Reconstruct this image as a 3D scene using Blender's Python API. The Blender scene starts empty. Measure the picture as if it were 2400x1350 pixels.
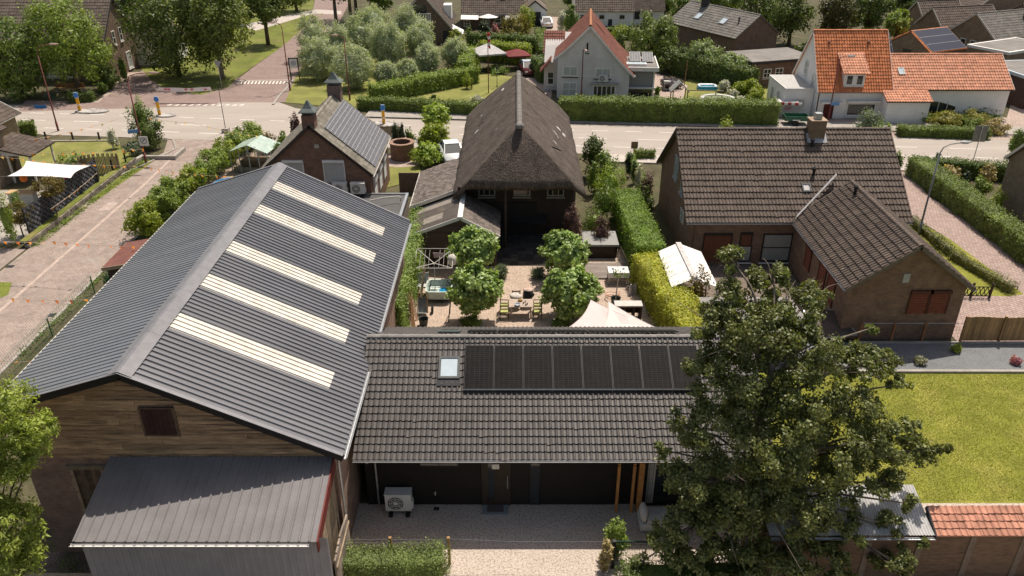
import bpy, math, random
import numpy as np
from mathutils import Vector, Matrix
sc = bpy.context.scene
R = math.radians
# ---------------------------------------------------------------- camera, sky, sun, exposure
PITCH, FPX, CAMH = R(28.1), 1866.0, 22.0
cd = bpy.data.cameras.new('camera'); cam = bpy.data.objects.new('camera', cd); sc.collection.objects.link(cam)
cd.sensor_width = 36; cd.lens = 36 * FPX / 2400; cd.clip_end = 3000; cd.clip_start = .5
cam.location = (0, 0, CAMH); cam.rotation_euler = (math.pi / 2 - PITCH, 0, 0); sc.camera = cam
SUN_EL, SUN_AZ = R(64), R(28)          # azimuth measured from +Y towards +X
w = bpy.data.worlds.new('World'); sc.world = w; w.use_nodes = True
nt = w.node_tree; bg = nt.nodes['Background']; sky = nt.nodes.new('ShaderNodeTexSky')
sky.sky_type = 'NISHITA'; sky.sun_disc = False; sky.sun_elevation = SUN_EL; sky.sun_rotation = SUN_AZ
sky.air_density = 1.0; sky.dust_density = 2.0; sky.ozone_density = 1.0
tint = nt.nodes.new('ShaderNodeVectorMath'); tint.operation = 'MULTIPLY'; tint.inputs[1].default_value = (1.12, .97, .80)     # warm white balance of the photograph
nt.links.new(sky.outputs[0], tint.inputs[0]); nt.links.new(tint.outputs[0], bg.inputs[0]); bg.inputs[1].default_value = 0.125
sd = bpy.data.lights.new('sun', 'SUN'); so = bpy.data.objects.new('sun', sd); sc.collection.objects.link(so)
sd.energy = 5.0; sd.angle = R(.53); sd.color = (1, .92, .81)
so.rotation_euler = Vector((-math.sin(SUN_AZ) * math.cos(SUN_EL), -math.cos(SUN_AZ) * math.cos(SUN_EL), -math.sin(SUN_EL))).to_track_quat('-Z', 'Y').to_euler()
so.location = (30, 60, 80)
vs = sc.view_settings; vs.view_transform = 'Standard'; vs.look = 'None'; vs.gamma = 1; vs.use_curve_mapping = False; vs.exposure = 0.1
sc.cycles.max_bounces = 6; sc.cycles.diffuse_bounces = 2; sc.cycles.glossy_bounces = 2; sc.cycles.transmission_bounces = 3; sc.cycles.transparent_max_bounces = 6
sc.cycles.use_adaptive_sampling = True; sc.cycles.adaptive_threshold = .02

# ---------------------------------------------------------------- helpers
_c, _s = math.cos(PITCH), math.sin(PITCH)
def _ray(x, y):
    u, v = x - 1200, y - 675
    return u, FPX * _c - v * _s, -FPX * _s - v * _c
def g(x, y, z=0.0):
    """survey point: where the sight line of a photo pixel meets height z"""
    r = _ray(x, y); t = (z - CAMH) / r[2]
    return Vector((r[0] * t, r[1] * t, z))
def gy(x, y, Y):
    r = _ray(x, y); t = Y / r[1]
    return Vector((r[0] * t, Y, CAMH + r[2] * t))
rng = np.random.default_rng(7); random.seed(7)
COL = sc.collection.objects
Z = Vector((0, 0, 1)); X_ = Vector((1, 0, 0)); Y_ = Vector((0, 1, 0))
V = Vector

def _nd(nt, t, **k):
    n = nt.nodes.new(t)
    for a, b in k.items(): setattr(n, a, b)
    return n
MATS = {}
def _scale_col(nt, col, fac):
    n = _nd(nt, 'ShaderNodeVectorMath', operation='SCALE'); nt.links.new(col, n.inputs[0]); nt.links.new(fac, n.inputs['Scale']); return n.outputs[0]
def _range(nt, x, a, b):
    n = _nd(nt, 'ShaderNodeMapRange'); n.inputs[3].default_value = a; n.inputs[4].default_value = b; nt.links.new(x, n.inputs[0]); return n.outputs[0]
def _noise(nt, scale, detail=3, rough=.6, vec=None):
    n = _nd(nt, 'ShaderNodeTexNoise'); n.inputs['Scale'].default_value = scale; n.inputs['Detail'].default_value = detail; n.inputs['Roughness'].default_value = rough
    if vec is None: vec = _nd(nt, 'ShaderNodeNewGeometry').outputs['Position']
    nt.links.new(vec, n.inputs['Vector']); return n.outputs[0]
def _rand(nt):
    a = _nd(nt, 'ShaderNodeNewGeometry').outputs['Random Per Island']; b = _nd(nt, 'ShaderNodeObjectInfo').outputs['Random']
    s = _nd(nt, 'ShaderNodeMath', operation='ADD'); nt.links.new(a, s.inputs[0]); nt.links.new(b, s.inputs[1])
    f = _nd(nt, 'ShaderNodeMath', operation='FRACT'); nt.links.new(s.outputs[0], f.inputs[0]); return f.outputs[0]
def _rgb(nt, c):
    n = _nd(nt, 'ShaderNodeRGB'); n.outputs[0].default_value = (*c, 1); return n.outputs[0]
def _mix(nt, f, a, b):
    n = _nd(nt, 'ShaderNodeMix', data_type='RGBA'); nt.links.new(f, n.inputs[0]); nt.links.new(a, n.inputs[6]); nt.links.new(b, n.inputs[7]); return n.outputs[2]
def M(name, c, rough=.8, var=.2, scale=4, bump=0, bscale=40, spec=.3, metal=0, isl=0, c2=None, c2scale=1.5, c2lo=.5, c2hi=.75, stretch=None, fine=.12, fscale=60, spots=None):
    """general weathered surface: base colour, patchy second colour, broad and fine variation, piece-to-piece variation"""
    if name in MATS: return MATS[name]
    m = bpy.data.materials.new(name); m.use_nodes = True; nt = m.node_tree; p = nt.nodes['Principled BSDF']
    vec = None
    if stretch:
        mp = _nd(nt, 'ShaderNodeMapping'); mp.inputs['Scale'].default_value = stretch
        nt.links.new(_nd(nt, 'ShaderNodeNewGeometry').outputs['Position'], mp.inputs[0]); vec = mp.outputs[0]
    col = _rgb(nt, c)
    if c2:
        col = _mix(nt, _nr(nt, _noise(nt, c2scale, 5, .65, vec), c2lo, c2hi), col, _rgb(nt, c2))
    if var: col = _scale_col(nt, col, _nr2(nt, _noise(nt, scale, 4, .6, vec), 1 - var, 1 + var))
    if fine: col = _scale_col(nt, col, _nr2(nt, _noise(nt, fscale, 2, .7, vec), 1 - fine, 1 + fine))
    if isl: col = _scale_col(nt, col, _range(nt, _rand(nt), 1 - isl, 1 + isl))
    if spots: col = _mix(nt, _nr(nt, _noise(nt, spots[1], 3, .75), spots[2], spots[2] + .05), col, _rgb(nt, spots[0]))
    nt.links.new(col, p.inputs['Base Color'])
    p.inputs['Roughness'].default_value = rough; p.inputs['Metallic'].default_value = metal; p.inputs['Specular IOR Level'].default_value = spec
    if bump:
        b = _nd(nt, 'ShaderNodeBump'); b.inputs['Strength'].default_value = 1; b.inputs['Distance'].default_value = bump
        nt.links.new(_noise(nt, bscale, 3, .6, vec), b.inputs['Height']); nt.links.new(b.outputs[0], p.inputs['Normal'])
    MATS[name] = m; return m
def _nr(nt, x, lo, hi):
    n = _nd(nt, 'ShaderNodeMapRange'); n.inputs[1].default_value = lo; n.inputs[2].default_value = hi; nt.links.new(x, n.inputs[0]); return n.outputs[0]
def _nr2(nt, x, a, b):
    n = _nd(nt, 'ShaderNodeMapRange'); n.inputs[1].default_value = .3; n.inputs[2].default_value = .7; n.inputs[3].default_value = a; n.inputs[4].default_value = b; nt.links.new(x, n.inputs[0]); return n.outputs[0]
def MBRICK(name, c1, c2, mortar, bw=.215, rh=.065, ms=.011, rough=.9, var=.22, rot=0, offset=.5, bump=.004, scale=2.0, dirt=None):
    if name in MATS: return MATS[name]
    m = bpy.data.materials.new(name); m.use_nodes = True; nt = m.node_tree; p = nt.nodes['Principled BSDF']
    uv = _nd(nt, 'ShaderNodeUVMap').outputs[0]
    if rot:
        mp = _nd(nt, 'ShaderNodeMapping'); mp.inputs['Rotation'].default_value = (0, 0, rot); nt.links.new(uv, mp.inputs[0]); uv = mp.outputs[0]
    b = _nd(nt, 'ShaderNodeTexBrick'); b.offset = offset
    b.inputs['Color1'].default_value = (*c1, 1); b.inputs['Color2'].default_value = (*c2, 1); b.inputs['Mortar'].default_value = (*mortar, 1)
    b.inputs['Scale'].default_value = 1; b.inputs['Mortar Size'].default_value = ms; b.inputs['Mortar Smooth'].default_value = .3; b.inputs['Brick Width'].default_value = bw; b.inputs['Row Height'].default_value = rh
    nt.links.new(uv, b.inputs['Vector'])
    col = b.outputs[0]
    if dirt: col = _mix(nt, _nr(nt, _noise(nt, .35, 5, .65), .45, .75), col, _rgb(nt, dirt))
    col = _scale_col(nt, col, _nr2(nt, _noise(nt, scale, 4, .65), 1 - var, 1 + var))
    col = _scale_col(nt, col, _nr2(nt, _noise(nt, 25, 2, .7), .86, 1.14))
    nt.links.new(col, p.inputs['Base Color']); p.inputs['Roughness'].default_value = rough; p.inputs['Specular IOR Level'].default_value = .25
    if bump:
        bm = _nd(nt, 'ShaderNodeBump', invert=True); bm.inputs['Distance'].default_value = bump
        nt.links.new(b.outputs['Fac'], bm.inputs['Height']); nt.links.new(bm.outputs[0], p.inputs['Normal'])
    MATS[name] = m; return m
def MLEAF(name, c, c2=None, isl=.35, trans=.3, rough=.5, spec=.35):
    if name in MATS: return MATS[name]
    m = bpy.data.materials.new(name); m.use_nodes = True; nt = m.node_tree; p = nt.nodes['Principled BSDF']; out = nt.nodes['Material Output']
    c2 = c2 or (c[0] * 1.5, c[1] * 1.25, c[2] * .9)
    r = _rand(nt)
    col = _mix(nt, r, _rgb(nt, c), _rgb(nt, c2))
    col = _scale_col(nt, col, _nr2(nt, _noise(nt, 1.3, 3, .6), 1 - isl, 1 + isl))
    nt.links.new(col, p.inputs['Base Color']); p.inputs['Roughness'].default_value = rough; p.inputs['Specular IOR Level'].default_value = spec
    t = _nd(nt, 'ShaderNodeBsdfTranslucent')
    tc = _nd(nt, 'ShaderNodeVectorMath', operation='MULTIPLY'); tc.inputs[1].default_value = (1.3, 1.35, .5); nt.links.new(col, tc.inputs[0]); nt.links.new(tc.outputs[0], t.inputs[0])
    mx = _nd(nt, 'ShaderNodeMixShader'); mx.inputs[0].default_value = trans
    nt.links.new(p.outputs[0], mx.inputs[1]); nt.links.new(t.outputs[0], mx.inputs[2]); nt.links.new(mx.outputs[0], out.inputs[0])
    MATS[name] = m; return m
def MGLASS(name, c, rough=.06, spec=.7):
    return M(name, c, rough=rough, var=.25, scale=1.2, spec=spec, fine=0)

# mesh builder
class MB:
    def __init__(s): s.v = []; s.f = []
    def add(s, vs, fs):
        n = len(s.v); s.v += [tuple(v) for v in vs]; s.f += [tuple(i + n for i in f) for f in fs]; return s
    def bx(s, x0, x1, y0, y1, z0, z1):
        return s.add([(x0, y0, z0), (x1, y0, z0), (x1, y1, z0), (x0, y1, z0), (x0, y0, z1), (x1, y0, z1), (x1, y1, z1), (x0, y1, z1)],
                     [(0, 3, 2, 1), (4, 5, 6, 7), (0, 1, 5, 4), (1, 2, 6, 5), (2, 3, 7, 6), (3, 0, 4, 7)])
    def box(s, c, d, rot=None):
        h = [q / 2 for q in d]; m = rot or Matrix.Identity(3)
        vs = [V(c) + m @ V((x * h[0], y * h[1], z * h[2])) for z in (-1, 1) for x, y in ((-1, -1), (1, -1), (1, 1), (-1, 1))]
        return s.add(vs, [(0, 3, 2, 1), (4, 5, 6, 7), (0, 1, 5, 4), (1, 2, 6, 5), (2, 3, 7, 6), (3, 0, 4, 7)])
    def beam(s, a, b, w, h, up=Z):
        a, b = V(a), V(b); d = (b - a).normalized()
        if abs(d.dot(up)) > .99: up = Y_
        sx = d.cross(up).normalized() * w / 2; uz = sx.cross(d).normalized() * h / 2
        vs = [p + i * sx + j * uz for p in (a, b) for i, j in ((-1, -1), (1, -1), (1, 1), (-1, 1))]
        return s.add(vs, [(0, 1, 2, 3)[::-1], (4, 5, 6, 7), (0, 1, 5, 4), (1, 2, 6, 5), (2, 3, 7, 6), (3, 0, 4, 7)])
    def quad(s, *p): return s.add(p, [tuple(range(len(p)))])
    def slab(s, pts, t):
        pts = [V(p) for p in pts]; n = (pts[1] - pts[0]).cross(pts[2] - pts[0]).normalized(); k = len(pts)
        vs = pts + [p - n * t for p in pts]
        fs = [tuple(range(k)), tuple(range(2 * k - 1, k - 1, -1))] + [(i, i + k, (i + 1) % k + k, (i + 1) % k) for i in range(k)]
        return s.add(vs, fs)
    def tube(s, pts, r, n=6, r2=None, cap=True):
        pts = [V(p) for p in pts]; k = len(pts); vs = []; fs = []
        ref = None
        for i, p in enumerate(pts):
            d = (pts[min(i + 1, k - 1)] - pts[max(i - 1, 0)]).normalized()
            if ref is None: ref = X_ if abs(d.x) < .9 else Y_
            a = d.cross(ref).normalized(); b = d.cross(a).normalized(); ref = -b.cross(d) if False else ref
            rr = r if r2 is None else r + (r2 - r) * i / max(1, k - 1)
            vs += [p + rr * (math.cos(2 * math.pi * j / n) * a + math.sin(2 * math.pi * j / n) * b) for j in range(n)]
        for i in range(k - 1):
            fs += [(i * n + j, i * n + (j + 1) % n, (i + 1) * n + (j + 1) % n, (i + 1) * n + j) for j in range(n)]
        if cap: fs += [tuple(range(n))[::-1], tuple(range((k - 1) * n, k * n))]
        return s.add(vs, fs)
    def lathe(s, prof, n=16, c=(0, 0, 0), sx=1, sy=1):
        vs = []; fs = []; k = len(prof)
        for r, z in prof: vs += [(c[0] + sx * r * math.cos(2 * math.pi * j / n), c[1] + sy * r * math.sin(2 * math.pi * j / n), c[2] + z) for j in range(n)]
        for i in range(k - 1): fs += [(i * n + j, i * n + (j + 1) % n, (i + 1) * n + (j + 1) % n, (i + 1) * n + j) for j in range(n)]
        fs += [tuple(range(n))[::-1], tuple(range((k - 1) * n, k * n))]
        return s.add(vs, fs)
    def prism(s, poly, y0, y1, axis='y'):
        """poly in (x,z) pushed along y, or in (y,z) pushed along x"""
        k = len(poly)
        if axis == 'y': vs = [(a, y0, b) for a, b in poly] + [(a, y1, b) for a, b in poly]
        elif axis == 'x': vs = [(y0, a, b) for a, b in poly] + [(y1, a, b) for a, b in poly]
        else: vs = [(a, b, y0) for a, b in poly] + [(a, b, y1) for a, b in poly]
        return s.add(vs, [tuple(range(k)), tuple(range(2 * k - 1, k - 1, -1))] + [(i, (i + 1) % k, (i + 1) % k + k, i + k)[::-1] for i in range(k)])
    def blob(s, c, r, n=10, m=6, jit=0):
        vs = []; fs = []
        for i in range(m + 1):
            th = math.pi * i / m
            for j in range(n):
                ph = 2 * math.pi * j / n; q = 1 + jit * (random.random() - .5)
                vs.append((c[0] + r[0] * q * math.sin(th) * math.cos(ph), c[1] + r[1] * q * math.sin(th) * math.sin(ph), c[2] + r[2] * q * math.cos(th)))
        for i in range(m): fs += [(i * n + j, (i + 1) * n + j, (i + 1) * n + (j + 1) % n, i * n + (j + 1) % n) for j in range(n)]
        return s.add(vs, fs)
    def mesh(s, name, mat, smooth=False, fix=True):
        me = bpy.data.meshes.new(name); me.from_pydata(s.v, [], s.f)
        me.materials.append(mat)
        if fix and len(s.f) < 20000:
            import bmesh
            bm = bmesh.new(); bm.from_mesh(me); bmesh.ops.recalc_face_normals(bm, faces=bm.faces); bm.to_mesh(me); bm.free()
        autouv(me)
        if smooth: me.polygons.foreach_set('use_smooth', [True] * len(me.polygons))
        me.update(); return me
    def build(s, name, mat, parent=None, smooth=False, kind=None, label=None, fix=True):
        return obj(name, s.mesh(name, mat, smooth, fix), parent, kind, label)
def autouv(me):
    n = len(me.loops)
    if not n: return
    co = np.empty(len(me.vertices) * 3); me.vertices.foreach_get('co', co); co = co.reshape(-1, 3)
    li = np.empty(n, dtype=np.int32); me.loops.foreach_get('vertex_index', li)
    nr = np.empty(len(me.polygons) * 3); me.polygons.foreach_get('normal', nr); nr = nr.reshape(-1, 3)
    lt = np.empty(len(me.polygons), dtype=np.int32); me.polygons.foreach_get('loop_total', lt)
    ln = np.repeat(nr, lt, axis=0); p = co[li]
    t = np.stack([-ln[:, 1], ln[:, 0]], 1); L = np.linalg.norm(t, axis=1); flat = L < .35
    t = t / np.maximum(L, 1e-6)[:, None]
    u = np.where(flat, p[:, 0], p[:, 0] * t[:, 0] + p[:, 1] * t[:, 1]); v = np.where(flat, p[:, 1], p[:, 2])
    uv = me.uv_layers.new(name='UVMap'); uv.data.foreach_set('uv', np.stack([u, v], 1).astype(np.float32).ravel())
def obj(name, me, parent=None, kind=None, label=None):
    o = bpy.data.objects.new(name, me); COL.link(o)
    if parent is not None: o.parent = parent
    if kind: o['kind'] = kind
    if label: o['label'] = label
    return o
def tag(o, label, cat, group=None, kind=None):
    o['label'] = label; o['category'] = cat
    if group: o['group'] = group
    if kind: o['kind'] = kind
    return o
def thing(name, label, cat, loc=(0, 0, 0), rz=0, group=None):
    o = bpy.data.objects.new(name, None); COL.link(o); o.location = loc; o.rotation_euler = (0, 0, rz); o.empty_display_size = .2
    return tag(o, label, cat, group)
def dup(root, loc, rz=None, label=None, scale=None):
    r = root.copy(); COL.link(r); r.location = loc
    if rz is not None: r.rotation_euler = (0, 0, rz)
    if label: r['label'] = label
    if scale: r.scale = scale
    for ch in root.children:
        c = ch.copy(); COL.link(c); c.parent = r
        for q in ch.children:
            d = q.copy(); COL.link(d); d.parent = c
    return r
def qmesh(name, verts, quads, mat, smooth=False):
    """fast mesh of quads from numpy arrays"""
    me = bpy.data.meshes.new(name); verts = np.asarray(verts, np.float32); quads = np.asarray(quads, np.int32)
    me.vertices.add(len(verts)); me.vertices.foreach_set('co', verts.ravel())
    me.loops.add(quads.size); me.loops.foreach_set('vertex_index', quads.ravel())
    me.polygons.add(len(quads)); me.polygons.foreach_set('loop_start', np.arange(0, quads.size, 4, dtype=np.int32))
    try: me.polygons.foreach_set('loop_total', np.full(len(quads), 4, np.int32))
    except Exception: pass
    me.materials.append(mat); me.update(calc_edges=True)
    me.polygons.foreach_set('use_smooth', np.full(len(quads), smooth, bool))
    return me
# ---------------------------------------------------------------- foliage
def unit(a): return a / np.maximum(np.linalg.norm(a, axis=1, keepdims=True), 1e-6)
def leaf_arrays(P, out, size, aspect=.55, spread=.8, droop=0.0):
    n = len(P); P = np.asarray(P); nrm = unit(out + rng.normal(0, spread, (n, 3)) + np.array([0, 0, .25]))
    d = unit(np.cross(nrm, rng.normal(0, 1, (n, 3)))); d[:, 2] -= droop; d = unit(d); b = unit(np.cross(nrm, d)); nrm = np.cross(d, b)
    L = size * rng.uniform(.6, 1.3, (n, 1)); W = L * aspect / 2
    m = P + d * L * .45 - nrm * L * .10
    vs = np.stack([P - nrm * L * .02, m + b * W, P + d * L - nrm * L * .12, m - b * W], 1).reshape(-1, 3)
    return vs, np.arange(4 * n).reshape(-1, 4)
def leaves(name, P, out, size, mat, parent=None, aspect=.55, spread=.55, droop=0.0, kind=None, extra=None):
    vs, qs = leaf_arrays(P, out, size, aspect, spread, droop)
    if extra is not None:
        qs = np.concatenate([qs, np.asarray(extra[1]) + len(vs)]); vs = np.concatenate([vs, extra[0]])
    return obj(name, qmesh(name, vs, qs, mat), parent, kind)
def clumps(c, r, n, k=40, cs=.25, lo=.5, zmin=None, flat=0):
    """leaf positions gathered in k clumps through an ellipsoid; returns points and outward directions"""
    c = np.asarray(c, float); r = np.asarray(r, float)
    d = unit(rng.normal(0, 1, (k, 3))); rad = rng.uniform(lo ** 2, 1, (k, 1)) ** .5
    ctr = c + d * rad * r * (1 - cs * .6)
    w = rng.uniform(.5, 1.5, k); idx = rng.choice(k, n, p=w / w.sum())
    q = unit(rng.normal(0, 1, (n, 3))) * rng.uniform(.1, 1, (n, 1)) ** .45
    P = ctr[idx] + q * (cs * r) * rng.uniform(.7, 1.2, (n, 1))
    out = unit(.6 * q + .7 * unit((P - c) / r))
    if zmin is not None:
        ok = P[:, 2] > zmin; P, out = P[ok], out[ok]
    return P, out
def core_box(x0, x1, y0, y1, z0, z1):  # solid core added inside each hedge to block light between the leaves
    v = np.array([(x, y, z) for z in (z0, z1) for x, y in ((x0, y0), (x1, y0), (x1, y1), (x0, y1))], float)
    return v, np.array([(0, 3, 2, 1), (4, 5, 6, 7), (0, 1, 5, 4), (1, 2, 6, 5), (2, 3, 7, 6), (3, 0, 4, 7)])
def hedge(name, label, p0, p1, w, h, mat, size=.09, dens=260, rough=.09, cat='hedge', group=None, wave=.12, z0=0):
    """clipped hedge from p0 to p1: leaves over an added light-blocking box, with an uneven skin"""
    p0, p1 = np.array(p0[:2], float), np.array(p1[:2], float); L = np.linalg.norm(p1 - p0); ang = math.atan2(*(p1 - p0)[::-1])
    n_top, n_s, n_e = int(dens * L * w), int(dens * .8 * L * h), int(dens * .8 * w * h)
    pts = []; outs = []
    def put(n, f, o):
        q = f(rng.uniform(0, 1, n), rng.uniform(0, 1, n)); pts.append(q); outs.append(np.tile(np.array(o, float), (len(q), 1)))
    put(n_top, lambda a, b: np.stack([a * L, (b - .5) * w, np.full_like(a, h)], 1), (0, 0, 1))
    for sgn in (-1, 1): put(n_s, lambda a, b: np.stack([a * L, np.full_like(a, sgn * w / 2), b * h], 1), (0, sgn, .2))
    for e in (0, 1): put(n_e, lambda a, b: np.stack([np.full_like(a, e * L), (a - .5) * w, b * h], 1), (2 * e - 1, 0, .2))
    P = np.concatenate(pts); O = np.concatenate(outs)
    wv = wave * (np.sin(P[:, 0] * 1.7 + P[:, 2] * 2.1) * .5 + np.sin(P[:, 0] * 4.1 + 1.3 * P[:, 1]) * .35 + np.sin(P[:, 0] * .6 + 4) * .4)
    P = P + O * (wv + rng.normal(-rough * .6, rough, len(P)))[:, None]
    sh = rng.random(len(P)) < .035; P[sh] += O[sh] * rng.uniform(.08, .32, (sh.sum(), 1)) + np.array([0, 0, .06])
    o = leaves(name, P, O, size, mat, None, extra=core_box(.1, L - .1, -w / 2 + .14, w / 2 - .14, 0, h - .16))
    o.location = (p0[0], p0[1], z0); o.rotation_euler = (0, 0, ang)
    return tag(o, label, cat, group)
def bush(name, label, c, r, mat, n=900, size=.1, cat='bush', group=None, k=28, cs=.3, aspect=.55, lo=.6, core=.45, droop=0, z0=0):
    """loc at the ground below the crown; r = radii (x, y, z), crown from z0 upward"""
    P, O = clumps((0, 0, z0 + r[2] * .9), r, n, k, cs, lo, zmin=.02)
    mb = MB(); mb.blob((0, 0, z0 + r[2] * .85), (r[0] * core, r[1] * core, r[2] * core), 8, 6)
    ev = np.array(mb.v); eq = np.array(mb.f)
    o = leaves(name, P, O, size, mat, None, aspect, extra=(ev, eq), droop=droop)
    o.location = (c[0], c[1], c[2] if len(c) > 2 else 0)
    return tag(o, label, cat, group)
def tree(name, label, base, trunk_h, crown_c, crown_r, mat, bark, n=6000, size=.2, k=60, cs=.28, group=None, tr=.18, cat='tree', limbs=5, aspect=.55, lo=.45, droop=0, lean=(0, 0), blobs=None):
    T = thing(name, label, cat, base, 0, group)
    mb = MB(); cc = V(crown_c)
    top = V((cc.x * .6 + lean[0], cc.y * .6 + lean[1], trunk_h)); 
    mb.tube([(0, 0, -.1), (top.x * .3, top.y * .3, trunk_h * .5), top], tr, 7, tr * .7)
    for i in range(limbs):
        a = 2 * math.pi * i / limbs + .4; e = V((cc.x + crown_r[0] * .6 * math.cos(a), cc.y + crown_r[1] * .6 * math.sin(a), cc.z + crown_r[2] * (.3 + .3 * math.sin(3 * a))))
        mid = (top + e) / 2 + V((0, 0, .1 * crown_r[2])); mb.tube([top, mid, e], tr * .5, 5, tr * .12)
    mb.tube([top, cc + V((0, 0, crown_r[2] * .6))], tr * .65, 6, tr * .15)
    mb.build('trunk', bark, T, True)
    bl = blobs or [(crown_c, crown_r, 1.0)]; PP = []; OO = []
    for c, r, f in bl:
        P, O = clumps(c, r, int(n * f), max(8, int(k * f)), cs, lo, zmin=.3); PP.append(P); OO.append(O)
    leaves('crown', np.concatenate(PP), np.concatenate(OO), size, mat, T, aspect, droop=droop)
    return T
# ---------------------------------------------------------------- roofs
def tile_mesh(w, l, amp, th, mat, n='pan', name='roof_tile'):
    prof = [(0, .35), (.12, 0), (.45, 0), (.6, .25), (.74, .9), (.88, 1), (1.02, .35)] if n == 'pan' else [(0, .2), (.4, 0), (.7, 1), (1.0, .2)]
    k = len(prof); mb = MB()
    vs = [(u * w, -.01, z * amp + th) for u, z in prof] + [(u * w, l * 1.08, z * amp) for u, z in prof] + [(u * w, -.01, z * amp - .012) for u, z in prof]
    fs = [(i, i + 1, k + i + 1, k + i) for i in range(k - 1)] + [(2 * k + i, 2 * k + i + 1, i + 1, i) for i in range(k - 1)]
    mb.add(vs, fs); return mb.mesh(name, mat, False, False)
def tile_roof(roof, O, U, Vv, Lu, Lv, w, l, amp, th, mat, kind='pan', limit=0, skip=None, jit=.004, name='roof_tile'):
    O, U, Vv = V(O), V(U).normalized(), V(Vv).normalized(); N = U.cross(Vv); nc = int(round(Lu / w)); nr = int(round(Lv / l)); w = Lu / nc; l = Lv / nr
    me = tile_mesh(w, l, amp, th, mat, kind, name); co = np.array([v.co[:] for v in me.vertices]); fq = np.array([p.vertices[:] for p in me.polygons])
    B = np.array([U[:], Vv[:], N[:]]); rot = Matrix((U, Vv, N)).transposed().to_4x4(); done = 0; acc = []
    for i in range(nr):
        for j in range(nc):
            if skip and skip((j + .5) * w, (i + .5) * l): continue
            dz = random.uniform(-jit, jit); sl = -.035 if random.random() < .012 else 0; p = O + U * (j * w + random.uniform(-jit, jit)) + Vv * (i * l + sl + random.uniform(-jit, jit)) + N * dz
            if done < limit:
                o = bpy.data.objects.new(name, me); COL.link(o); o.parent = roof; o.matrix_local = Matrix.Translation(p) @ rot; done += 1
            else: acc.append((co + rng.uniform(-jit, jit, (1, 3)) * .5) @ B + np.array(p[:]))
    if acc:
        n = len(acc); vs = np.concatenate(acc); qs = (fq[None] + (np.arange(n) * len(co))[:, None, None]).reshape(-1, 4)
        obj(name + 's', qmesh(name + 's', vs, qs, mat), roof, 'stuff')
def ridge_caps(roof, a, b, r, mat, step=.33, name='ridge_tile', n=5, limit=300):
    a, b = V(a), V(b); d = (b - a); L = d.length; d.normalize(); k = max(1, int(round(L / step))); st = L / k
    side = d.cross(Z).normalized(); up = side.cross(d); mb = MB(); vs = []
    for q, rr in ((0, r * 1.12), (st * .22, r * 1.12), (st * .24, r), (st * 1.04, r)):
        vs += [d * q + side * rr * math.cos(math.pi * j / n) + up * (rr * .8 * math.sin(math.pi * j / n) - r * .25) for j in range(n + 1)]
    m = n + 1; fs = [(i * m + j, i * m + j + 1, (i + 1) * m + j + 1, (i + 1) * m + j) for i in range(3) for j in range(n)]
    mb.add(vs, fs); me = mb.mesh(name, mat, False)
    for i in range(min(k, limit)):
        o = obj(name, me, roof); o.location = a + d * (i * st) + V((0, 0, random.uniform(-.006, .006)))
def gutter(T, a, b, mat, r=.06, name='gutter'):
    a, b = V(a), V(b); d = (b - a).normalized(); side = d.cross(Z).normalized(); n = 6; vs = []
    for p in (a, b):
        vs += [p + side * r * math.cos(math.pi * j / n) - Z * r * math.sin(math.pi * j / n) for j in range(n + 1)]
        vs += [p + side * r * .82 * math.cos(math.pi * j / n) - Z * r * .82 * math.sin(math.pi * j / n) for j in range(n + 1)]
    m = n + 1; q = 2 * m; fs = []
    for j in range(n): fs += [(j, j + 1, q + j + 1, q + j), (m + j, q + m + j, q + m + j + 1, m + j + 1)]
    fs += [(0, q, q + m, m), (n, m + n, q + m + n, q + n)] + [(j, m + j, m + j + 1, j + 1) for j in range(n)] + [(q + j, q + j + 1, q + m + j + 1, q + m + j) for j in range(n)]
    mb = MB(); mb.add(vs, fs); return mb.build(name, mat, T)
# ---------------------------------------------------------------- openings
def win(T, P, U, w, h, nx=2, ny=1, fr=.08, mat=None, pane=None, name='window', sill=True, d=.07, sillmat=None, head=None):
    P, U = V(P), V(U).normalized(); N = U.cross(Z); mb = MB()
    def bar(u0, u1, z0, z1, dd=d):
        a = [P + U * u + Z * zz + N * q for q in (-.02, dd) for u, zz in ((u0, z0), (u1, z0), (u1, z1), (u0, z1))]
        mb.add(a, [(0, 3, 2, 1), (4, 5, 6, 7), (0, 1, 5, 4), (1, 2, 6, 5), (2, 3, 7, 6), (3, 0, 4, 7)])
    bar(0, fr, 0, h); bar(w - fr, w, 0, h); bar(fr, w - fr, 0, fr); bar(fr, w - fr, h - fr, h)
    for i in range(1, nx): bar(w * i / nx - fr * .35, w * i / nx + fr * .35, fr, h - fr, d * .9)
    for i in range(1, ny): bar(fr, w - fr, h * i / ny - fr * .3, h * i / ny + fr * .3, d * .8)
    o = mb.build(name, mat, T)
    q = MB(); q.quad(*[P + N * .018 + U * u + Z * zz for u, zz in ((fr * .5, fr * .5), (w - fr * .5, fr * .5), (w - fr * .5, h - fr * .5), (fr * .5, h - fr * .5))]); q.build('pane', pane, o)
    if sill:
        s = MB(); a = P - U * .06 - Z * .07; s.slab([a + N * .14, a + N * .14 + U * (w + .12), a + U * (w + .12), a], .06); s.build('sill', sillmat or mat, o)
    return o
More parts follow.
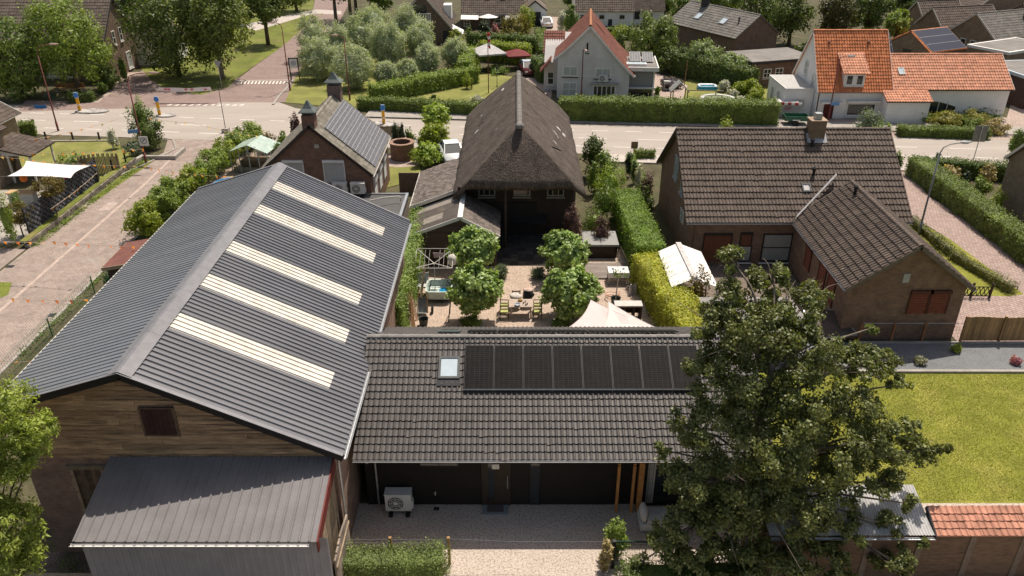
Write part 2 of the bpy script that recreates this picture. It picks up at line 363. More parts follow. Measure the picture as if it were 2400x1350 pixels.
def shutter(T, P, U, w, h, mat, frame, name='roller_shutter', slat=.06, d=.05, box=.16, label=None):
    """rolled-down shutter: side rails, box above and slats"""
    P, U = V(P), V(U).normalized(); N = U.cross(Z); k = max(4, int(h / slat)); mb = MB(); st = h / k
    for i in range(k):
        z0 = i * st; a = [P + N * q + Z * zz + U * u for u in (0, w) for q, zz in ((d * .4, z0), (d, z0 + st * .25), (d, z0 + st * .75), (d * .4, z0 + st))]
        mb.add(a, [(0, 4, 5, 1), (1, 5, 6, 2), (2, 6, 7, 3)])
    o = mb.build(name, mat, T, label=label, fix=False); f = MB()
    for u0 in (-.06, w):
        a = P + U * u0; f.add([a + U * u + N * q + Z * zz for zz in (0, h) for u, q in ((0, 0), (.06, 0), (.06, d * 1.4), (0, d * 1.4))], [(0, 3, 2, 1), (4, 5, 6, 7), (0, 1, 5, 4), (1, 2, 6, 5), (2, 3, 7, 6), (3, 0, 4, 7)])
    a = P - U * .06 + Z * h; f.add([a + U * u + N * q + Z * zz for zz in (0, box) for u, q in ((0, 0), (w + .12, 0), (w + .12, d * 3), (0, d * 3))], [(0, 3, 2, 1), (4, 5, 6, 7), (0, 1, 5, 4), (1, 2, 6, 5), (2, 3, 7, 6), (3, 0, 4, 7)])
    f.build('shutter_frame', frame, o); return o
def hit(x, y, O, N):
    """where the sight line of a photo pixel meets a plane"""
    r = V(_ray(x, y)); c0 = V((0, 0, CAMH)); return c0 + r * ((V(O) - c0).dot(N) / r.dot(N))
# ---------------------------------------------------------------- buildings
class Frame:
    def __init__(s, O, U, Vv, Lu, Lv):
        s.O, s.U, s.V, s.Lu, s.Lv = V(O), V(U).normalized(), V(Vv).normalized(), Lu, Lv; s.N = s.U.cross(s.V)
    def p(s, u, v, n=0): return s.O + s.U * u + s.V * v + s.N * n
    def uv(s, P): d = V(P) - s.O; return d.dot(s.U), d.dot(s.V)
def roof_slope(T, fr, tile=None, mat=None, deck=None, limit=0, skip=None, th=.09, name='roof', jit=.004, seed=None):
    mb = MB(); mb.slab([fr.p(0, 0, -.01), fr.p(fr.Lu, 0, -.01), fr.p(fr.Lu, fr.Lv, -.01), fr.p(0, fr.Lv, -.01)], th); o = mb.build(name, deck or mat, T)
    if tile: tile_roof(o, fr.p(0, 0, .0), fr.U, fr.V, fr.Lu, fr.Lv, *tile[:4], mat, tile[4], limit, skip, jit)
    return o
PAN = (.21, .305, .045, .028, 'pan'); PANB = (.215, .42, .055, .06, 'pan'); LOW = (.26, .38, .055, .03, 'low'); LOWO = (.25, .33, .06, .03, 'low'); FARLOW = (.36, .45, .06, .035, 'low')
def house(T, W, D, eh, rh, axis='x', wall=None, tile=None, tmat=None, oe=.35, og=.2, limit=0, skip=None, gut='zinc', verge=None, caps=.33, ridge=None, wallpart='wall', ridgey=None, gut_sides=(0, 1), jit=.004):
    """walls with two gables and two tiled slopes in the thing's own frame; returns the slope frames"""
    S = (D if axis == 'x' else W); m = S / 2 if ridgey is None else ridgey; L = (W if axis == 'x' else D)
    mb = MB(); mb.prism([(0, -.1), (S, -.1), (S, eh), (m, rh), (0, eh)], 0, L, 'x' if axis == 'x' else 'y'); mb.build(wallpart, wall, T)
    lift = .1; fr = []
    for sgn in (0, 1):
        run = m if sgn == 0 else S - m; tan = (rh - eh) / run; c = 1 / math.hypot(1, tan); s = tan * c; ln = (run + oe) / c
        if axis == 'x':
            if sgn == 0: f = Frame((-og, -oe, eh - oe * tan + lift), (1, 0, 0), (0, c, s), L + 2 * og, ln)
            else: f = Frame((L + og, D + oe, eh - oe * tan + lift), (-1, 0, 0), (0, -c, s), L + 2 * og, ln)
        else:
            if sgn == 0: f = Frame((-oe, L + og, eh - oe * tan + lift), (0, -1, 0), (c, 0, s), L + 2 * og, ln)
            else: f = Frame((W + oe, -og, eh - oe * tan + lift), (0, 1, 0), (-c, 0, s), L + 2 * og, ln)
        fr.append(f)
        o = roof_slope(T, f, tile, tmat, limit=limit if sgn == 0 or limit < 0 else 0, skip=skip if sgn == 0 else None, jit=jit)
        if sgn == 0: first = o
        if gut and sgn in gut_sides: gutter(T, f.p(0, -.04, -.03), f.p(f.Lu, -.04, -.03), MATS[gut] if isinstance(gut, str) else gut)
        if verge:
            for u in (-.02, f.Lu + .02): b = MB(); b.beam(f.p(u, -.02, -.06), f.p(u, f.Lv - .02, -.06), .04, .2, f.N); b.build('bargeboard', verge, T)
    if caps: ridge_caps(first, fr[0].p(0, ln if m == S / 2 else fr[0].Lv, .02), fr[0].p(fr[0].Lu, fr[0].Lv, .02), .13, ridge or tmat, caps)
    return fr
def chimney(T, c, w, d, z0, z1, mat, cap=None, capmat=None, name='chimney', rz=0):
    mb = MB(); mb.bx(c[0] - w / 2, c[0] + w / 2, c[1] - d / 2, c[1] + d / 2, z0, z1); o = mb.build(name, mat, T); q = MB()
    if cap == 'hood':
        e = .14; x, y = c[0], c[1]
        for i in (-1, 1):
            for j in (-1, 1): q.bx(x + i * w * .4 - .03, x + i * w * .4 + .03, y + j * d * .4 - .03, y + j * d * .4 + .03, z1, z1 + .22)
        vs = []; 
        for k, (f, zz) in enumerate(((1.35, 0), (1.3, .06), (.75, .25), (.4, .5), (.12, .72))): vs += [(x + sx * w / 2 * f, y + sy * d / 2 * f, z1 + .2 + zz) for sx, sy in ((-1, -1), (1, -1), (1, 1), (-1, 1))]
        q.add(vs, [(4 * k + j, 4 * k + (j + 1) % 4, 4 * k + 4 + (j + 1) % 4, 4 * k + 4 + j) for k in range(4) for j in range(4)] + [(16, 17, 18, 19), (3, 2, 1, 0)])
        q.build('chimney_hood', capmat, o)
    elif cap == 'slab':
        q.bx(c[0] - w / 2 - .05, c[0] + w / 2 + .05, c[1] - d / 2 - .05, c[1] + d / 2 + .05, z1, z1 + .07); q.build('chimney_cap', capmat, o)
    return o
def skylight(T, fr, u, v, w, h, frame, pane, flash=None, name='skylight'):
    mb = MB(); f = .09
    for a, b, c2, d2 in ((0, w, 0, f), (0, w, h - f, h), (0, f, f, h - f), (w - f, w, f, h - f)):
        mb.add([fr.p(u + x, v + y, n) for n in (-.05, .13) for x, y in ((a, c2), (b, c2), (b, d2), (a, d2))], [(0, 3, 2, 1), (4, 5, 6, 7), (0, 1, 5, 4), (1, 2, 6, 5), (2, 3, 7, 6), (3, 0, 4, 7)])
    o = mb.build(name, frame, T); q = MB(); q.quad(*[fr.p(u + x, v + y, .10) for x, y in ((f * .5, f * .5), (w - f * .5, f * .5), (w - f * .5, h - f * .5), (f * .5, h - f * .5))]); q.build('pane', pane, o)
    if flash:
        q = MB(); q.slab([fr.p(u - .05, v - .3, .075), fr.p(u + w + .05, v - .3, .075), fr.p(u + w + .05, v + .02, .085), fr.p(u - .05, v + .02, .085)], .02); q.build('flashing', flash, o)
    return o
def pipe_vent(T, P, h, r, mat, name='vent_pipe', cap=True):
    mb = MB(); mb.lathe([(r, -.2), (r, h), (r * 1.5, h) if cap else (r, h), (r * 1.5, h + .1), (r * .4, h + .18)], 8, P); return mb.build(name, mat, T)
def solar(T, fr, u, v, w, h, frame, cell, name='solar_panel', n=.16, shared={}):
    k = (round(w, 3), round(h, 3), frame.name, cell.name, tuple(round(q, 3) for q in (*fr.U, *fr.V)))
    if k not in shared:
        f = .022; mb = MB(); z0 = Frame((0, 0, 0), fr.U, fr.V, 0, 0)
        for a, b, c2, d2 in ((0, w, 0, f), (0, w, h - f, h), (0, f, f, h - f), (w - f, w, f, h - f)):
            mb.add([z0.p(x, y, q) for q in (n - .035, n + .006) for x, y in ((a, c2), (b, c2), (b, d2), (a, d2))], [(0, 3, 2, 1), (4, 5, 6, 7), (0, 1, 5, 4), (1, 2, 6, 5), (2, 3, 7, 6), (3, 0, 4, 7)])
        q = MB(); q.slab([z0.p(x, y, n) for x, y in ((f * .9, f * .9), (w - f * .9, f * .9), (w - f * .9, h - f * .9), (f * .9, h - f * .9))], .02)
        me = q.mesh('solar_cells', cell); uv = me.uv_layers[0].data
        for l in me.loops:
            d = me.vertices[l.vertex_index].co; uv[l.index].uv = (d.dot(fr.U), d.dot(fr.V))
        shared[k] = (mb.mesh(name, frame), me)
    a, b = shared[k]; o = obj(name, a, T); o.location = fr.p(u, v); obj('solar_cells', b, o); return o
def ac_unit(label, loc, rz=0, w=.95, h=.75, d=.36, feet=True, name='air_conditioner', casing=None, scale=1):
    T = thing(name, label, 'air conditioner', loc, rz); cs = casing or M('ac_casing', (.62, .6, .56), .5, .05)
    z0 = .22 if feet else 0; mb = MB(); mb.bx(0, w, 0, d, z0, z0 + h); mb.bx(-.02, w + .02, -.02, d + .02, z0 + h, z0 + h + .03); mb.bx(w, w + .06, .06, d - .1, z0 + .08, z0 + h * .55); mb.build('casing', cs, T)
    cx, cz, r = w * .4, z0 + h * .5, h * .4; q = MB()
    for rr in (.25, .5, .75, 1):
        k = 20; vs = []
        for j in range(k):
            a = 2 * math.pi * j / k; vs += [(cx + (r * rr - .012) * math.cos(a), -.025, cz + (r * rr - .012) * math.sin(a)), (cx + (r * rr + .012) * math.cos(a), -.025, cz + (r * rr + .012) * math.sin(a))]
        q.add(vs, [(2 * j, 2 * j + 1, (2 * j + 3) % (2 * k), (2 * j + 2) % (2 * k)) for j in range(k)])
    for j in range(8):
        a = math.pi * j / 8 * 2; q.beam((cx, -.02, cz), (cx + r * math.cos(a), -.02, cz + r * math.sin(a)), .012, .012)
    q.build('fan_grille', cs, T); q = MB(); k = 20
    q.add([(cx + r * math.cos(2 * math.pi * j / k), -.006, cz + r * math.sin(2 * math.pi * j / k)) for j in range(k)], [tuple(range(k))]); q.build('fan_opening', M('fan_dark', (.05, .055, .05), .6, .1), T)
    q = MB(); q.lathe([(.07, 0), (.05, .03), (.0, .04)], 10); 
    for i, v in enumerate(q.v): q.v[i] = (cx + v[0], -.03 - v[2], cz + v[1])
    q.build('fan_hub', cs, T)
    if feet:
        for x in (.12, w - .22): f = MB(); f.bx(x, x + .14, -.12, d + .1, 0, .12); f.bx(x + .05, x + .09, .02, d - .02, .12, z0); f.build('foot', BLACK, T)
    return T
# ---------------------------------------------------------------- materials
WHITE = M('white_paint', (.72, .70, .66), .5, .08, 2)
ZINC = M('zinc', (.42, .43, .44), .35, .2, 6, metal=.6)
DARKMETAL = M('dark_metal', (.035, .035, .037), .45, .2)
BLACK = M('black_plastic', (.012, .012, .013), .5, .2)
RUBBER = M('rubber', (.02, .02, .02), .9, .2)
BARK = M('bark', (.12, .09, .065), .95, .35, 5, bump=.02, bscale=14)
BARKPALE = M('bark_pale', (.22, .19, .15), .95, .35, 5)
GLASS = MGLASS('window_glass', (.025, .028, .03))
GLASSPALE = M('window_glass_with_blind', (.42, .44, .42), .2, .1, 3, spec=.6)
SKYGLASS = M('skylight_glass', (.5, .58, .62), .08, .1, 1.5, spec=.8)
CURTAIN = M('net_curtain_glass', (.33, .33, .3), .3, .3, 9, spec=.6, stretch=(6, 6, .6))
WOOD = M('timber', (.30, .16, .07), .7, .25, 8)
WOODGREY = M('weathered_timber', (.25, .19, .13), .9, .3, 5, isl=.3, fine=.2)
WOODDARK = M('dark_timber', (.05, .036, .028), .85, .3, 5, isl=.3)
CONCRETE = M('concrete', (.36, .33, .29), .95, .2, 3, c2=(.22, .2, .17), bump=.004)
STEEL = M('galvanised_steel', (.38, .39, .4), .4, .15, 5, metal=.5)
LAMPRED = M('lamp_post_red', (.17, .05, .04), .5, .2)
LAMPGREY = M('lamp_post_grey', (.20, .21, .21), .5, .2)
LAMPHEAD = M('lamp_head', (.45, .30, .26), .4, .1)
YELLOW = M('traffic_yellow', (.75, .38, .01), .45, .1)
SIGNBLUE = M('sign_blue', (.05, .2, .55), .4, .05)
TILE_F = M('concrete_tile_anthracite', (.078, .069, .064), .6, .12, 2.2, isl=.07, fine=.12, fscale=30, c2=(.062, .056, .052), c2scale=.9, spec=.5, spots=((.2, .185, .16), 5.5, .68))
TILE_B = M('concrete_tile_brown', (.118, .089, .071), .75, .22, 1.6, isl=.16, c2=(.078, .06, .05), c2scale=.8, fine=.2, fscale=20, spots=((.3, .24, .17), 4.5, .66))
TILE_FAR = M('old_tile_brown', (.135, .105, .086), .88, .22, 1.2, isl=.18, c2=(.11, .09, .075), c2scale=.6)
TILE_GREY = M('tile_grey', (.19, .175, .155), .8, .2, 1.5, isl=.15, c2=(.13, .125, .11), c2scale=.6, spots=((.3, .28, .22), 3.5, .66))
TILE_O = M('clay_tile_orange', (.56, .205, .085), .75, .14, 1.6, isl=.2, c2=(.62, .23, .1), c2scale=.8, fine=.15, fscale=12)
TILE_S = M('clay_tile_salmon', (.58, .28, .175), .78, .14, 1.6, isl=.16, c2=(.52, .23, .13), c2scale=.7, fine=.15, fscale=12)
TILE_R = M('clay_tile_red', (.23, .095, .07), .8, .18, 1.6, isl=.15, c2=(.27, .12, .085), fine=.15, fscale=12)
TILE_P = M('clay_tile_pale_red', (.52, .25, .17), .82, .2, 2, isl=.2, c2=(.36, .17, .12))
SLATE = M('slate_tile', (.14, .115, .098), .8, .25, 2.5, isl=.3, c2=(.12, .10, .09))
BR_SM = MBRICK('brick_dark_red', (.24, .12, .075), (.16, .08, .053), (.17, .14, .115))
BR_BR = MBRICK('brick_brown', (.29, .16, .095), (.20, .108, .065), (.2, .16, .125))
BR_TAN = MBRICK('brick_tan', (.27, .19, .12), (.21, .145, .09), (.26, .22, .17))
BR_FAR = MBRICK('brick_far', (.2, .13, .09), (.15, .095, .065), (.18, .15, .12))
BR_OLD = MBRICK('brick_old', (.32, .19, .14), (.24, .14, .10), (.27, .22, .18), dirt=(.11, .08, .06))
BR_WALL = MBRICK('brick_garden_wall', (.25, .17, .1), (.2, .13, .075), (.2, .16, .12), bw=.3, rh=.12)
R_GREY = M('grey_render', (.60, .575, .55), .9, .06, 1.2, c2=(.54, .52, .49), fine=.06)
R_WHITE = M('white_render', (.80, .78, .74), .9, .05, .8, c2=(.74, .72, .68), fine=.07)
FELT = M('roof_felt', (.20, .185, .17), .95, .15, .9, c2=(.26, .24, .22), c2scale=.5)
FELTDK = M('roof_felt_dark', (.10, .097, .095), .95, .15, 1.2)
ASPHALT = M('asphalt', (.37, .325, .285), .95, .1, .7, c2=(.29, .255, .225), c2scale=.35, fine=.10, fscale=22, stretch=(.25, 1.6, 1))
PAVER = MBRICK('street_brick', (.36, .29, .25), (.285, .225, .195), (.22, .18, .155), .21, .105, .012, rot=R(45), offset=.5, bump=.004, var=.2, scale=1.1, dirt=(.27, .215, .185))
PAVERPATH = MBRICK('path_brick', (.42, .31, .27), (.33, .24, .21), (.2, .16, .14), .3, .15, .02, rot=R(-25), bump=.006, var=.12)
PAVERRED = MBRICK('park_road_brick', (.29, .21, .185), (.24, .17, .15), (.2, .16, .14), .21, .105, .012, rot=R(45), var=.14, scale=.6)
GUTTERSTRIP = M('gutter_concrete', (.45, .4, .36), .95, .15, 2)
KERB = M('kerb_concrete', (.33, .3, .265), .95, .18, 2)
PAINT = M('road_paint', (.68, .65, .6), .8, .12, 4, fine=.2)
GRAVELPALE = M('pale_gravel', (.56, .475, .405), .95, .06, 1.2, bump=.03, bscale=38, fine=.28, fscale=26, c2=(.36, .29, .235), c2scale=12, c2lo=.48, c2hi=.6)
GRAVELYARD = M('yard_gravel', (.49, .39, .315), .95, .1, 1.2, bump=.03, bscale=30, fine=.22, fscale=30, c2=(.33, .235, .175), c2scale=9, c2lo=.47, c2hi=.6)
GRAVELGREY = M('grey_gravel', (.19, .195, .2), .95, .1, 1.5, bump=.03, bscale=30, fine=.32, fscale=32, c2=(.09, .094, .096), c2scale=11)
LAWN = M('lawn_grass', (.20, .21, .028), .9, .2, .8, bump=.03, bscale=26, fine=.25, fscale=14, c2=(.30, .275, .06), c2scale=.5, c2lo=.45, c2hi=.7)
LAWN2 = M('garden_lawn', (.18, .185, .045), .9, .25, .5, fine=.25, fscale=14, c2=(.27, .24, .09), c2scale=.4)
VERGE = M('verge_grass', (.13, .15, .025), .95, .3, .4, fine=.3, fscale=9, c2=(.21, .17, .07), c2scale=.3)
SOIL = M('garden_soil', (.085, .075, .04), .95, .3, .5, fine=.3, fscale=7, c2=(.05, .065, .02), c2scale=.4)
SOILDARK = M('planting_soil', (.07, .05, .035), .95, .3, 1, fine=.2)
TERRACE = MBRICK('terrace_slab', (.42, .33, .28), (.36, .28, .24), (.26, .2, .17), .4, .4, .02, var=.1)
CHECKER = MBRICK('dark_slab', (.085, .075, .068), (.05, .045, .04), (.04, .035, .03), .5, .5, .015, offset=0, var=.1)

# ---------------------------------------------------------------- ground, roads, paths
def sheet(name, pts, mat, z, sub=None, kind='structure'):
    mb = MB(); mb.add([(p[0], p[1], z) for p in pts], [tuple(range(len(pts)))]); o = mb.build(name, mat)
    o['kind'] = kind; return o
def strip(name, pts, w, mat, z, hgt=0, kind='structure'):
    pts = [V((p[0], p[1], 0)) for p in pts]; vs = []; k = len(pts)
    for i, p in enumerate(pts):
        d = (pts[min(i + 1, k - 1)] - pts[max(i - 1, 0)]).normalized(); s = V((-d.y, d.x, 0)) * w / 2
        vs += [p + s + Z * z, p - s + Z * z]
    mb = MB(); fs = [(2 * i, 2 * i + 1, 2 * i + 3, 2 * i + 2) for i in range(k - 1)]
    if hgt:
        n = len(vs); vs += [v - Z * hgt for v in vs]
        fs += [(2 * i, 2 * i + 2, n + 2 * i + 2, n + 2 * i) for i in range(k - 1)] + [(2 * i + 1, n + 2 * i + 1, n + 2 * i + 3, 2 * i + 3) for i in range(k - 1)] + [(0, n, n + 1, 1), (2 * k - 2, 2 * k - 1, n + 2 * k - 1, n + 2 * k - 2)]
    mb.add(vs, fs); o = mb.build(name, mat); o['kind'] = kind; return o
sheet('ground', [(-900, -100), (900, -100), (900, 1200), (-900, 1200)], SOIL, -.03)
# main road: centre line runs gently away to the left
RC = [(-140, 85.5), (-90, 79.8), (-60, 77.0), (-35, 74.7), (-15, 72.1), (8, 69.9), (25, 68.4), (40, 66.9), (70, 63), (120, 55), (190, 40)]
def road_off(d):
    out = []
    for i, p in enumerate(RC):
        a, b = V(RC[max(i - 1, 0)]), V(RC[min(i + 1, len(RC) - 1)]); t = (b - a).normalized(); out.append((p[0] - t.y * d, p[1] + t.x * d))
    return out
def along(pts, s0, s1):
    """piece of a polyline between two arc lengths"""
    pts = [V((p[0], p[1])) for p in pts]; out = []; acc = 0
    for a, b in zip(pts, pts[1:]):
        L = (b - a).length
        for s in (s0, s1):
            if acc <= s <= acc + L: out.append((s, a + (b - a) * ((s - acc) / L)))
        if s0 < acc < s1: out.append((acc, a))
        acc += L
    return [p for _, p in sorted(out, key=lambda q: q[0])]
strip('road', RC, 8.8, ASPHALT, .004)
strip('pavement_far', [p for p in road_off(5.9) if p[0] > -16], 2.6, KERB, .11, .13)
strip('pavement_far', [p for p in road_off(5.9) if p[0] < -55], 2.6, KERB, .11, .13)
strip('pavement_near', [p for p in road_off(-5.5) if p[0] > -12], 2.0, GUTTERSTRIP, .10, .13)
for d, on, off in ((2.35, 1.5, 1.6), (-2.35, 1.9, 1.9), (0, 2.6, 2.8)):
    pl = road_off(d); s = 55.0; mb = MB()
    while s < 250:
        q = along(pl, s, s + on); s += on + off
        if len(q) < 2: continue
        a, b = q[0], q[-1]; t = (b - a).normalized(); n = V((-t.y, t.x)) * .06
        mb.add([(*(a + n), .0145), (*(a - n), .0145), (*(b - n), .0145), (*(b + n), .0145)], [(0, 1, 2, 3)])
    o = mb.build('road_marking', PAINT, fix=False); o['kind'] = 'structure'
# side street on the left, brick paved, running straight away from the camera
sheet('street', [(-31.4, -20), (-25.0, -20), (-25.0, 64), (-26.5, 69.5), (-22, 71.2), (-40, 72.8), (-31.0, 69.5), (-30.0, 66), (-31.2, 60)], PAVER, .006)
sheet('junction', [(-58, 72.5), (-26, 69.4), (-12, 67.7), (-14, 76.6), (-22, 80), (-27, 85), (-37, 86), (-46, 81.5), (-58, 81)], ASPHALT, .008)
strip('street_gutter', [(-28.5, -20), (-28.5, 58), (-28.7, 64)], .22, M('gutter_brick', (.42, .33, .28), .95, .2, 2), .011)
strip('street_kerb', [(-25.0, -20), (-25.0, 66), (-26, 69)], .18, KERB, .07, .1)
strip('street_kerb', [(-31.3, 47), (-31.3, 60), (-30.0, 64), (-29.3, 67), (-30.5, 69.5), (-33.5, 71)], .18, KERB, .07, .1)
sheet('forecourt', [(-70, -20), (-31.4, -20), (-31.4, 46.6), (-70, 46.6)], PAVER, .004)
sheet('verge', [g(-60, 660), g(28, 662), g(20, 690), g(-60, 730)], VERGE, .010)
# park road behind the junction
pr = [g(*p) for p in ((505, 240), (552, 190), (596, 156), (650, 118), (712, 66), (733, 25), (745, -30))]; pr2 = [g(*p) for p in ((668, 240), (690, 186), (722, 132), (790, 62), (815, 15), (830, -30))]
sheet('park_road', pr + pr2[::-1], PAVERRED, .012)
for i in range(15):
    p = g(560 + i * 8.3, 190.5); q = g(556 + i * 8.3, 197)
    strip('raised_crossing_marking', [p, q], .16, PAINT, .018)
strip('raised_crossing_marking', [g(555, 189), g(690, 187.5)], .14, PAINT, .0185)
for i in range(11):
    p = g(388 + i * 17, 247 + (i % 2) * .5); mb = MB(); mb.add([(p.x, p.y, .013), (p.x + .5, p.y - .05, .013), (p.x + .55, p.y + .55, .013)], [(0, 1, 2)]); mb.build('give_way_marking', PAINT)['kind'] = 'structure'
sheet('park_lawn', [g(352, 186), g(392, 212), g(470, 222), g(535, 205), g(556, 182), g(650, 118), g(712, 66), g(733, 25), g(740, -20), g(380, -20), g(330, 100), g(330, 160)], VERGE, .0095)
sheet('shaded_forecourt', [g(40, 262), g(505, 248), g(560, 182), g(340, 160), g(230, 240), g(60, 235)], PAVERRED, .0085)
sheet('park_lawn', [g(668, 240), g(690, 186), g(722, 132), g(770, 90), g(860, 60), g(900, 200), g(840, 255)], LAWN2, .009)
sheet('drive', [g(298, 170), g(362, 168), g(330, 240), g(225, 240)], TERRACE, .007)
strip('kerb', [g(640, 246), g(655, 225), g(668, 212), g(688, 189)], .25, KERB, .1, .12)
sheet('park_path', [g(560, 60), g(740, 22), g(800, 26), g(800, 34), g(735, 32), g(600, 72)], GUTTERSTRIP, .014)
# garden on the left corner
sheet('corner_lawn', [g(40, 333), g(255, 326), g(330, 372), g(232, 430), g(180, 400), g(40, 400)], LAWN2, .01)
sheet('corner_terrace', [(-45, 47.4), (-31.9, 47.4), (-31.9, 57), (-45, 57)], CONCRETE, .008)
strip('verge', [g(212, 470), g(300, 410), g(338, 385), g(355, 372)], .9, VERGE, .012)
# front gravel, yard, lawn on the right
sheet('gravel_court', [(-6.6, 10), (20, 10), (20, 23.4), (-6.6, 23.4)], GRAVELPALE, .004)
sheet('yard', [(-6.2, 31), (8.4, 31), (8.4, 46.5), (-6.2, 46.5)], GRAVELYARD, .004)
sheet('grey_gravel_bed', [(9, 32.5), (40, 32.5), (40, 35.15), (9, 35.2)], GRAVELGREY, .006)
sheet('lawn', [(9.0, 23.4), (45, 23.4), (45, 32.4), (9.0, 32.4)], LAWN, .005)
strip('lawn_edging', [(13, 32.45), (25.5, 32.42), (45, 32.4)], .18, CONCRETE, .12, .14)
p_path = [g(2105, 392), g(2135, 405), g(2178, 462), g(2253, 502), g(2354, 562), g(2480, 640), g(2480, 735), g(2400, 690), g(2228, 562), g(2178, 532), g(2127, 505), g(2095, 420)]
sheet('path', p_path, PAVERPATH, .006)
sheet('driveway', [(23.2, 35.2), (60, 35.2), (60, 40.6), (28.6, 40.6), (23.0, 40.0)], PAVERPATH, .008)
sheet('garden_grass', [g(2100, 520), g(2127, 505), g(2228, 562), g(2400, 690), g(2360, 695), g(2240, 690), g(2150, 570)], LAWN, .01)
sheet('upper_garden_lawn', [g(880, 238), g(960, 226), g(1120, 168), g(1200, 180), g(1200, 250), g(1110, 268)], LAWN2, .01)
sheet('pool_lawn', [g(1500, 246), g(1610, 190), g(1640, 150), g(1830, 200), g(1830, 262)], LAWN2, .01)
sheet('terrace', [g(1450, 240), g(1475, 232), g(1600, 232), g(1612, 200), g(1540, 172), g(1500, 180)], TERRACE, .014)
sheet('driveway_far', [g(1215, 175), g(1262, 120), g(1268, 40), g(1320, 40), g(1318, 110), g(1290, 235), g(1225, 235)], TERRACE, .012)
sheet('white_house_yard', [(25.6, 71.2), (55, 68.6), (55, 76.4), (25.6, 77.4)], TERRACE, .009)
sheet('side_path', [g(2360, 275), g(2400, 300), g(2420, 260), g(2375, 225)], TERRACE, .012)
# ================================================================ barn
SHEET = M('coated_steel_sheet', (.125, .125, .136), .3, .18, .8, spec=.6, stretch=(.35, 2.2, .35), fine=.1, fscale=20, isl=.05, c2=(.15, .147, .15), c2scale=.7)
_p = SHEET.node_tree.nodes['Principled BSDF']; _p.inputs['Coat Weight'].default_value = .8; _p.inputs['Coat Roughness'].default_value = .12
CAPSHEET = M('ridge_steel', (.17, .167, .178), .45, .15, 3, spec=.5, fine=.12, isl=.06)
RLIGHT = M('translucent_sheet', (.62, .575, .51), .5, .12, 2.2, c2=(.5, .445, .37), c2scale=1.4, fine=.12, fscale=18)
def rib_sheet(name, w, L, mat, ribs=4, h=.042, bw=.085, tw=.05):
    """profiled sheet: x across, y down the slope, z out"""
    prof = []; st = w / ribs
    for i in range(ribs):
        x = i * st; prof += [(x, 0), (x + st - bw - .02, 0), (x + st - bw / 2 - tw / 2 - .02, h), (x + st - bw / 2 + tw / 2 - .02, h), (x + st - .02, 0)]
    prof.append((w, 0)); k = len(prof); mb = MB()
    mb.add([(x, 0, z) for x, z in prof] + [(x, L, z) for x, z in prof], [(i, i + 1, k + i + 1, k + i) for i in range(k - 1)]); return mb.mesh(name, mat, False, False)
BRX, BRZ, BY0, BY1 = -12.2, 8.05, 20.5, 39.9
barn = thing('barn', 'big old barn under a dark ribbed steel roof with pale skylight strips', 'barn', (-12, 30, 0)); bo = V((12, -30, 0))
def wm(mb, off):
    mb.v = [(v[0] + off[0], v[1] + off[1], v[2] + off[2]) for v in mb.v]; return mb
eR, zR = -5.55, 4.8; eL, zL = -16.75, 6.65
mb = MB(); mb.prism([(-16.4, 0), (-5.95, 0), (-5.95, 4.85), (-12.2, 7.9), (-16.4, 6.62)], 20.9, 39.6, 'y'); wm(mb, bo).build('wall', BR_OLD, barn)
for side in (0, 1):
    top = V((BRX, 0, BRZ)); eav = V((eR, 0, zR)) if side == 0 else V((eL, 0, zL)); dn = (eav - top); L = dn.length; dn.normalize()
    ax = Y_ if side == 0 else -Y_; nrm = ax.cross(dn) * (1 if True else -1)
    if nrm.z < 0: nrm = -nrm
    # local x along +-Y so that x cross y = normal
    ax = dn.cross(nrm); mats = Matrix((ax, dn, nrm)).transposed().to_4x4(); n = 19; wd = (BY1 - BY0) / n
    full = rib_sheet('roof_sheet', wd, L, SHEET, 4, .052 if side == 0 else .026); lower = rib_sheet('roof_sheet', wd, L - 6.25, SHEET, 4, .052); upper = rib_sheet('roof_sheet', wd, .32, SHEET, 4, .052); light = rib_sheet('rooflight_sheet', wd, 5.95, RLIGHT)
    for i in range(n):
        y = (BY0 + i * wd) if ax.y > 0 else BY1 - i * wd
        def put(me, s, nm='roof_sheet', lift=0):
            o = obj(nm, me, barn); o.matrix_local = Matrix.Translation(V((BRX, y, BRZ)) + dn * s + nrm * (lift + random.uniform(0, .004)) + bo) @ mats
        idx = int(round((y if ax.y > 0 else y - wd) - BY0) / wd + .01)
        if side == 0 and i in (((n - 1) - k) if ax.y < 0 else k for k in (3, 6, 9, 13, 16)):
            put(upper, 0); put(light, .3, 'rooflight_sheet', .004); put(lower, 6.25)
        else: put(full, 0)
    tn = MB(); a, b = V((eav.x, BY0, eav.z)), V((eav.x, BY1, eav.z)); gutter(barn, a + bo - Z * .06 + dn * .05, b + bo - Z * .06 + dn * .05, WHITE if side else ZINC, .075)
    fb = MB(); fb.beam(V((eav.x - dn.x * .1, BY0 + .3, eav.z - .18)), V((eav.x - dn.x * .1, BY1, eav.z - .18)), .04, .2); wm(fb, bo).build('eaves_board', WHITE if side else WOODGREY, barn)
    for yy in (BY0 - .02, BY1 + .02):
        b2 = MB(); b2.beam(V((BRX, yy, BRZ - .09)), V((eav.x, yy, eav.z - .09)), .05, .26, nrm); wm(b2, bo).build('bargeboard', BLACK, barn)
        b2 = MB(); b2.beam(V((BRX, yy, BRZ + .055)), V((eav.x, yy, eav.z + .055)), .14, .02, nrm); wm(b2, bo).build('verge_trim', CAPSHEET, barn)
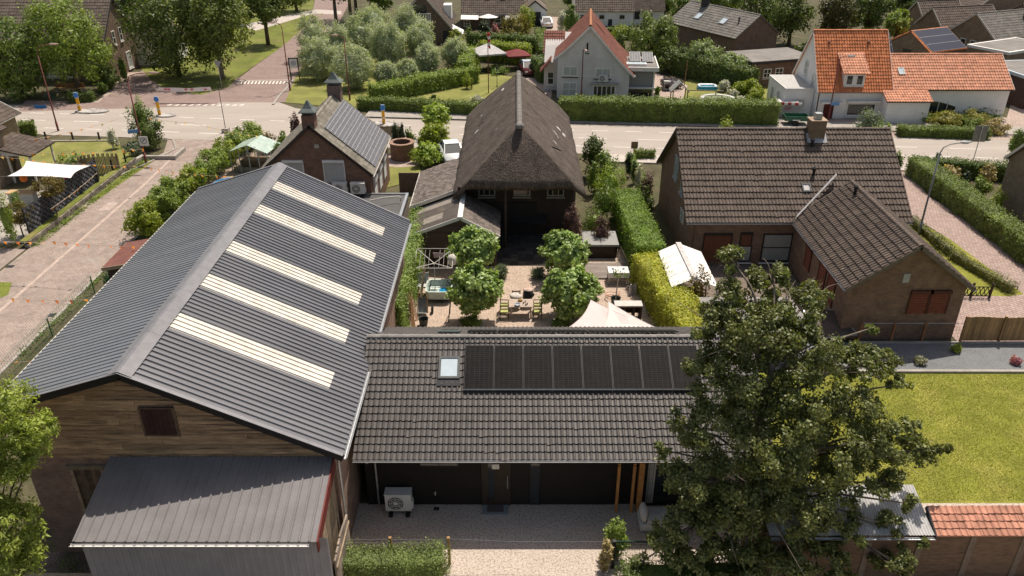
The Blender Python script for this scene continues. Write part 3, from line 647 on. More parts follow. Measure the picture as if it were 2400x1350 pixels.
for i in range(8):
    y0 = BY0 - .05 + i * (BY1 - BY0 + .1) / 8; y1 = y0 + (BY1 - BY0 + .1) / 8 + .03; q = MB(); e = .004 * (i % 2)
    q.add([(BRX - .36, y, BRZ - .045 + e) for y in (y0, y1)] + [(BRX - .05, y, BRZ + .085 + e) for y in (y0, y1)] + [(BRX + .05, y, BRZ + .085 + e) for y in (y0, y1)] + [(BRX + .4, y, BRZ - .11 + e) for y in (y0, y1)], [(0, 1, 3, 2), (2, 3, 5, 4), (4, 5, 7, 6)])
    wm(q, bo).build('ridge_cap', CAPSHEET, barn)
def barn_top(x): return BRZ - .1 - (.487 * (x - BRX) if x > BRX else .307 * (BRX - x))
zz = 4.42; row = 0; PLANKM = M('barn_plank', (.37, .235, .135), .92, .35, 2.2, isl=.28, stretch=(.5, 1, 5), fine=.25, fscale=25, c2=(.10, .065, .045), c2scale=2)
while zz < 7.9:
    hh = random.uniform(.18, .215); xl, xr = -16.42, min(-5.9, BRX + (BRZ - .12 - zz) / .487)
    if zz > 6.55: xl = max(xl, BRX - (BRZ - .12 - zz) / .307)
    cuts = sorted([xl] + [random.uniform(xl + .5, xr - .5) for _ in range(2 if xr - xl > 5 else 1 if xr - xl > 2 else 0)] + [xr])
    if 5.2 < zz < 6.5: cuts = sorted([c for c in cuts if not -12.1 < c < -10.9] + [-12.05, -10.93])
    for a, b in zip(cuts, cuts[1:]):
        if b - a < .1 or (5.3 < zz < 6.42 and a > -12.2 and b < -10.8): continue
        yb = 20.89; q = MB(); t = min(barn_top(a), zz + hh - .014), min(barn_top(b), zz + hh - .014); dy = random.uniform(0, .012)
        q.add([(a + .006, yb - .07 - dy, zz), (b - .006, yb - .07 - dy, zz), (b - .006, yb - .012, max(t[1], zz + .02)), (a + .006, yb - .012, max(t[0], zz + .02)), (a + .006, yb, zz), (b - .006, yb, zz)], [(0, 1, 2, 3), (0, 4, 5, 1), (0, 3, 4), (1, 5, 2)])
        wm(q, bo).build('plank', PLANKM, barn)
    zz += hh
q = MB(); SH = M('hatch_boards', (.055, .026, .02), .85, .3, 4, isl=.25)
hatch = MB(); hatch.bx(-12.08, -10.9, 20.80, 20.86, 5.36, 6.5); ho = wm(hatch, bo).build('hatch', M('hatch_frame', (.14, .09, .06), .9, .3), barn)
for i in range(6): q = MB(); x = -12.0 + i * .168; q.bx(x, x + .16, 20.775 - .004 * (i % 2), 20.80, 5.44, 6.45); wm(q, bo).build('board', SH, ho)
q = MB(); q.bx(-14.95, -14.83, 20.8, 20.92, 1.9, 3.95); q.bx(-13.9, -13.78, 20.8, 20.92, 1.9, 3.95); q.bx(-15.05, -13.7, 20.78, 20.93, 3.95, 4.1); do_ = wm(q, bo).build('door', WOODGREY, barn)
for i in range(5): q = MB(); x = -14.82 + i * .184; q.bx(x, x + .175, 20.85 - .006 * (i % 2), 20.88, 1.9, 3.94); wm(q, bo).build('board', M('door_boards', (.12, .085, .06), .9, .35, 5, isl=.3), do_)
q = MB(); q.tube([(-5.75, 20.6, 4.65), (-5.8, 20.75, 4.3), (-5.8, 20.8, .2)], .05, 8); wm(q, bo).build('downpipe', ZINC, barn)
# lean-to against the barn's front
lean = thing('lean_to', 'dark ribbed metal lean-to against the front of the barn, half in shade', 'shed', (-9.7, 19.3, 0)); lo = V((9.7, -19.3, 0))
LW0, LW1, LY0, LZ0, LY1, LZ1 = -13.45, -5.95, 17.8, 3.7, 20.80, 4.5
dn = V((0, LY0 - LY1, LZ0 - LZ1)); L = dn.length; dn.normalize(); ax = V((-1, 0, 0)); nrm = ax.cross(dn)
if nrm.z < 0: ax = V((1, 0, 0)); nrm = ax.cross(dn)
LSHEET = M('lean_to_sheet', (.19, .178, .18), .5, .12, 1, spec=.25, fine=.08, fscale=25)
m4 = Matrix((ax, dn, nrm)).transposed().to_4x4(); n = 8; wd = (LW1 - LW0) / n; me = rib_sheet('roof_sheet', wd, L, LSHEET, 3, .05, .09, .04)
minor = []
for i in range(n):
    x = LW0 + i * wd if ax.x > 0 else LW1 - i * wd
    o = obj('roof_sheet', me, lean); o.matrix_local = Matrix.Translation(V((x, LY1, LZ1)) + nrm * .003 * (i % 2) + lo) @ m4
gutter(lean, V((LW0 - .05, LY0 - .07, LZ0 - .06)) + lo, V((LW1 - .25, LY0 - .07, LZ0 - .06)) + lo, WHITE, .06)
WSHEET = M('grey_wall_sheet', (.29, .28, .285), .5, .1, 1.5, fine=.08)
q = MB(); prof = []
x = LW0 + .12
while x < LW1 + .25: prof += [(x, 0), (x + .12, 0), (x + .14, -.035), (x + .2, -.035), (x + .22, 0)]; x += .24
k = len(prof); q.add([(a, LY0 + .2 + b, 0) for a, b in prof] + [(a, LY0 + .2 + b, LZ0 - .02) for a, b in prof], [(i, i + 1, k + i + 1, k + i) for i in range(k - 1)]); wm(q, lo).build('wall_cladding', WSHEET, lean, fix=False)
q = MB(); q.prism([(LY0 + .25, 0), (LY1 + .05, 0), (LY1 + .05, LZ1 - .05), (LY0 + .25, LZ0 - .05)], LW0 + .15, LW1 - .1, 'x'); wm(q, lo).build('wall', BR_OLD, lean)
q = MB(); q.slab([(LW1 + .02, LY0 - .02, LZ0 - .42), (LW1 + .02, LY1, LZ1 - .42), (LW1 + .02, LY1, LZ1 + .03), (LW1 + .02, LY0 - .02, LZ0 + .03)], .05); wm(q, lo).build('side_board', M('dark_red_board', (.14, .028, .022), .6, .15), lean)
for i in range(5): q = MB(); y = LY0 + .3 + i * .5; q.bx(LW1 - .09, LW1 - .05, y, y + .47, 0, LZ0 - .35 + i * .13); wm(q, lo).build('side_plank', WOODGREY, lean)
gate = thing('side_gate', 'weathered board gate standing between barn lean-to and black bungalow', 'gate', (-5.75, 18.6, 0))
for i in range(7):
    q = MB(); y = i * .3; q.bx(-.03, .03, y, y + .29, 0, 2.2 - .05 * abs(i - 3)); q.build('board', M('gate_board', (.26, .21, .17), .9, .25, 4, isl=.2), gate)
q = MB(); q.beam((.05, 0, .5), (.05, 2.1, .5), .04, .1); q.beam((.05, 0, 1.7), (.05, 2.1, 1.7), .04, .1); q.build('rail', WOODGREY, gate)
# red-roofed little shed behind the barn's left wall
rs = thing('red_shed', 'small dark shed with a red roof tucked against the left side of the barn', 'shed', g(300, 640)); p = [g(238, 628, 2.2), g(330, 596, 2.2 + .5), g(392, 528, 2.2 + .5), g(295, 573, 2.2)]
RF = M('red_felt', (.17, .07, .055), .85, .15, 2, fine=.2); off = -V(rs.location)
pp = [V((p[0].x, p[0].y, 2.2)), V((p[0].x + 2.6, p[0].y - .3, 2.75)), V((p[0].x + 2.6, p[3].y + .1, 2.75)), V((p[3].x - .1, p[3].y + .3, 2.2))]
q = MB(); q.slab(pp, .07); wm(q, off).build('roof', RF, rs)
q = MB(); q.beam(pp[0] - Z * .08 - Y_ * .03, pp[1] - Z * .08 - Y_ * .03, .05, .2); q.beam(pp[0] - Z * .08, pp[3] - Z * .08, .05, .16); wm(q, off).build('fascia', M('fascia_wood', (.3, .24, .16), .8, .2), rs)
q = MB(); q.prism([(pp[0].x + .2, 0), (pp[1].x, 0), (pp[1].x, 2.6), (pp[0].x + .2, 2.12)], pp[0].y + .15, pp[3].y - .2, 'y'); wm(q, off).build('wall', WOODDARK, rs)
# ================================================================ black bungalow
bung = thing('bungalow', 'low black bungalow with dark tiled roof and a row of solar panels', 'house', (-6, 23.3, 0)); uo = -V(bung.location)
BX0, BX1, BEY, BEZ, BRY, BRIDZ = -5.75, 9.5, 22.42, 3.0, 27.05, 5.37
c_, s_ = (BRY - BEY), (BRIDZ - BEZ); ln = math.hypot(c_, s_); vv = V((0, c_ / ln, s_ / ln))
f0 = Frame(V((BX0, BEY, BEZ)) + uo, (1, 0, 0), vv, BX1 - BX0, ln); f1 = Frame(V((BX1, 2 * BRY - BEY, BEZ)) + uo, (-1, 0, 0), (0, -vv.y, vv.z), BX1 - BX0, ln)
def fh(fr, x, y): q = fr.uv(hit(x, y, fr.p(0, 0) - uo, fr.N) + uo); return q
pu, pv1 = fh(f0, 1091, 814); _, pv0 = fh(f0, 1091, 917); su, sv1 = fh(f0, 1030, 838); su1, sv0 = fh(f0, 1077, 890)
r0 = roof_slope(bung, f0, (.206, ln / 17, .05, .045, 'pan'), TILE_F, limit=300, skip=lambda u, v: (su < u < su1 and sv0 < v < sv1), jit=.003)
r1 = roof_slope(bung, f1, (.206, ln / 17, .042, .026, 'low'), TILE_F)
ridge_caps(r0, f0.p(-.02, ln, .03), f0.p(f0.Lu + .02, ln, .03), .125, M('ridge_tile_anthracite', (.22, .205, .19), .65, .12, 2, isl=.08), .29)
CELL = MBRICK('black_solar_cells', (.012, .011, .011), (.009, .008, .0085), (.034, .031, .03), .19, .095, .007, offset=0, rough=.5, var=.2, bump=0); CELL.node_tree.nodes['Principled BSDF'].inputs['Specular IOR Level'].default_value = .05; PFR = M('panel_frame_black', (.045, .043, .043), .35, .1, metal=.4)
pw = (fh(f0, 1572, 865)[0] - fh(f0, 1091, 865)[0]) / 7
for i in range(8): solar(bung, f0, pu + i * pw + .01, pv0, pw - .02, pv1 - pv0, PFR, CELL)
q = MB(); q.slab([f0.p(pu - .02, pv0 - .03, .15), f0.p(pu + 8 * pw, pv0 - .03, .15), f0.p(pu + 8 * pw, pv0 - .004, .17), f0.p(pu - .02, pv0 - .004, .17)], .03); q.build('panel_rail', STEEL, bung)
for i in range(7): solar(bung, f1, f1.Lu - (pu + i * pw * 1.08) - pw * 1.08, ln - .5 - pw * .95, pw * 1.06, pw * .95, PFR, CELL)
skylight(bung, f0, su, sv0, su1 - su, sv1 - sv0, M('skylight_frame', (.09, .095, .095), .5, .1), SKYGLASS, DARKMETAL)
skylight(bung, f1, f1.Lu - 3.6, ln - 2.2, .9, 1.2, M('skylight_frame', (.09, .095, .095), .5, .1), M('green_glass', (.2, .27, .24), .1, .1, spec=.8))
gutter(bung, f0.p(0, -.05, .0), f0.p(f0.Lu, -.05, .0), M('bright_gutter', (.62, .6, .58), .35, .1, metal=.3), .06)
q = MB(); q.beam(f0.p(0, .0, -.1), f0.p(f0.Lu, 0, -.1), .03, .2); q.build('eaves_board', BLACK, bung)
BLKW = M('black_stained_wood', (.016, .012, .010), .8, .3, 3, stretch=(.4, 1, 8))
q = MB(); q.prism([(23.36, 0), (30.7, 0), (30.7, 3.2), (27.05, 5.25), (23.36, 3.35)], BX0 + .2, BX1 - .2, 'x'); wm(q, uo).build('wall', BLKW, bung)
z = .0
for i in range(16):
    q = MB(); a = -5.55; 
    q.add([(BX0 + .18, 23.33, z), (3.95, 23.33, z), (3.95, 23.352, z + .2), (BX0 + .18, 23.352, z + .2), (BX0 + .18, 23.358, z), (3.95, 23.358, z)], [(0, 1, 2, 3), (0, 4, 5, 1)]); wm(q, uo).build('plank', BLKW, bung); z += .198
def up(x0, x1, z0, z1, y, mat, name, d=.05, par=None):
    q = MB(); q.bx(x0, x1, y - d, y, z0, z1); return wm(q, uo).build(name, mat, par or bung)
dx0, dx1 = g(1130, 1182).x, g(1197, 1182).x
dr = up(dx0, dx1, 0, 2.35, 23.34, M('brown_door', (.035, .024, .016), .6, .2), 'door', .06); up(dx0 + .25, dx0 + .5, .3, 2.2, 23.275, GLASS, 'pane', .01, dr); q = MB(); q.tube([(dx1 - .12, 23.24, .9), (dx1 - .12, 23.24, 1.5)], .02, 6); wm(q, uo).build('handle', STEEL, dr)
wx = g(1240, 1178).x; win(bung, V((wx, 23.33, .02)) + uo, (1, 0, 0), .42, 2.3, 1, 1, .05, BLACK, GLASS, sill=False, d=.03)
win(bung, V((-3.5, 23.33, 1.9)) + uo, (1, 0, 0), 1.5, .55, 2, 1, .05, BLACK, GLASS, sill=False, d=.03)
up(gy(1153, 1095, 23.2).x, gy(1170, 1095, 23.2).x, gy(1160, 1098, 23.2).z, gy(1160, 1087, 23.2).z, 23.26, M('lamp_white', (.65, .6, .52), .5, .1), 'wall_lamp', .1)
sx0 = g(1507, 1172).x
for i in range(4): up(sx0 + .02 + i * .075, sx0 + .08 + i * .075, .08, 2.4, 23.33 - .02 * (i % 2), M('pale_curtain', (.5, .47, .43), .9, .1), 'curtain_fold', .03)
win(bung, V((sx0 - .1, 23.34, .02)) + uo, (1, 0, 0), 3.6, 2.5, 2, 1, .1, BLACK, GLASS, 'sliding_door', sill=False, d=.07)
q = MB(); x = g(890, 1182).x; q.tube([(x - .1, 22.36, 2.9), (x - .03, 22.9, 2.6), (x, 23.25, 2.3), (x, 23.25, .1)], .04, 8); wm(q, uo).build('downpipe', ZINC, bung)
q = MB(); x = g(1023, 1182).x; q.tube([(x, 23.3, .75), (x, 23.15, .75), (x, 23.12, .68)], .025, 6); q.tube([(x - .06, 23.14, .8), (x + .06, 23.14, .8)], .012, 6); wm(q, uo).build('tap', STEEL, bung)
ORW = M('orange_timber', (.42, .19, .06), .65, .2, 6)
q = MB(); x = sx0 - .28; q.bx(x - .1, x + .1, 22.95, 23.15, 0, 3.0); wm(q, uo).build('post', ORW, bung)
for px in (1440, 1475):
    P = g(px + 3, 1200); t = thing('timber_post', 'orange timber post and beam, ' + ('left one of the pair' if px == 1440 else 'right one of the pair, nearer the glass door'), 'post', P, 0, 'orange timber posts by the glass door')
    q = MB(); q.bx(-.05, .05, -.05, .05, 0, 2.3); q.build('post', ORW, t); q = MB(); q.beam((0, -.02, 2.36), (0, 23.3 - P.y, 2.5), .1, .12); q.build('beam', ORW, t)
ac_unit('white heat pump on black feet on the gravel at the bungalow wall', (g(908, 1195).x, 22.75, 0), 0, .98, .78, .4, name='heat_pump')
q = MB(); P = g(1161, 1193); q.bx(-.5, .5, -.32, .3, 0, .035); mt = tag(q.build('door_step', M('bluestone', (.22, .24, .25), .7, .2, 4)), 'blue-grey stone slab in front of the black front door', 'step'); mt.location = P
q = MB(); q.bx(-.32, .32, -.2, .2, .036, .05); dm = tag(q.build('doormat', M('doormat', (.10, .085, .075), .95, .3, 20, bump=.01)), 'dark doormat lying on the blue stone slab', 'doormat'); dm.location = P
q = MB(); P = g(1023, 1193); q.bx(-.11, .11, -.08, .08, 0, .03); o = tag(q.build('drain_cover', DARKMETAL), 'small dark drain cover in the gravel below the tap', 'drain'); o.location = P
# ================================================================ thatched farmhouse
TH_ = M('thatch', (.092, .072, .059), .95, .35, 1.3, bump=.09, bscale=8, fine=.55, fscale=9, c2=(.06, .047, .04), c2scale=.6, stretch=(1.6, 1.6, .45))
TCAP = M('thatch_ridge_tile', (.22, .205, .19), .85, .2, 3, isl=.12)
farm = thing('thatched_farmhouse', 'thatched farmhouse with mossy hipped roof and grey ridge tiles', 'house', (.47, 47.5, 0)); fo = -V(farm.location)
XC, HW, YF, YB, ZE, ZRG, YR0, YR1 = .47, 4.2, 46.6, 64.5, 3.6, 7.5, 48.5, 62.6
nx, ny = 18, 40; vs = []; fs = []
def thatch_side(sgn):
    """one curved thatched slope with thickness, front edge follows the half hip"""
    mb = MB(); k = 14; m = 30; top = []; 
    for i in range(m + 1):
        for j in range(k + 1):
            t = j / k                                  # 0 ridge .. 1 eave
            z = ZRG - (ZRG - ZE) * (t ** 1.08) + .03 * math.sin(math.pi * t)
            x = XC + sgn * HW * t
            f0 = YR0 - (YR0 - 46.35) * min(1, t / .78) + max(0, (t - .78) / .22) * .55; f1 = YR1 + (YB - YR1) * min(1, t / .8)
            y = f0 + (f1 - f0) * i / m
            w = .05 * math.sin(y * 1.9 + t * 5 + sgn) + .035 * math.sin(y * 4.3 - t * 9)
            top.append((x + sgn * w * .3, y, z + w * .5))
    q = k + 1; n = len(top); bot = [(a * 1.0, b, c - .32) for a, b, c in top]
    fs = [(i * q + j, i * q + j + 1, (i + 1) * q + j + 1, (i + 1) * q + j) for i in range(m) for j in range(k)]
    fs += [tuple(n + a for a in f[::-1]) for f in fs]
    for i in range(m): fs += [(i * q + k, n + i * q + k, n + (i + 1) * q + k, (i + 1) * q + k)]
    for j in range(k): fs += [(j, n + j, n + j + 1, j + 1), (m * q + j, m * q + j + 1, n + m * q + j + 1, n + m * q + j)]
    mb.add(top + bot, fs); return wm(mb, fo).build('roof', TH_, farm, True)
ra, rb = thatch_side(-1), thatch_side(1)
def hip(y0, ye, tmax, fw):
    mb = MB(); k = 10; m = 14; top = []
    for j in range(k + 1):
        t = j / k * tmax
        for i in range(m + 1):
            s = (i / m) * 2 - 1; z = ZRG - (ZRG - ZE) * (t ** 1.08) + .03 * math.sin(math.pi * t); y = y0 + (ye - y0) * t / tmax - fw * .25 * (1 - s * s) * (t / tmax)
            w = .04 * math.sin(s * 9 + t * 11); top.append((XC + s * HW * t * 1.004, y + w * fw * .5, z + .02 + w * .4))
    q = m + 1; n = len(top); bot = [(a, b + fw * .1, c - .34) for a, b, c in top]
    fs = [(j * q + i, (j + 1) * q + i, (j + 1) * q + i + 1, j * q + i + 1) for j in range(k) for i in range(m)]
    fs += [tuple(n + a for a in f[::-1]) for f in fs] + [(k * q + i, n + k * q + i, n + k * q + i + 1, k * q + i + 1) for i in range(m)]
    mb.add(top + bot, fs); return wm(mb, fo).build('hip', TH_, farm, True)
hip(YR0, 46.3, .79, 1); hip(YR1, YB, .8, -1)
ridge_caps(ra, V((XC, YR0 - .1, ZRG + .07)) + fo, V((XC + .05, YR1 + .2, ZRG + .09)) + fo, .2, TCAP, .3)
q = MB(); q.blob((XC, YR0 - .25, ZRG + .12), (.3, .3, .22), 8, 6); wm(q, fo).build('ridge_end', TCAP, farm)
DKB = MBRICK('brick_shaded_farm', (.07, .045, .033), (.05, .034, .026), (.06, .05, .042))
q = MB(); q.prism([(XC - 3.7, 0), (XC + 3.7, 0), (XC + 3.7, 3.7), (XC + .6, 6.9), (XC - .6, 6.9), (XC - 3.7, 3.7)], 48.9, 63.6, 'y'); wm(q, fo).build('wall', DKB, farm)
for x in (-2.2, .1, 2.3): win(farm, V((x, 48.9, 2.75)) + fo, (1, 0, 0), 1.1, .8, 3, 1, .07, M('pale_frame', (.4, .36, .3), .6, .1), GLASS)
for x in (-3.3, -.4, 3.9): q = MB(); q.bx(x - .08, x + .08, 46.7, 46.86, 0, 4.2); wm(q, fo).build('post', WOODDARK, farm)
q = MB(); q.bx(-3.4, 4.0, 46.68, 46.88, 4.0, 4.16); wm(q, fo).build('beam', WOODDARK, farm)
q = MB(); q.bx(-2.0, 1.6, 48.75, 48.88, 0, 2.3); dd = wm(q, fo).build('door', WOODDARK, farm)
for i in range(4): q = MB(); q.bx(-1.95 + i * .9, -1.1 + i * .9, 48.71, 48.745, .05, 2.25); wm(q, fo).build('door_leaf', M('stable_door', (.028, .024, .022), .8, .2), dd)
MOSS = M('bare_reed_patch', (.42, .41, .4), .9, .25, 6)
def slit(P0, L, wdt, u):
    q = MB(); d = u.normalized(); s = d.cross(V((0, 0, 1))).normalized() * wdt; vs = []
    for i in range(7): t = i / 6; w_ = math.sin(math.pi * min(max(t, .06), .94)); vs += [P0 + d * L * t + s * w_ + V((0, 0, .06 + .02 * w_)), P0 + d * L * t - s * w_ + V((0, 0, .06))]
    q.add(vs, [(2 * i, 2 * i + 1, 2 * i + 3, 2 * i + 2) for i in range(6)]); return wm(q, fo)
NRr = V((ZRG - ZE, 0, HW)).normalized(); NLl = V((-(ZRG - ZE), 0, HW)).normalized(); OR_ = V((XC, 50, ZRG + .06))
for x0, y0, x1, y1, nn in ((1292, 303, 1309, 326, NRr), (1292, 327, 1308, 345, NRr), (1304, 297, 1314, 309, NRr), (1318, 313, 1325, 323, NRr), (1293, 345, 1321, 358, NRr),
                           (1122, 296, 1127, 292, NLl), (1112, 317, 1122, 305, NLl), (1137, 272, 1142, 267, NLl), (1128, 290, 1134, 285, NLl), (1158, 311, 1170, 300, NLl), (1126, 275, 1131, 270, NLl), (1176, 215, 1181, 208, NLl)):
    a, b = hit(x0, y0, OR_, nn), hit(x1, y1, OR_, nn); slit(a, (b - a).length, .09, b - a).build('worn_patch', MOSS, farm)
# slate wing and corrugated gable shed at its left
wing = thing('slate_wing', 'low side wing with grey slate roof beside the thatched house', 'outbuilding', (-6.4, 47.8, 0)); wo = -V(wing.location)
L_ = math.hypot(3.0, 1.15); fw_ = Frame(V((-6.55, 54.4, 2.42)) + wo, (0, -1, 0), (3.0 / L_, 0, 1.15 / L_), 6.6, L_ + .6)
rw = roof_slope(wing, fw_, (.28, .24, .012, .03, 'low'), SLATE, limit=300, jit=.014)
gutter(wing, fw_.p(0, -.03, -.02), fw_.p(6.6, -.03, -.02), WHITE, .07)
q = MB(); q.beam(fw_.p(6.62, -.05, -.05), fw_.p(6.62, L_ + .3, -.05), .05, .22, fw_.N); q.build('bargeboard', M('pale_board', (.5, .48, .45), .6, .1), wing)
q = MB(); q.prism([(-6.35, 0), (-3.1, 0), (-3.1, 3.5), (-6.35, 2.35)], 47.95, 54.2, 'y'); wm(q, wo).build('wall', WOODDARK, wing)
shed = thing('gable_shed', 'brown plank shed with corrugated roof and white gable boards', 'shed', (-3.5, 44, 0)); sho = -V(shed.location)
RXs, RZs = -3.1, 3.33
CORR = M('fibre_cement', (.17, .145, .125), .85, .2, 2, c2=(.30, .25, .19), c2scale=.8, c2lo=.58, c2hi=.72)
CORRL = M('old_clear_sheet', (.42, .37, .31), .6, .2, 3)
for side, xe, ze in ((0, -6.35, 2.1), (1, -.75, 2.1)):
    dn = V((xe - RXs, 0, ze - RZs)); L = dn.length; dn.normalize(); nrm = V((-dn.z, 0, dn.x)) if dn.x > 0 else V((dn.z, 0, -dn.x)); ax = dn.cross(nrm); m4 = Matrix((ax, dn, nrm)).transposed().to_4x4()
    if side == 0:
        def corr(w, L, mat, nm='roof_sheet'):
            k = int(w / .1); mb = MB(); pts = [(i * w / (2 * k), .04 * (i % 2)) for i in range(2 * k + 1)]; n = len(pts)
            mb.add([(a, 0, b) for a, b in pts] + [(a, L, b) for a, b in pts], [(i, i + 1, n + i + 1, n + i) for i in range(n - 1)]); return mb.mesh(nm, mat, False, False)
        y0, y1, n = 43.9, 47.9, 4; wd = (y1 - y0) / n
        for i in range(n):
            y = y0 + i * wd if ax.y > 0 else y1 - i * wd; lows = i if ax.y < 0 else n - 1 - i
            me = corr(wd + .02, L, CORRL if lows == 0 else CORR); o = obj('roof_sheet', me, shed); o.matrix_local = Matrix.Translation(V((RXs, y, RZs)) + nrm * .004 * i + sho) @ m4
        me = corr(.9, 1.3, CORRL); o = obj('clear_sheet', me, shed); o.matrix_local = Matrix.Translation(V((RXs, 45.6 if ax.y < 0 else 44.7, RZs)) + dn * 1.2 + nrm * .04 + sho) @ m4
    else:
        f = Frame(V((xe, 43.9, ze)) + sho, (0, 1, 0), (-dn.x, 0, -dn.z), 4.0, L); roof_slope(shed, f, (.3, .26, .012, .03, 'low'), SLATE, limit=150, jit=.012)
    q = MB(); q.beam(V((RXs, 43.86, RZs - .04)), V((xe, 43.86, ze - .04)), .04, .2, nrm); wm(q, sho).build('bargeboard', WHITE, shed)
q = MB(); q.beam((RXs, 43.8, RZs + .05), (RXs, 47.9, RZs + .05), .3, .05); wm(q, sho).build('ridge_cap', WHITE, shed)
gutter(shed, V((-6.4, 43.9, 2.05)) + sho, V((-6.4, 47.9, 2.05)) + sho, M('pale_board', (.5, .48, .45)), .06)
q = MB(); q.prism([(-6.15, 0), (-.95, 0), (-.95, 2.05), (RXs, 3.2), (-6.15, 2.1)], 44.05, 47.7, 'y'); wm(q, sho).build('wall', WOODDARK, shed)
SHP = M('brown_shed_plank', (.10, .068, .05), .85, .3, 3, isl=.2, stretch=(.5, 1, 5)); z = .05
while z < 3.1:
    xl = -6.17 if z < 2.05 else RXs - (RZs - .12 - z) / 1.23 * 3.25; xr = -.93 if z < 2.0 else RXs + (RZs - .12 - z) / 1.23 * 2.3
    q = MB(); q.add([(xl, 44.0, z), (xr, 44.0, z), (xr, 44.03, z + .14), (xl, 44.03, z + .14), (xl, 44.05, z), (xr, 44.05, z)], [(0, 1, 2, 3), (0, 4, 5, 1)]); wm(q, sho).build('plank', SHP, shed, fix=False); z += .145
win(shed, V((-2.6, 43.99, .9)) + sho, (1, 0, 0), 1.3, .9, 2, 1, .07, WOODDARK, GLASS)
# ================================================================ small brick house with solar roof and two chimneys
sol = thing('solar_brick_house', 'small brown brick house with a grid of solar panels and two chimneys', 'house', (-17.0, 51, 0)); W_, D_ = 7.4, 8.4
fr = house(sol, W_, D_, 3.55, 6.75, 'y', BR_SM, (.23, .33, .04, .028, 'low'), M('tile_mossy', (.25, .225, .185), .85, .25, 1.6, isl=.2, c2=(.12, .11, .085), c2scale=1.2), oe=.25, og=.12, verge=WOODDARK, gut=WHITE, limit=0)
PC = MBRICK('blue_solar_cells', (.095, .09, .105), (.08, .077, .09), (.36, .345, .34), .3, .3, .022, offset=0, rough=.3, var=.06, bump=0)
right = fr[1]; u0, v1 = right.uv(hit(757, 300, right.p(0, 0) + V(sol.location), right.N) - V(sol.location)); u1, _ = right.uv(hit(800, 236, right.p(0, 0) + V(sol.location), right.N) - V(sol.location))
u0 = max(.35, u0); v1 = min(v1, right.Lv - .6)
nu, nv = 5, 3; pw, ph = (right.Lu - .35 - u0) / nu, (v1 - .12) / nv
for i in range(nu):
    for j in range(nv): solar(sol, right, u0 + i * pw, .12 + j * ph, pw - .015, ph - .015, STEEL, PC, n=.12)
GH = M('verdigris_hood', (.105, .125, .12), .55, .15, 3)
chimney(sol, (W_ / 2 - .05, .45), .82, .85, 5.4, 7.45, BR_SM, 'hood', GH); chimney(sol, (W_ / 2 + .15, D_ - .45), .95, .8, 5.4, 7.55, MBRICK('brick_purple', (.2, .12, .1), (.16, .1, .085), (.2, .17, .15)), 'hood', GH)
SHW = M('white_shutter_slats', (.52, .51, .49), .5, .06)
for pa, pb in ((664, 712), (758, 808)): a, b = gy(pa, 380, 51), gy(pb, 428, 51); shutter(sol, V((a.x + 17, 0, b.z)), (1, 0, 0), gy(pb, 380, 51).x - a.x - .1, a.z - b.z, SHW, WHITE, slat=.05)
q = MB(); q.bx(.62, .92, -.04, 0, 4.05, 4.25); q.bx(3.9, 4.2, -.04, 0, 5.3, 5.55); q.build('vent_plate', M('pale_vent', (.42, .38, .33), .7), sol)
for y in (1.2, 3.4, 5.6): shutter(sol, V((W_, y, 1.0)), (0, 1, 0), 1.1, 1.4, SHW, WHITE, slat=.06, box=.3)
ac_unit('white air conditioner on the flat roof, in front of the brick gable', (gy(822, 450, 50.4).x, 50.4, 2.07), 0, .95, .72, .36)
ac_unit('white air conditioner half hidden behind the barn roof edge', (gy(780, 450, 50.4).x, 50.4, 2.07), 0, .95, .72, .36)
flat = thing('flat_extension', 'flat roofed extension with dark felt and pale rim between barn and brick house', 'outbuilding', (-13.1, 46.0, 0))
q = MB(); q.bx(0, 6.0, 0, 4.9, 0, 1.95); q.build('wall', M('beige_render', (.33, .27, .22), .9, .2), flat)
q = MB(); q.bx(.1, 5.9, .1, 4.8, 1.95, 2.06); q.build('roof', FELTDK, flat)
q = MB(); q.bx(5.88, 6.06, -.02, 4.9, 1.94, 2.18); q.bx(0, 5.88, 4.8, 4.92, 1.94, 2.16); q.bx(0, 5.88, -.04, .1, 1.94, 2.16); q.build('roof_rim', ZINC, flat)
q = MB(); a = g(865, 470, 2.5); b = g(935, 460, 2.5); fl = -V(flat.location)
q.tube([a + fl, (a + b) / 2 + fl + Z * .06, b + fl, b + fl + V((.12, -.1, -.05)), b + fl + V((.1, -.15, -.3))], .04, 8); q.build('flue_pipe', M('pale_pipe', (.45, .43, .4), .5), flat)
# ================================================================ brown brick house on the right, with annex
bh = thing('brown_brick_house', 'brown brick house with long tiled front slope and a chimney', 'house', (10.75, 44.3, 0)); bl = -V(bh.location)
W_, D_ = 12.95, 10.2
fr = house(bh, W_, D_, 3.2, 7.0, 'x', BR_BR, PANB, TILE_B, oe=.42, og=.3, limit=300, verge=WOODDARK, gut=M('bright_gutter', (.62, .6, .58)), jit=.006)
FS = fr[0]
def rp(x, y): q = FS.uv(hit(x, y, FS.p(0, 0) - bl, FS.N) + bl); return q
u, v = rp(1908, 300); P = FS.p(u, FS.Lv - .35)
chimney(bh, (P.x, P.y), .95, .85, 5.9, 7.75, MBRICK('brick_chimney_tan', (.25, .16, .09), (.19, .12, .07), (.2, .16, .12)), 'slab', M('chimney_mortar', (.33, .24, .17), .9))
q = MB(); q.bx(P.x - .2, P.x + .2, P.y - .2, P.y + .2, 7.82, 8.2); q.build('flue_cap', STEEL, bh)
q = MB(); q.slab([FS.p(u - .62, FS.Lv - 1.15, .09), FS.p(u + .62, FS.Lv - 1.15, .09), FS.p(u + .62, FS.Lv - .4, .1), FS.p(u - .62, FS.Lv - .4, .1)], .02); q.build('lead_flashing', M('lead', (.33, .33, .34), .6, .2), bh)
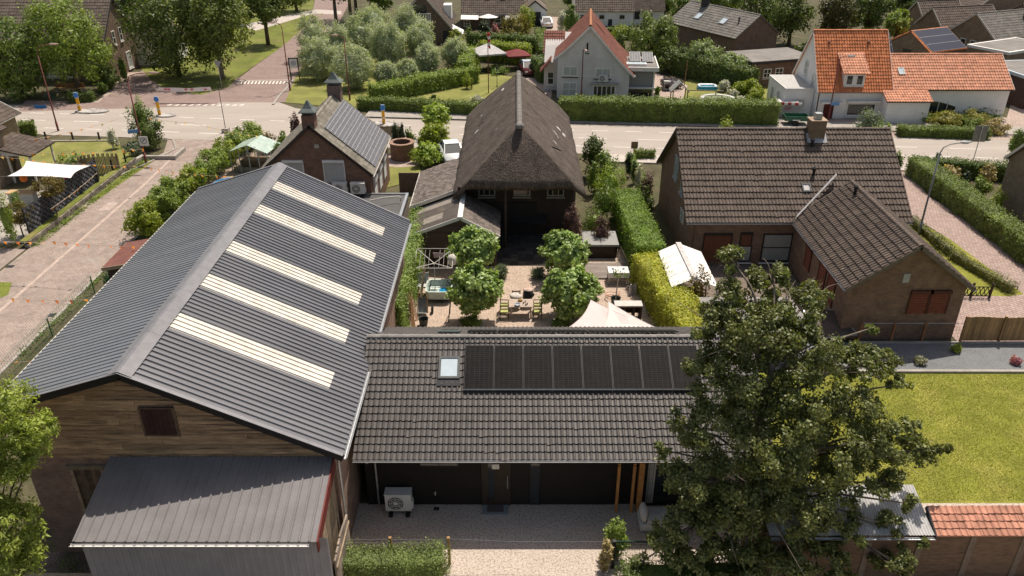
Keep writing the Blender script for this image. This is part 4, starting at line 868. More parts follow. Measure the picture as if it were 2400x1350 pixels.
for x, y in ((1902, 345), (1906, 412)): uu, v2 = rp(x, y); pipe_vent(bh, FS.p(uu, v2), .4, .09, BLACK)
uu, v2 = rp(1880, 448); skylight(bh, FS, uu, v2 - .1, .55, .6, M('skylight_frame', (.09, .095, .095)), M('pale_dome', (.6, .57, .55), .3))
ANT = M('reddish_shutter', (.20, .075, .04), .6, .1); DFR = M('dark_frame', (.03, .022, .018), .6)
def bw(px, py, px2, py2): a, b = gy(px, py, 44.3), gy(px2, py2, 44.3); return V((a.x, 44.3, b.z)) + bl, b.x - a.x, a.z - b.z
P, w_, h_ = bw(1652, 550, 1706, 612); shutter(bh, P, (1, 0, 0), w_, h_, ANT, DFR, box=.1)
P, w_, h_ = bw(1738, 548, 1758, 575); shutter(bh, P, (1, 0, 0), w_, h_, ANT, DFR, box=.1)
P, w_, h_ = bw(1735, 575, 1757, 612); win(bh, P, (1, 0, 0), w_, h_, 1, 1, .06, DFR, CURTAIN, sillmat=WHITE)
P, w_, h_ = bw(1790, 547, 1848, 612); win(bh, P, (1, 0, 0), w_, h_, 1, 2, .08, DFR, CURTAIN, sillmat=WHITE)
for y0 in (2.3, 4.6): 
    win(bh, V((0, y0 + 1.1, 3.6 + (.2 if y0 > 4 else 0))), (0, -1, 0), 1.1, 1.45, 2, 1, .09, M('grey_frame', (.36, .38, .38), .5), GLASSPALE)
ac_unit('wrapped white air conditioner on the left gable of the brown brick house', (10.72, 47.0, 1.9), -math.pi / 2, 1.0, .8, .4, feet=False)
q = MB(); q.tube([(.35, -.4, 3.0), (.35, -.06, 2.7), (.35, -.06, .1)], .05, 6); q.build('downpipe', BR_BR, bh)
an = thing('brick_annex', 'gabled brick annex with brown tiled roof and closed red shutters', 'outbuilding', (17.1, 35.6, 0)); al = -V(an.location)
W_, D_ = 5.95, 8.6
fr = house(an, W_, D_, 3.15, 5.35, 'y', BR_BR, PANB, TILE_B, oe=.3, og=.25, limit=300, verge=M('annex_bargeboard', (.17, .13, .1), .8), gut=M('bright_gutter', (.62, .6, .58)), jit=.006)
q = MB(); q.slab([V((-.3, 8.05, 3.32)), V((-.1, 8.3, 3.5)), V((2.75, 10.75, 5.2)), V((2.7, 10.45, 5.2))], .04); q.build('lead_valley', M('lead', (.33, .33, .34)), an)
pipe_vent(an, fr[0].p(1.6, fr[0].Lv - .5), .45, .09, BLACK)
def aw(px, py, px2, py2): a, b = gy(px, py, 35.6), gy(px2, py2, 35.6); return V((a.x, 35.6, b.z)) + al, b.x - a.x, a.z - b.z
for a in ((2136, 690, 2165, 735), (2180, 690, 2210, 734)): P, w_, h_ = aw(*a); P.x = max(P.x, 0); shutter(an, P, (1, 0, 0), .98, h_ + .1, M('red_shutter', (.22, .065, .035), .6, .15), M('red_frame', (.10, .035, .022), .7), slat=.1)
for y in (1.6, 3.0): shutter(an, V((0, y + .9, 1.0)), (0, -1, 0), .95, 1.7, M('red_shutter', (.22, .065, .035)), M('red_frame', (.10, .035, .022)), slat=.1)
shutter(an, V((0, 6.1, 1.2)), (0, -1, 0), .8, 1.3, M('red_shutter', (.22, .065, .035)), M('red_frame', (.10, .035, .022)), slat=.1)
P, _, _ = aw(2119, 645, 2130, 662); q = MB(); q.bx(P.x - .02, P.x + .3, -.05, 0, P.z, P.z + .5); q.build('wall_plaque', M('pale_plaque', (.42, .4, .37), .6), an)
# ================================================================ far: grey rendered house
gh = thing('grey_house', 'grey rendered house with steep red roof facing the road', 'house', (4.75, 84.1, 0), R(-5)); 
W_, D_, ZG = 7.5, 9.6, 7.35; AX = 3.25
q = MB(); q.prism([(0, 0), (W_, 0), (W_, 2.75), (W_ - 1.3, 4.0), (AX, ZG), (.75, 4.85), (0, 4.35)], 0, D_, 'y'); q.build('wall', R_GREY, gh)
def poly_slope(T, prof, y0, y1, tile, mat, th=.1, name='roof', gable=None):
    """flared slope: profile points (x, z) from eave to ridge"""
    for (xa, za), (xb, zb) in zip(prof, prof[1:]):
        d = V((xb - xa, 0, zb - za)); L = d.length; d.normalize(); sx = 1 if xb > xa else -1
        f = Frame((xa, y1 if sx > 0 else y0, za), (0, -1, 0) if sx > 0 else (0, 1, 0), d, y1 - y0, L); roof_slope(T, f, tile, mat, name=name, th=th); yield f
gl = list(poly_slope(gh, [(-.35, 4.2), (.7, 4.98), (AX, ZG + .12)], -.25, D_ + .2, (.24, .3, .05, .03, 'low'), TILE_R)); gr_ = list(poly_slope(gh, [(W_ + .5, 2.45), (W_ - 1.2, 4.08), (AX, ZG + .12)], -.25, D_ + .2, (.24, .3, .05, .03, 'low'), TILE_R))
q = MB()
for pf in ([(-.35, 4.2), (.7, 4.98), (AX, ZG + .12)], [(W_ + .5, 2.45), (W_ - 1.2, 4.08), (AX, ZG + .12)]):
    for (xa, za), (xb, zb) in zip(pf, pf[1:]): q.beam((xa, -.27, za - .1), (xb, -.27, zb - .1), .05, .16)
q.build('bargeboard', WHITE, gh); q = MB(); q.beam((W_ + .55, -.28, 2.42), (W_ + .55, D_ + .2, 2.42), .08, .12); q.build('gutter', WHITE, gh)
ridge_caps(gh, (AX, -.3, ZG + .16), (AX, D_ + .25, ZG + .16), .14, M('ridge_terracotta', (.45, .2, .1), .8), .4)
def gw(px, py, px2, py2):
    a, b = gy(px, py, 83.9), gy(px2, py2, 83.9); return a.x - 4.75, b.z, b.x - a.x, a.z - b.z
for a, nn, mm in (((1319, 155, 1354, 179), 2, 1), ((1394, 158, 1431, 182), 2, 1), ((1317, 203, 1351, 236), 2, 2)):
    x, z, w_, h_ = gw(*a); win(gh, V((x, 0, max(z, .2))), (1, 0, 0), w_, h_, nn, mm, .12, WHITE, GLASSPALE, sillmat=DARKMETAL)
x, z, w_, h_ = gw(1389, 209, 1441, 240); win(gh, V((x, 0, .1)), (1, 0, 0), w_, 1.35, 5, 1, .14, WHITE, GLASS, 'french_door', sill=False)
q = MB(); q.bx(x - .25, x + w_ + .3, -.55, 0, 1.62, 1.74); q.build('canopy', M('canopy_grey', (.35, .33, .31), .8), gh)
x, z, w_, h_ = gw(1374, 98, 1380, 122); win(gh, V((x, 0, z)), (1, 0, 0), .3, h_, 1, 1, .05, WHITE, GLASS, sillmat=DARKMETAL)
q = MB(); q.bx(.05, 4.3, -.05, 0, 2.25, 2.33); q.bx(4.05, 4.12, -.05, 0, 2.33, 4.1); q.bx(4.05, 4.8, -.05, 0, 4.1, 4.17); q.build('cable_duct', WHITE, gh)
skylight(gh, gr_[1], 4.5, 2.3, .35, 1.6, TILE_R, ZINC, name='roof_hatch')
ac_unit('white air conditioner on the grey house above the door canopy', (4.75 + 4.25, 83.35, 1.85), R(-5), .95, .7, .3, feet=False)
q = MB(); q.prism([(3.2, 0), (8.2, 0), (8.2, 4.5), (6.6, 5.6), (5.0, 4.5), (3.2, 3.0)], -1.55, 2.0, 'x'); q.build('side_wing_wall', R_GREY, gh)
lw = Frame((-1.9, 4.2, 2.3), (0, -1, 0), V((1.1, 0, 1.25)).normalized(), 2.4, 1.65); roof_slope(gh, lw, (.24, .3, .05, .03, 'low'), TILE_R)
f2 = Frame((-1.75, 4.4, 3.7), (1, 0, 0), V((0, 2.1, 2.0)).normalized(), 2.3, 2.9); roof_slope(gh, f2, (.26, .36, .06, .04, 'low'), TILE_R)
win(gh, V((-1.2, 3.2, .6)), (1, 0, 0), .75, 1.4, 1, 2, .09, WHITE, GLASS)
ext = thing('grey_house_extension', 'flat roofed grey extension with white rim, right of the grey house', 'outbuilding', (12.25, 84.6, 0), R(-5))
q = MB(); q.bx(0, 2.7, 0, 5.2, 0, 3.0); q.build('wall', M('extension_grey', (.27, .265, .26), .9, .06), ext); q = MB(); q.bx(-.3, 3.0, -.4, 5.4, 3.0, 3.1); q.build('roof', FELT, ext)
q = MB(); q.bx(-.3, 3.12, -.52, -.4, 2.8, 3.2); q.bx(3.0, 3.12, -.4, 5.4, 2.8, 3.2); q.build('roof_rim', WHITE, ext); q = MB(); q.bx(2.62, 2.78, -.1, .05, 0, 2.95); q.build('downpipe', WHITE, ext)
for x in (.2, 1.55):
    f = Frame((x, 2.2, 3.2), (1, 0, 0), V((0, 2.4, .55)).normalized(), 1.1, 2.5); solar(ext, f, 0, 0, 1.15, 2.4, STEEL, MBRICK('grey_solar_cells', (.12, .12, .125), (.10, .10, .105), (.33, .33, .33), .28, .28, .02, offset=0, rough=.35, bump=0), n=.05)
q = MB(); q.bx(-.2, 1.9, .6, 1.5, 3.1, 3.3); q.build('roof_light', WHITE, ext); q = MB(); q.bx(-.1, 1.8, .7, 1.4, 3.3, 3.32); q.build('pane', SKYGLASS, ext)
q = MB(); q.bx(.1, 2.55, -.05, 0, .05, .75); q.build('dark_opening', GLASS, ext); q = MB(); q.bx(0, 2.9, -.5, -.1, .95, 1.1); q.build('canopy', R_GREY, ext)
# ================================================================ far: white house with orange roof, and its long wing
wh = thing('white_house', 'white house with steep bright orange tiled roof and a dormer', 'house', (29.4, 76.3, 0)); W_, D_ = 6.9, 7.2
fr = house(wh, W_, D_, 3.0, 7.6, 'x', R_WHITE, (.25, .36, .07, .04, 'pan'), TILE_O, oe=.35, og=.15, gut=ZINC, verge=WHITE, ridge=TILE_O)
FW = fr[0]; wl_ = -V(wh.location)
def ww(px, py, Y=76.3): return gy(px, py, Y) + wl_
a, b = ww(1985, 243), ww(2046, 282); win(wh, V((a.x, 0, .25)), (1, 0, 0), b.x - a.x, 1.3, 1, 1, .14, WHITE, GLASS); q = MB(); q.bx(a.x - .1, b.x + .15, -.5, 0, 1.68, 1.8); q.build('canopy', WHITE, wh)
a = ww(1932, 245); q = MB(); q.bx(a.x, a.x + .95, -.06, 0, 0, 1.5); q.build('door', M('dark_red_door', (.10, .014, .012), .5), wh); q = MB(); q.bx(a.x - .5, a.x + 1.5, -.75, 0, 1.62, 1.74); q.build('porch_canopy', WHITE, wh)
# dormer on the front slope
dx0, dx1 = ww(1980, 180).x + .0, ww(2028, 180).x; dzb = 3.2; dyf = -.05
q = MB(); q.bx(dx0, dx1, dyf, 2.6, dzb - .3, 4.45); do2 = q.build('dormer', R_WHITE, wh)
df = Frame((dx0 - .3, dyf - .3, 4.4), (1, 0, 0), V((0, 2.6, 1.55)).normalized(), dx1 - dx0 + .6, 2.9); roof_slope(do2, df, (.25, .36, .07, .04, 'pan'), TILE_S)
wd = (dx1 - dx0) / 2
for i in range(2): win(wh, V((dx0 + .12 + i * wd, dyf, dzb + .05)), (1, 0, 0), wd - .24, 1.0, 1, 1, .1, WHITE, GLASS, 'dormer_window')
win(wh, V((0, 4.6, 3.3)), (0, -1, 0), .9, 1.4, 1, 2, .09, WHITE, GLASSPALE); win(wh, V((0, 2.1, 2.6)), (0, -1, 0), .75, 1.3, 1, 2, .09, WHITE, GLASSPALE)
for u, v in ((1.4, 5.0), (5.2, 5.0)): pipe_vent(wh, FW.p(u, v), .12, .1, TILE_R, 'vent_tile')
q = MB(); q.tube([(.12, -.06, 2.9), (.12, -.06, 0)], .05, 6); q.build('downpipe', DARKMETAL, wh)
wg = thing('white_wing', 'long low white wing with salmon tiled roof and arched window', 'house', (36.32, 76.5, 0)); W_, D_ = 11.6, 6.6
fr = house(wg, W_, D_, 2.95, 5.35, 'x', R_WHITE, (.25, .36, .065, .04, 'pan'), TILE_S, oe=.3, og=.2, gut=DARKMETAL, verge=WHITE, ridge=TILE_S)
u, v = fr[0].uv(hit(2105, 170, fr[0].p(0, 0) + V(wg.location), fr[0].N) - V(wg.location)); skylight(wg, fr[0], u, v - .3, .6, .85, ZINC, SKYGLASS)
q = MB(); n = 10; vs = [(3.3 + 3.6, -.03, .35), (3.3, -.03, .35), (3.3, -.03, 1.3)] ; a0 = ww(2172, 270, 76.5).x - 6.92; aw_ = 2.6
arc = [(a0 + aw_ * i / n, -.04, 1.15 + .55 * math.sin(math.pi * (.5 + .5 * i / n))) for i in range(n + 1)]; q.add([(a0, -.04, .3)] + arc + [(a0 + aw_, -.04, .3)], [tuple(range(n + 3))]); aq = q.build('arched_window', GLASS, wg)
q = MB(); full = [V((a0, -.05, .3))] + [V(p) for p in arc] + [V((a0 + aw_, -.05, .3)), V((a0, -.05, .3))]
for a, b in zip(full, full[1:]): q.beam(a, b, .08, .1, Y_)
for f in (.33, .66): q.beam((a0 + aw_ * f, -.05, .3), (a0 + aw_ * f, -.05, 1.6), .06, .08, Y_)
q.build('window_frame', WHITE, aq)
po = thing('white_porch', 'small white porch block with a salmon tiled lean-to roof', 'outbuilding', (35.6, 74.7, 0)); q = MB(); q.prism([(0, 0), (1.75, 0), (1.75, 2.9), (0, 2.2)], 0, 4.0, 'x'); q.build('wall', R_WHITE, po)
f = Frame((-.2, -.2, 2.12), (1, 0, 0), V((0, 1.95, .85)).normalized(), 4.35, 2.15); roof_slope(po, f, (.25, .36, .07, .04, 'pan'), TILE_S); gutter(po, f.p(0, -.05, 0), f.p(4.35, -.05, 0), DARKMETAL)
wf = thing('white_flat_annex', 'flat roofed white annex at the left gable of the white house', 'outbuilding', (26.6, 77.2, 0)); q = MB(); q.bx(0, 2.75, 0, 5.6, 0, 2.5); q.build('wall', R_WHITE, wf)
q = MB(); q.bx(-.05, 2.75, -.05, 5.65, 2.5, 2.72); q.build('roof_rim', WHITE, wf); q = MB(); q.bx(.08, 2.7, .08, 5.5, 2.72, 2.74); q.build('roof', M('pale_felt', (.42, .41, .39), .9), wf)
win(wf, V((.9, 0, .75)), (1, 0, 0), 1.1, 1.0, 1, 1, .1, WHITE, GLASSPALE)
for y in (1.6, 3.6): win(wf, V((0, y + .7, .7)), (0, -1, 0), .7, 1.3, 1, 1, .09, WHITE, GLASSPALE)
# ================================================================ houses at the back
h = thing('dark_tiled_house', 'brick house with grey tiled roof and two skylights, turned corner-on', 'house', (26.9, 98.5, 0), R(28.7))
fr = house(h, 6.8, 12.6, 3.5, 5.75, 'y', BR_FAR, (.3, .4, .055, .035, 'low'), TILE_GREY, oe=.3, og=.2, gut=DARKMETAL)
skylight(h, fr[0], 3.6, 1.6, 1.0, 1.1, STEEL, SKYGLASS); skylight(h, fr[0], 9.4, 1.9, 1.0, 1.1, STEEL, SKYGLASS) if False else skylight(h, fr[0], 8.2, 1.7, 1.0, 1.1, STEEL, SKYGLASS)
chimney(h, (3.2, 9.6), .8, .8, 5, 6.9, M('dark_chimney', (.05, .045, .042)), 'slab', DARKMETAL); pipe_vent(h, fr[0].p(11.0, 2.6), .5, .1, DARKMETAL)
h = thing('flat_garage', 'low brick garage with flat felt roof behind the white house', 'garage', (26.4, 88.6, 0), R(17)); q = MB(); q.bx(0, 8, 0, 5.5, 0, 2.5); q.build('wall', BR_FAR, h)
q = MB(); q.bx(-.25, 8.2, -.25, 5.7, 2.5, 2.78); q.build('roof_rim', DARKMETAL, h); q = MB(); q.bx(-.15, 8.1, -.15, 5.6, 2.78, 2.8); q.build('roof', FELT, h)
for x in (1.5, 3.0): win(h, V((x, 0, .9)), (1, 0, 0), 1.0, 1.0, 2, 2, .08, WHITE, GLASS)
h = thing('white_farmhouse', 'long low white farmhouse with small dark stable windows', 'house', (9.7, 126.5, 0)); house(h, 8.8, 9, 2.3, 6.6, 'x', R_WHITE, (.32, .42, .06, .04, 'low'), TILE_FAR, oe=.3, og=.1, gut=None)
for x in (.7, 3.6, 6.7): win(h, V((x, 0, 1.0)), (1, 0, 0), .75, .55, 1, 1, .06, M('brown_frame', (.12, .07, .04)), GLASS, sill=False)
q = MB(); q.bx(5.0, 5.6, -.05, 0, 0, .95); q.build('door', DARKMETAL, h)
h = thing('thatched_barn', 'thatched end building joined to the right of the white farmhouse', 'barn', (18.6, 126.8, 0)); house(h, 4.6, 9, 2.6, 7, 'x', R_WHITE, None, TH_, oe=.5, og=.1, gut=None, caps=None)
q = MB(); q.bx(.1, .9, -.05, 0, .9, 2.0); q.build('shutter', DARKMETAL, h); win(h, V((1.9, 0, .9)), (1, 0, 0), 1.0, .9, 2, 2, .08, WHITE, GLASS)
h = thing('brown_row_house', 'long brown tiled house with white doors behind the white parasol', 'house', (-7.6, 124.6, 0)); fr = house(h, 9.4, 8, 2.3, 6.2, 'x', BR_FAR, (.3, .4, .055, .035, 'low'), TILE_FAR, oe=.4, og=.1, gut=WHITE)
for u, v in ((3.6, 2.6), (6.0, 2.6)): skylight(h, fr[0], u, v, .7, .8, STEEL, SKYGLASS)
for x, nx in ((.3, 2), (3.2, 2)): win(h, V((x, 0, .15)), (1, 0, 0), 1.0, 1.9, nx, 4, .16, WHITE, GLASS, 'glazed_door', sill=False)
for x in (5.0, 6.3): win(h, V((x, 0, .7)), (1, 0, 0), .95, 1.1, 1, 2, .09, WHITE, GLASS)
q = MB(); q.slab([V((6.6, -2.4, 1.55)), V((10, -2.4, 1.55)), V((10, -.1, 1.95)), V((6.6, -.1, 1.95))], .08); q.build('glass_canopy', M('canopy_glass', (.4, .4, .39), .3), h)
aw = MB(); aw.slab([V((.0, -1.7, 1.55)), V((2.6, -1.7, 1.5)), V((2.6, -.1, 2.05)), V((0, -.1, 2.1))], .04); o = aw.build('awning', WHITE, h)
h = thing('gabled_house', 'brown brick gable with a white balcony, above the willows', 'house', (-15.9, 113, 0)); fr = house(h, 7.4, 10, 2.3, 6.6, 'y', BR_FAR, (.3, .4, .055, .035, 'low'), TILE_FAR, oe=.3, og=.2, verge=M('pale_verge', (.5, .46, .4), .7), gut=None)
q = MB(); q.bx(2.6, 4.3, -.04, 0, 3.2, 5.1); o = q.build('balcony_door', GLASS, h); q = MB(); q.bx(3.0, 4.9, -.9, 0, 2.9, 3.0); o = q.build('balcony', WHITE, h)
for i in range(9): q = MB(); q.bx(3.0 + i * .23, 3.1 + i * .23, -.9, -.86, 3.0, 4.0); q.build('baluster', WHITE, o)
q = MB(); q.bx(3.0, 4.95, -.92, -.84, 4.0, 4.1); q.build('railing', WHITE, o)
q = MB(); q.bx(6.4, 7.3, -.04, 0, .1, 1.7); q.build('door', DARKMETAL, h)
q = MB(); q.slab([V((7.5, -.2, 2.1)), V((9.2, -.6, 1.35)), V((9.2, 1.6, 1.5)), V((7.5, 1.8, 2.3))], .05); q.build('awning', WHITE, h)
q = MB(); q.bx(6.3, 7.4, 3.6, 5.6, 2.6, 4.5); q.build('dormer', R_WHITE, h)
h = thing('white_garage', 'small white gabled garage with a black door at the end of the drive', 'garage', (1.9, 127, 0)); house(h, 3.3, 6, 2.2, 3.5, 'y', R_WHITE, None, TILE_FAR, oe=.15, og=.1, gut=None, verge=DARKMETAL, caps=None)
q = MB(); q.bx(.7, 2.5, -.05, 0, 0, 1.95); q.build('garage_door', DARKMETAL, h)
h = thing('tan_gable_house', 'tan brick house with a broad gable and pale tiled roof, top right', 'house', (59.2, 100.6, 0), R(22)); fr = house(h, 10, 6.4, 3.0, 5.4, 'x', BR_TAN, (.3, .4, .055, .035, 'low'), TILE_GREY, oe=.3, og=.15, verge=M('pale_verge', (.5, .46, .4)), gut=ZINC)
for x in (.8, 3.4, 4.8, 6.4): win(h, V((x, 0, 1.2)), (1, 0, 0), .9, 1.1, 1, 1, .09, WHITE, GLASS)
for y in (2.0, 3.2, 4.7): win(h, V((0, y, .6)), (0, -1, 0), .9, 1.7, 1, 1, .1, WHITE, GLASS)
for u in (7.0, 7.9): pipe_vent(h, fr[0].p(u, 2.9), .5, .12, DARKMETAL)
h = thing('solar_garage', 'small brick gable garage with dark blue solar panels over its whole roof', 'garage', (49.0, 95.3, 0), R(25)); fr = house(h, 5.9, 6.4, 2.4, 4.2, 'x', BR_TAN, LOWO, TILE_O, oe=.2, og=.15, gut=None)
NC = M('navy_solar_cells', (.022, .024, .042), .3, .3, 5, spec=.5, fine=.3, fscale=14)
for j in range(3): solar(h, fr[0], .25, .1 + j * 1.25, fr[0].Lu - .4, 1.22, STEEL, NC, n=.1)
q = MB(); q.bx(-.05, 0, 2.6, 3.8, 1.0, 2.2); q.build('window', GLASS, h)
h = thing('white_house_solar_slope', 'dark blue solar covered garage roof just right of the orange roof', 'garage', (36.8, 86.5, 0), R(4)); fr = house(h, 4.5, 6, 2.5, 5.6, 'x', BR_TAN, None, DARKMETAL, oe=.2, og=.1, gut=None, caps=None)
for j in range(3): solar(h, fr[0], .05, .1 + j * 1.45, fr[0].Lu - .1, 1.42, STEEL, NC, n=.06)
for nm, lb, P, yw, a in (('brown_roofed_house', 'brick house with dark brown tiled roof between two gables, top right', (55.9, 107.0), 14, (9, 5.0, 3.0, 5.2)), ('small_gable_house', 'small brick gable with brown tiled roof behind the bushy tree, top right', (56.3, 113.0), 10, (6, 4.6, 3.0, 5.2))):
    h = thing(nm, lb, 'house', (*P, 0), R(yw)); house(h, *a, 'x', BR_TAN, (.3, .42, .055, .035, 'low'), TILE_FAR, oe=.25, og=.15, gut=None, verge=M('pale_verge', (.5, .46, .4)))
h = thing('corner_house', 'big tan brick house in the top right corner with a lit end wall', 'house', (63, 113.5, 0), R(16)); house(h, 10, 12, 4.4, 7.6, 'y', BR_TAN, (.3, .42, .055, .035, 'low'), TILE_FAR, oe=.3, og=.15, gut=ZINC, verge=M('pale_verge', (.5, .46, .4)))
for y in (3, 5.2, 8): win(h, V((0, y, 2.2)), (0, -1, 0), .9, 1.3, 1, 1, .09, WHITE, GLASSPALE)
h = thing('low_brown_house', 'low dark brick house at the right edge behind the tan gable', 'house', (68, 105.5, 0), R(16)); house(h, 12, 8, 3.4, 5.6, 'x', BR_FAR, (.3, .42, .055, .035, 'low'), TILE_FAR, oe=.3, og=.15, gut=None)
for nm, lb, P, yw, (a, b, c), wl, rim in (('flat_tan_garage', 'tan brick garage with flat roof and broad pale rim, right edge', (56.6, 92.6), 28, (9, 5, 2.7), BR_TAN, WHITE), ('flat_dark_garage', 'dark brick flat roofed building with bluish rim at the right edge', (51.6, 79.5), 8, (9, 7.5, 2.9), MBRICK('brick_very_dark', (.09, .045, .035), (.07, .035, .028), (.08, .06, .05)), M('pale_rim_blue', (.4, .44, .48), .6))):
    h = thing(nm, lb, 'garage', (*P, 0), R(yw)); q = MB(); q.bx(0, a, 0, b, 0, c); q.build('wall', wl, h); q = MB(); q.bx(-.15, a + .15, -.15, b + .15, c, c + .3); q.build('roof_rim', rim, h); q = MB(); q.bx(.2, a - .2, .2, b - .2, c + .3, c + .32); q.build('roof', FELT, h)
h = thing('tan_gable_end', 'tall tan brick gable end cut by the right edge of the view', 'house', (35.2, 45.4, 0)); house(h, 9, 8.6, 3.7, 7.6, 'x', BR_TAN, (.3, .42, .055, .035, 'low'), TILE_FAR, oe=.3, og=.2, gut=ZINC, verge=ZINC)
h = thing('park_house', 'brick house with brown tiled roof half hidden behind the street trees', 'house', (-63, 91.3, 0)); house(h, 17.4, 7.4, 4.8, 8.6, 'x', BR_FAR, (.3, .42, .055, .035, 'low'), TILE_FAR, oe=.3, og=.25, gut=ZINC, verge=DARKMETAL)
for y, z in ((2.2, 3.6), (4.0, 3.7)): win(h, V((17.4, y, z)), (0, 1, 0), .7, 1.5, 1, 2, .08, WHITE, GLASS)
win(h, V((17.4, 4.6, .4)), (0, 1, 0), 1.2, 1.9, 1, 1, .1, WHITE, GLASSPALE); win(h, V((9.2, 0, .5)), (1, 0, 0), 2.4, 1.5, 2, 1, .1, WHITE, CURTAIN); win(h, V((12.4, 0, .5)), (1, 0, 0), 1.2, 1.5, 1, 1, .1, WHITE, GLASS)
h = thing('park_house_annex', 'low pale annex behind the brick house, beside the dark trees', 'outbuilding', (-46.5, 99.5, 0)); house(h, 4.5, 6, 2.6, 4.6, 'y', R_WHITE, LOW, TILE_FAR, gut=None)
h = thing('left_edge_house', 'tan brick house with pale eaves at the left edge', 'house', (-55, 60.6, 0)); house(h, 11.7, 7.6, 2.9, 6.4, 'y', BR_TAN, LOW, TILE_FAR, oe=.4, og=.4, verge=WHITE, gut=WHITE)
shutter(h, V((11.7, 2.6, .75)), (0, 1, 0), 1.6, 1.3, SHW, WHITE, slat=.07, box=.3)
h = thing('left_edge_wing', 'tan brick wall block at the left edge behind the white sail', 'house', (-50, 48, 0)); house(h, 10.9, 11.5, 4.2, 7.4, 'y', BR_TAN, LOW, TILE_FAR, gut=None)
h = thing('tiled_porch', 'small open porch with brown tiled pent roof and white posts', 'porch', (-39.9, 58.6, 0)); f = Frame((-.1, 3.4, 2.25), (0, -1, 0), (1, 0, 0), 3.6, 3.1); f = Frame((3.1, -.2, 2.2), (0, 1, 0), V((-3.1, 0, .75)).normalized(), 3.7, 3.3); roof_slope(h, f, (.28, .35, .06, .03, 'low'), TILE_FAR)
for x, y in ((2.9, 0), (2.9, 3.1), (1.2, 0)): q = MB(); q.bx(x - .06, x + .06, y - .06, y + .06, 0, 2.2); q.build('post', WHITE, h)
q = MB(); q.prism([(.0, 2.2), (2.95, 2.2), (.0, 2.85)], -.1, -.02, 'y'); q.build('gable_board', WHITE, h); q = MB(); q.bx(-.1, 0, 0, 3.2, 0, 2.8); q.build('wall', WOODDARK, h)
# ================================================================ trees, hedges and bushes
LF_DK = MLEAF('leaf_dark', (0.063, 0.096, 0.019), (0.142, 0.185, 0.044))
LF_MID = MLEAF('leaf_mid', (0.095, 0.151, 0.026), (0.209, 0.280, 0.061))
LF_LIGHT = MLEAF('leaf_light', (0.142, 0.207, 0.031), (0.285, 0.358, 0.083), trans=.35)
LF_YEL = MLEAF('leaf_yellow_green', (0.171, 0.224, 0.022), (0.323, 0.370, 0.055), trans=.35)
LF_LIME = MLEAF('leaf_lime', (0.209, 0.291, 0.039), (0.399, 0.493, 0.110), trans=.4)
LF_PLANE = MLEAF('leaf_plane', (0.152, 0.241, 0.039), (0.399, 0.504, 0.176), trans=.3, spec=.55)
LF_WILLOW = MLEAF('leaf_willow', (0.285, 0.358, 0.220), (0.520, 0.530, 0.370), trans=.35, isl=.2)
LF_RUST = MLEAF('leaf_rust', (0.130, 0.070, 0.020), (0.170, 0.160, 0.030))
LF_PURP = MLEAF('leaf_purple', (0.080, 0.035, 0.035), (0.170, 0.095, 0.080))
LF_WHITE = MLEAF('blossom_white', (0.500, 0.500, 0.420), (0.620, 0.600, 0.520), trans=.2)
LF_LAV = MLEAF('lavender', (0.130, 0.100, 0.160), (0.190, 0.160, 0.190))
LF_STRAW = MLEAF('straw', (0.300, 0.235, 0.100), (0.420, 0.340, 0.180))
LF_ORANGE = MLEAF('flower_orange', (0.500, 0.170, 0.030), (0.500, 0.250, 0.050))
LF_PINK = MLEAF('flower_pink', (0.400, 0.080, 0.130), (0.500, 0.300, 0.300))
LF_CON = MLEAF('leaf_conifer', (0.021, 0.038, 0.011), (0.048, 0.074, 0.022), trans=.1)
LF_ALDER = MLEAF('leaf_alder', (.080, .102, .026), (.22, .235, .078), trans=.3, rough=.45, spec=.42)
def S(px, py, Yd): c = gy(px, py, Yd); return c, (Yd * _c + (CAMH - c.z) * _s) / FPX
def tree_px(name, label, px, py, Yd, rx, rz, mat, n=5000, size=.3, bark=BARK, k=60, cs=.26, trunk=None, group=None, **kw):
    c, s = S(px, py, Yd); r = (rx * s, rx * s * .95, rz * s * 1.07); th = trunk if trunk else max(.8, c.z - r[2] * .7)
    return tree(name, label, (c.x, Yd, 0), th, (0, 0, c.z), r, mat, bark, n, size, k, cs, group, **kw)
def bush_px(name, label, px, py, Yd, rx, rz, mat, n=1500, size=.16, cat='bush', group=None, **kw):
    c, s = S(px, py, Yd); rzm = max(.2, (c.z + rz * s * 1.07) / 1.9)
    return bush(name, label, (c.x, Yd, 0), (rx * s, rx * s, rzm), mat, n, size, cat, group, **kw)
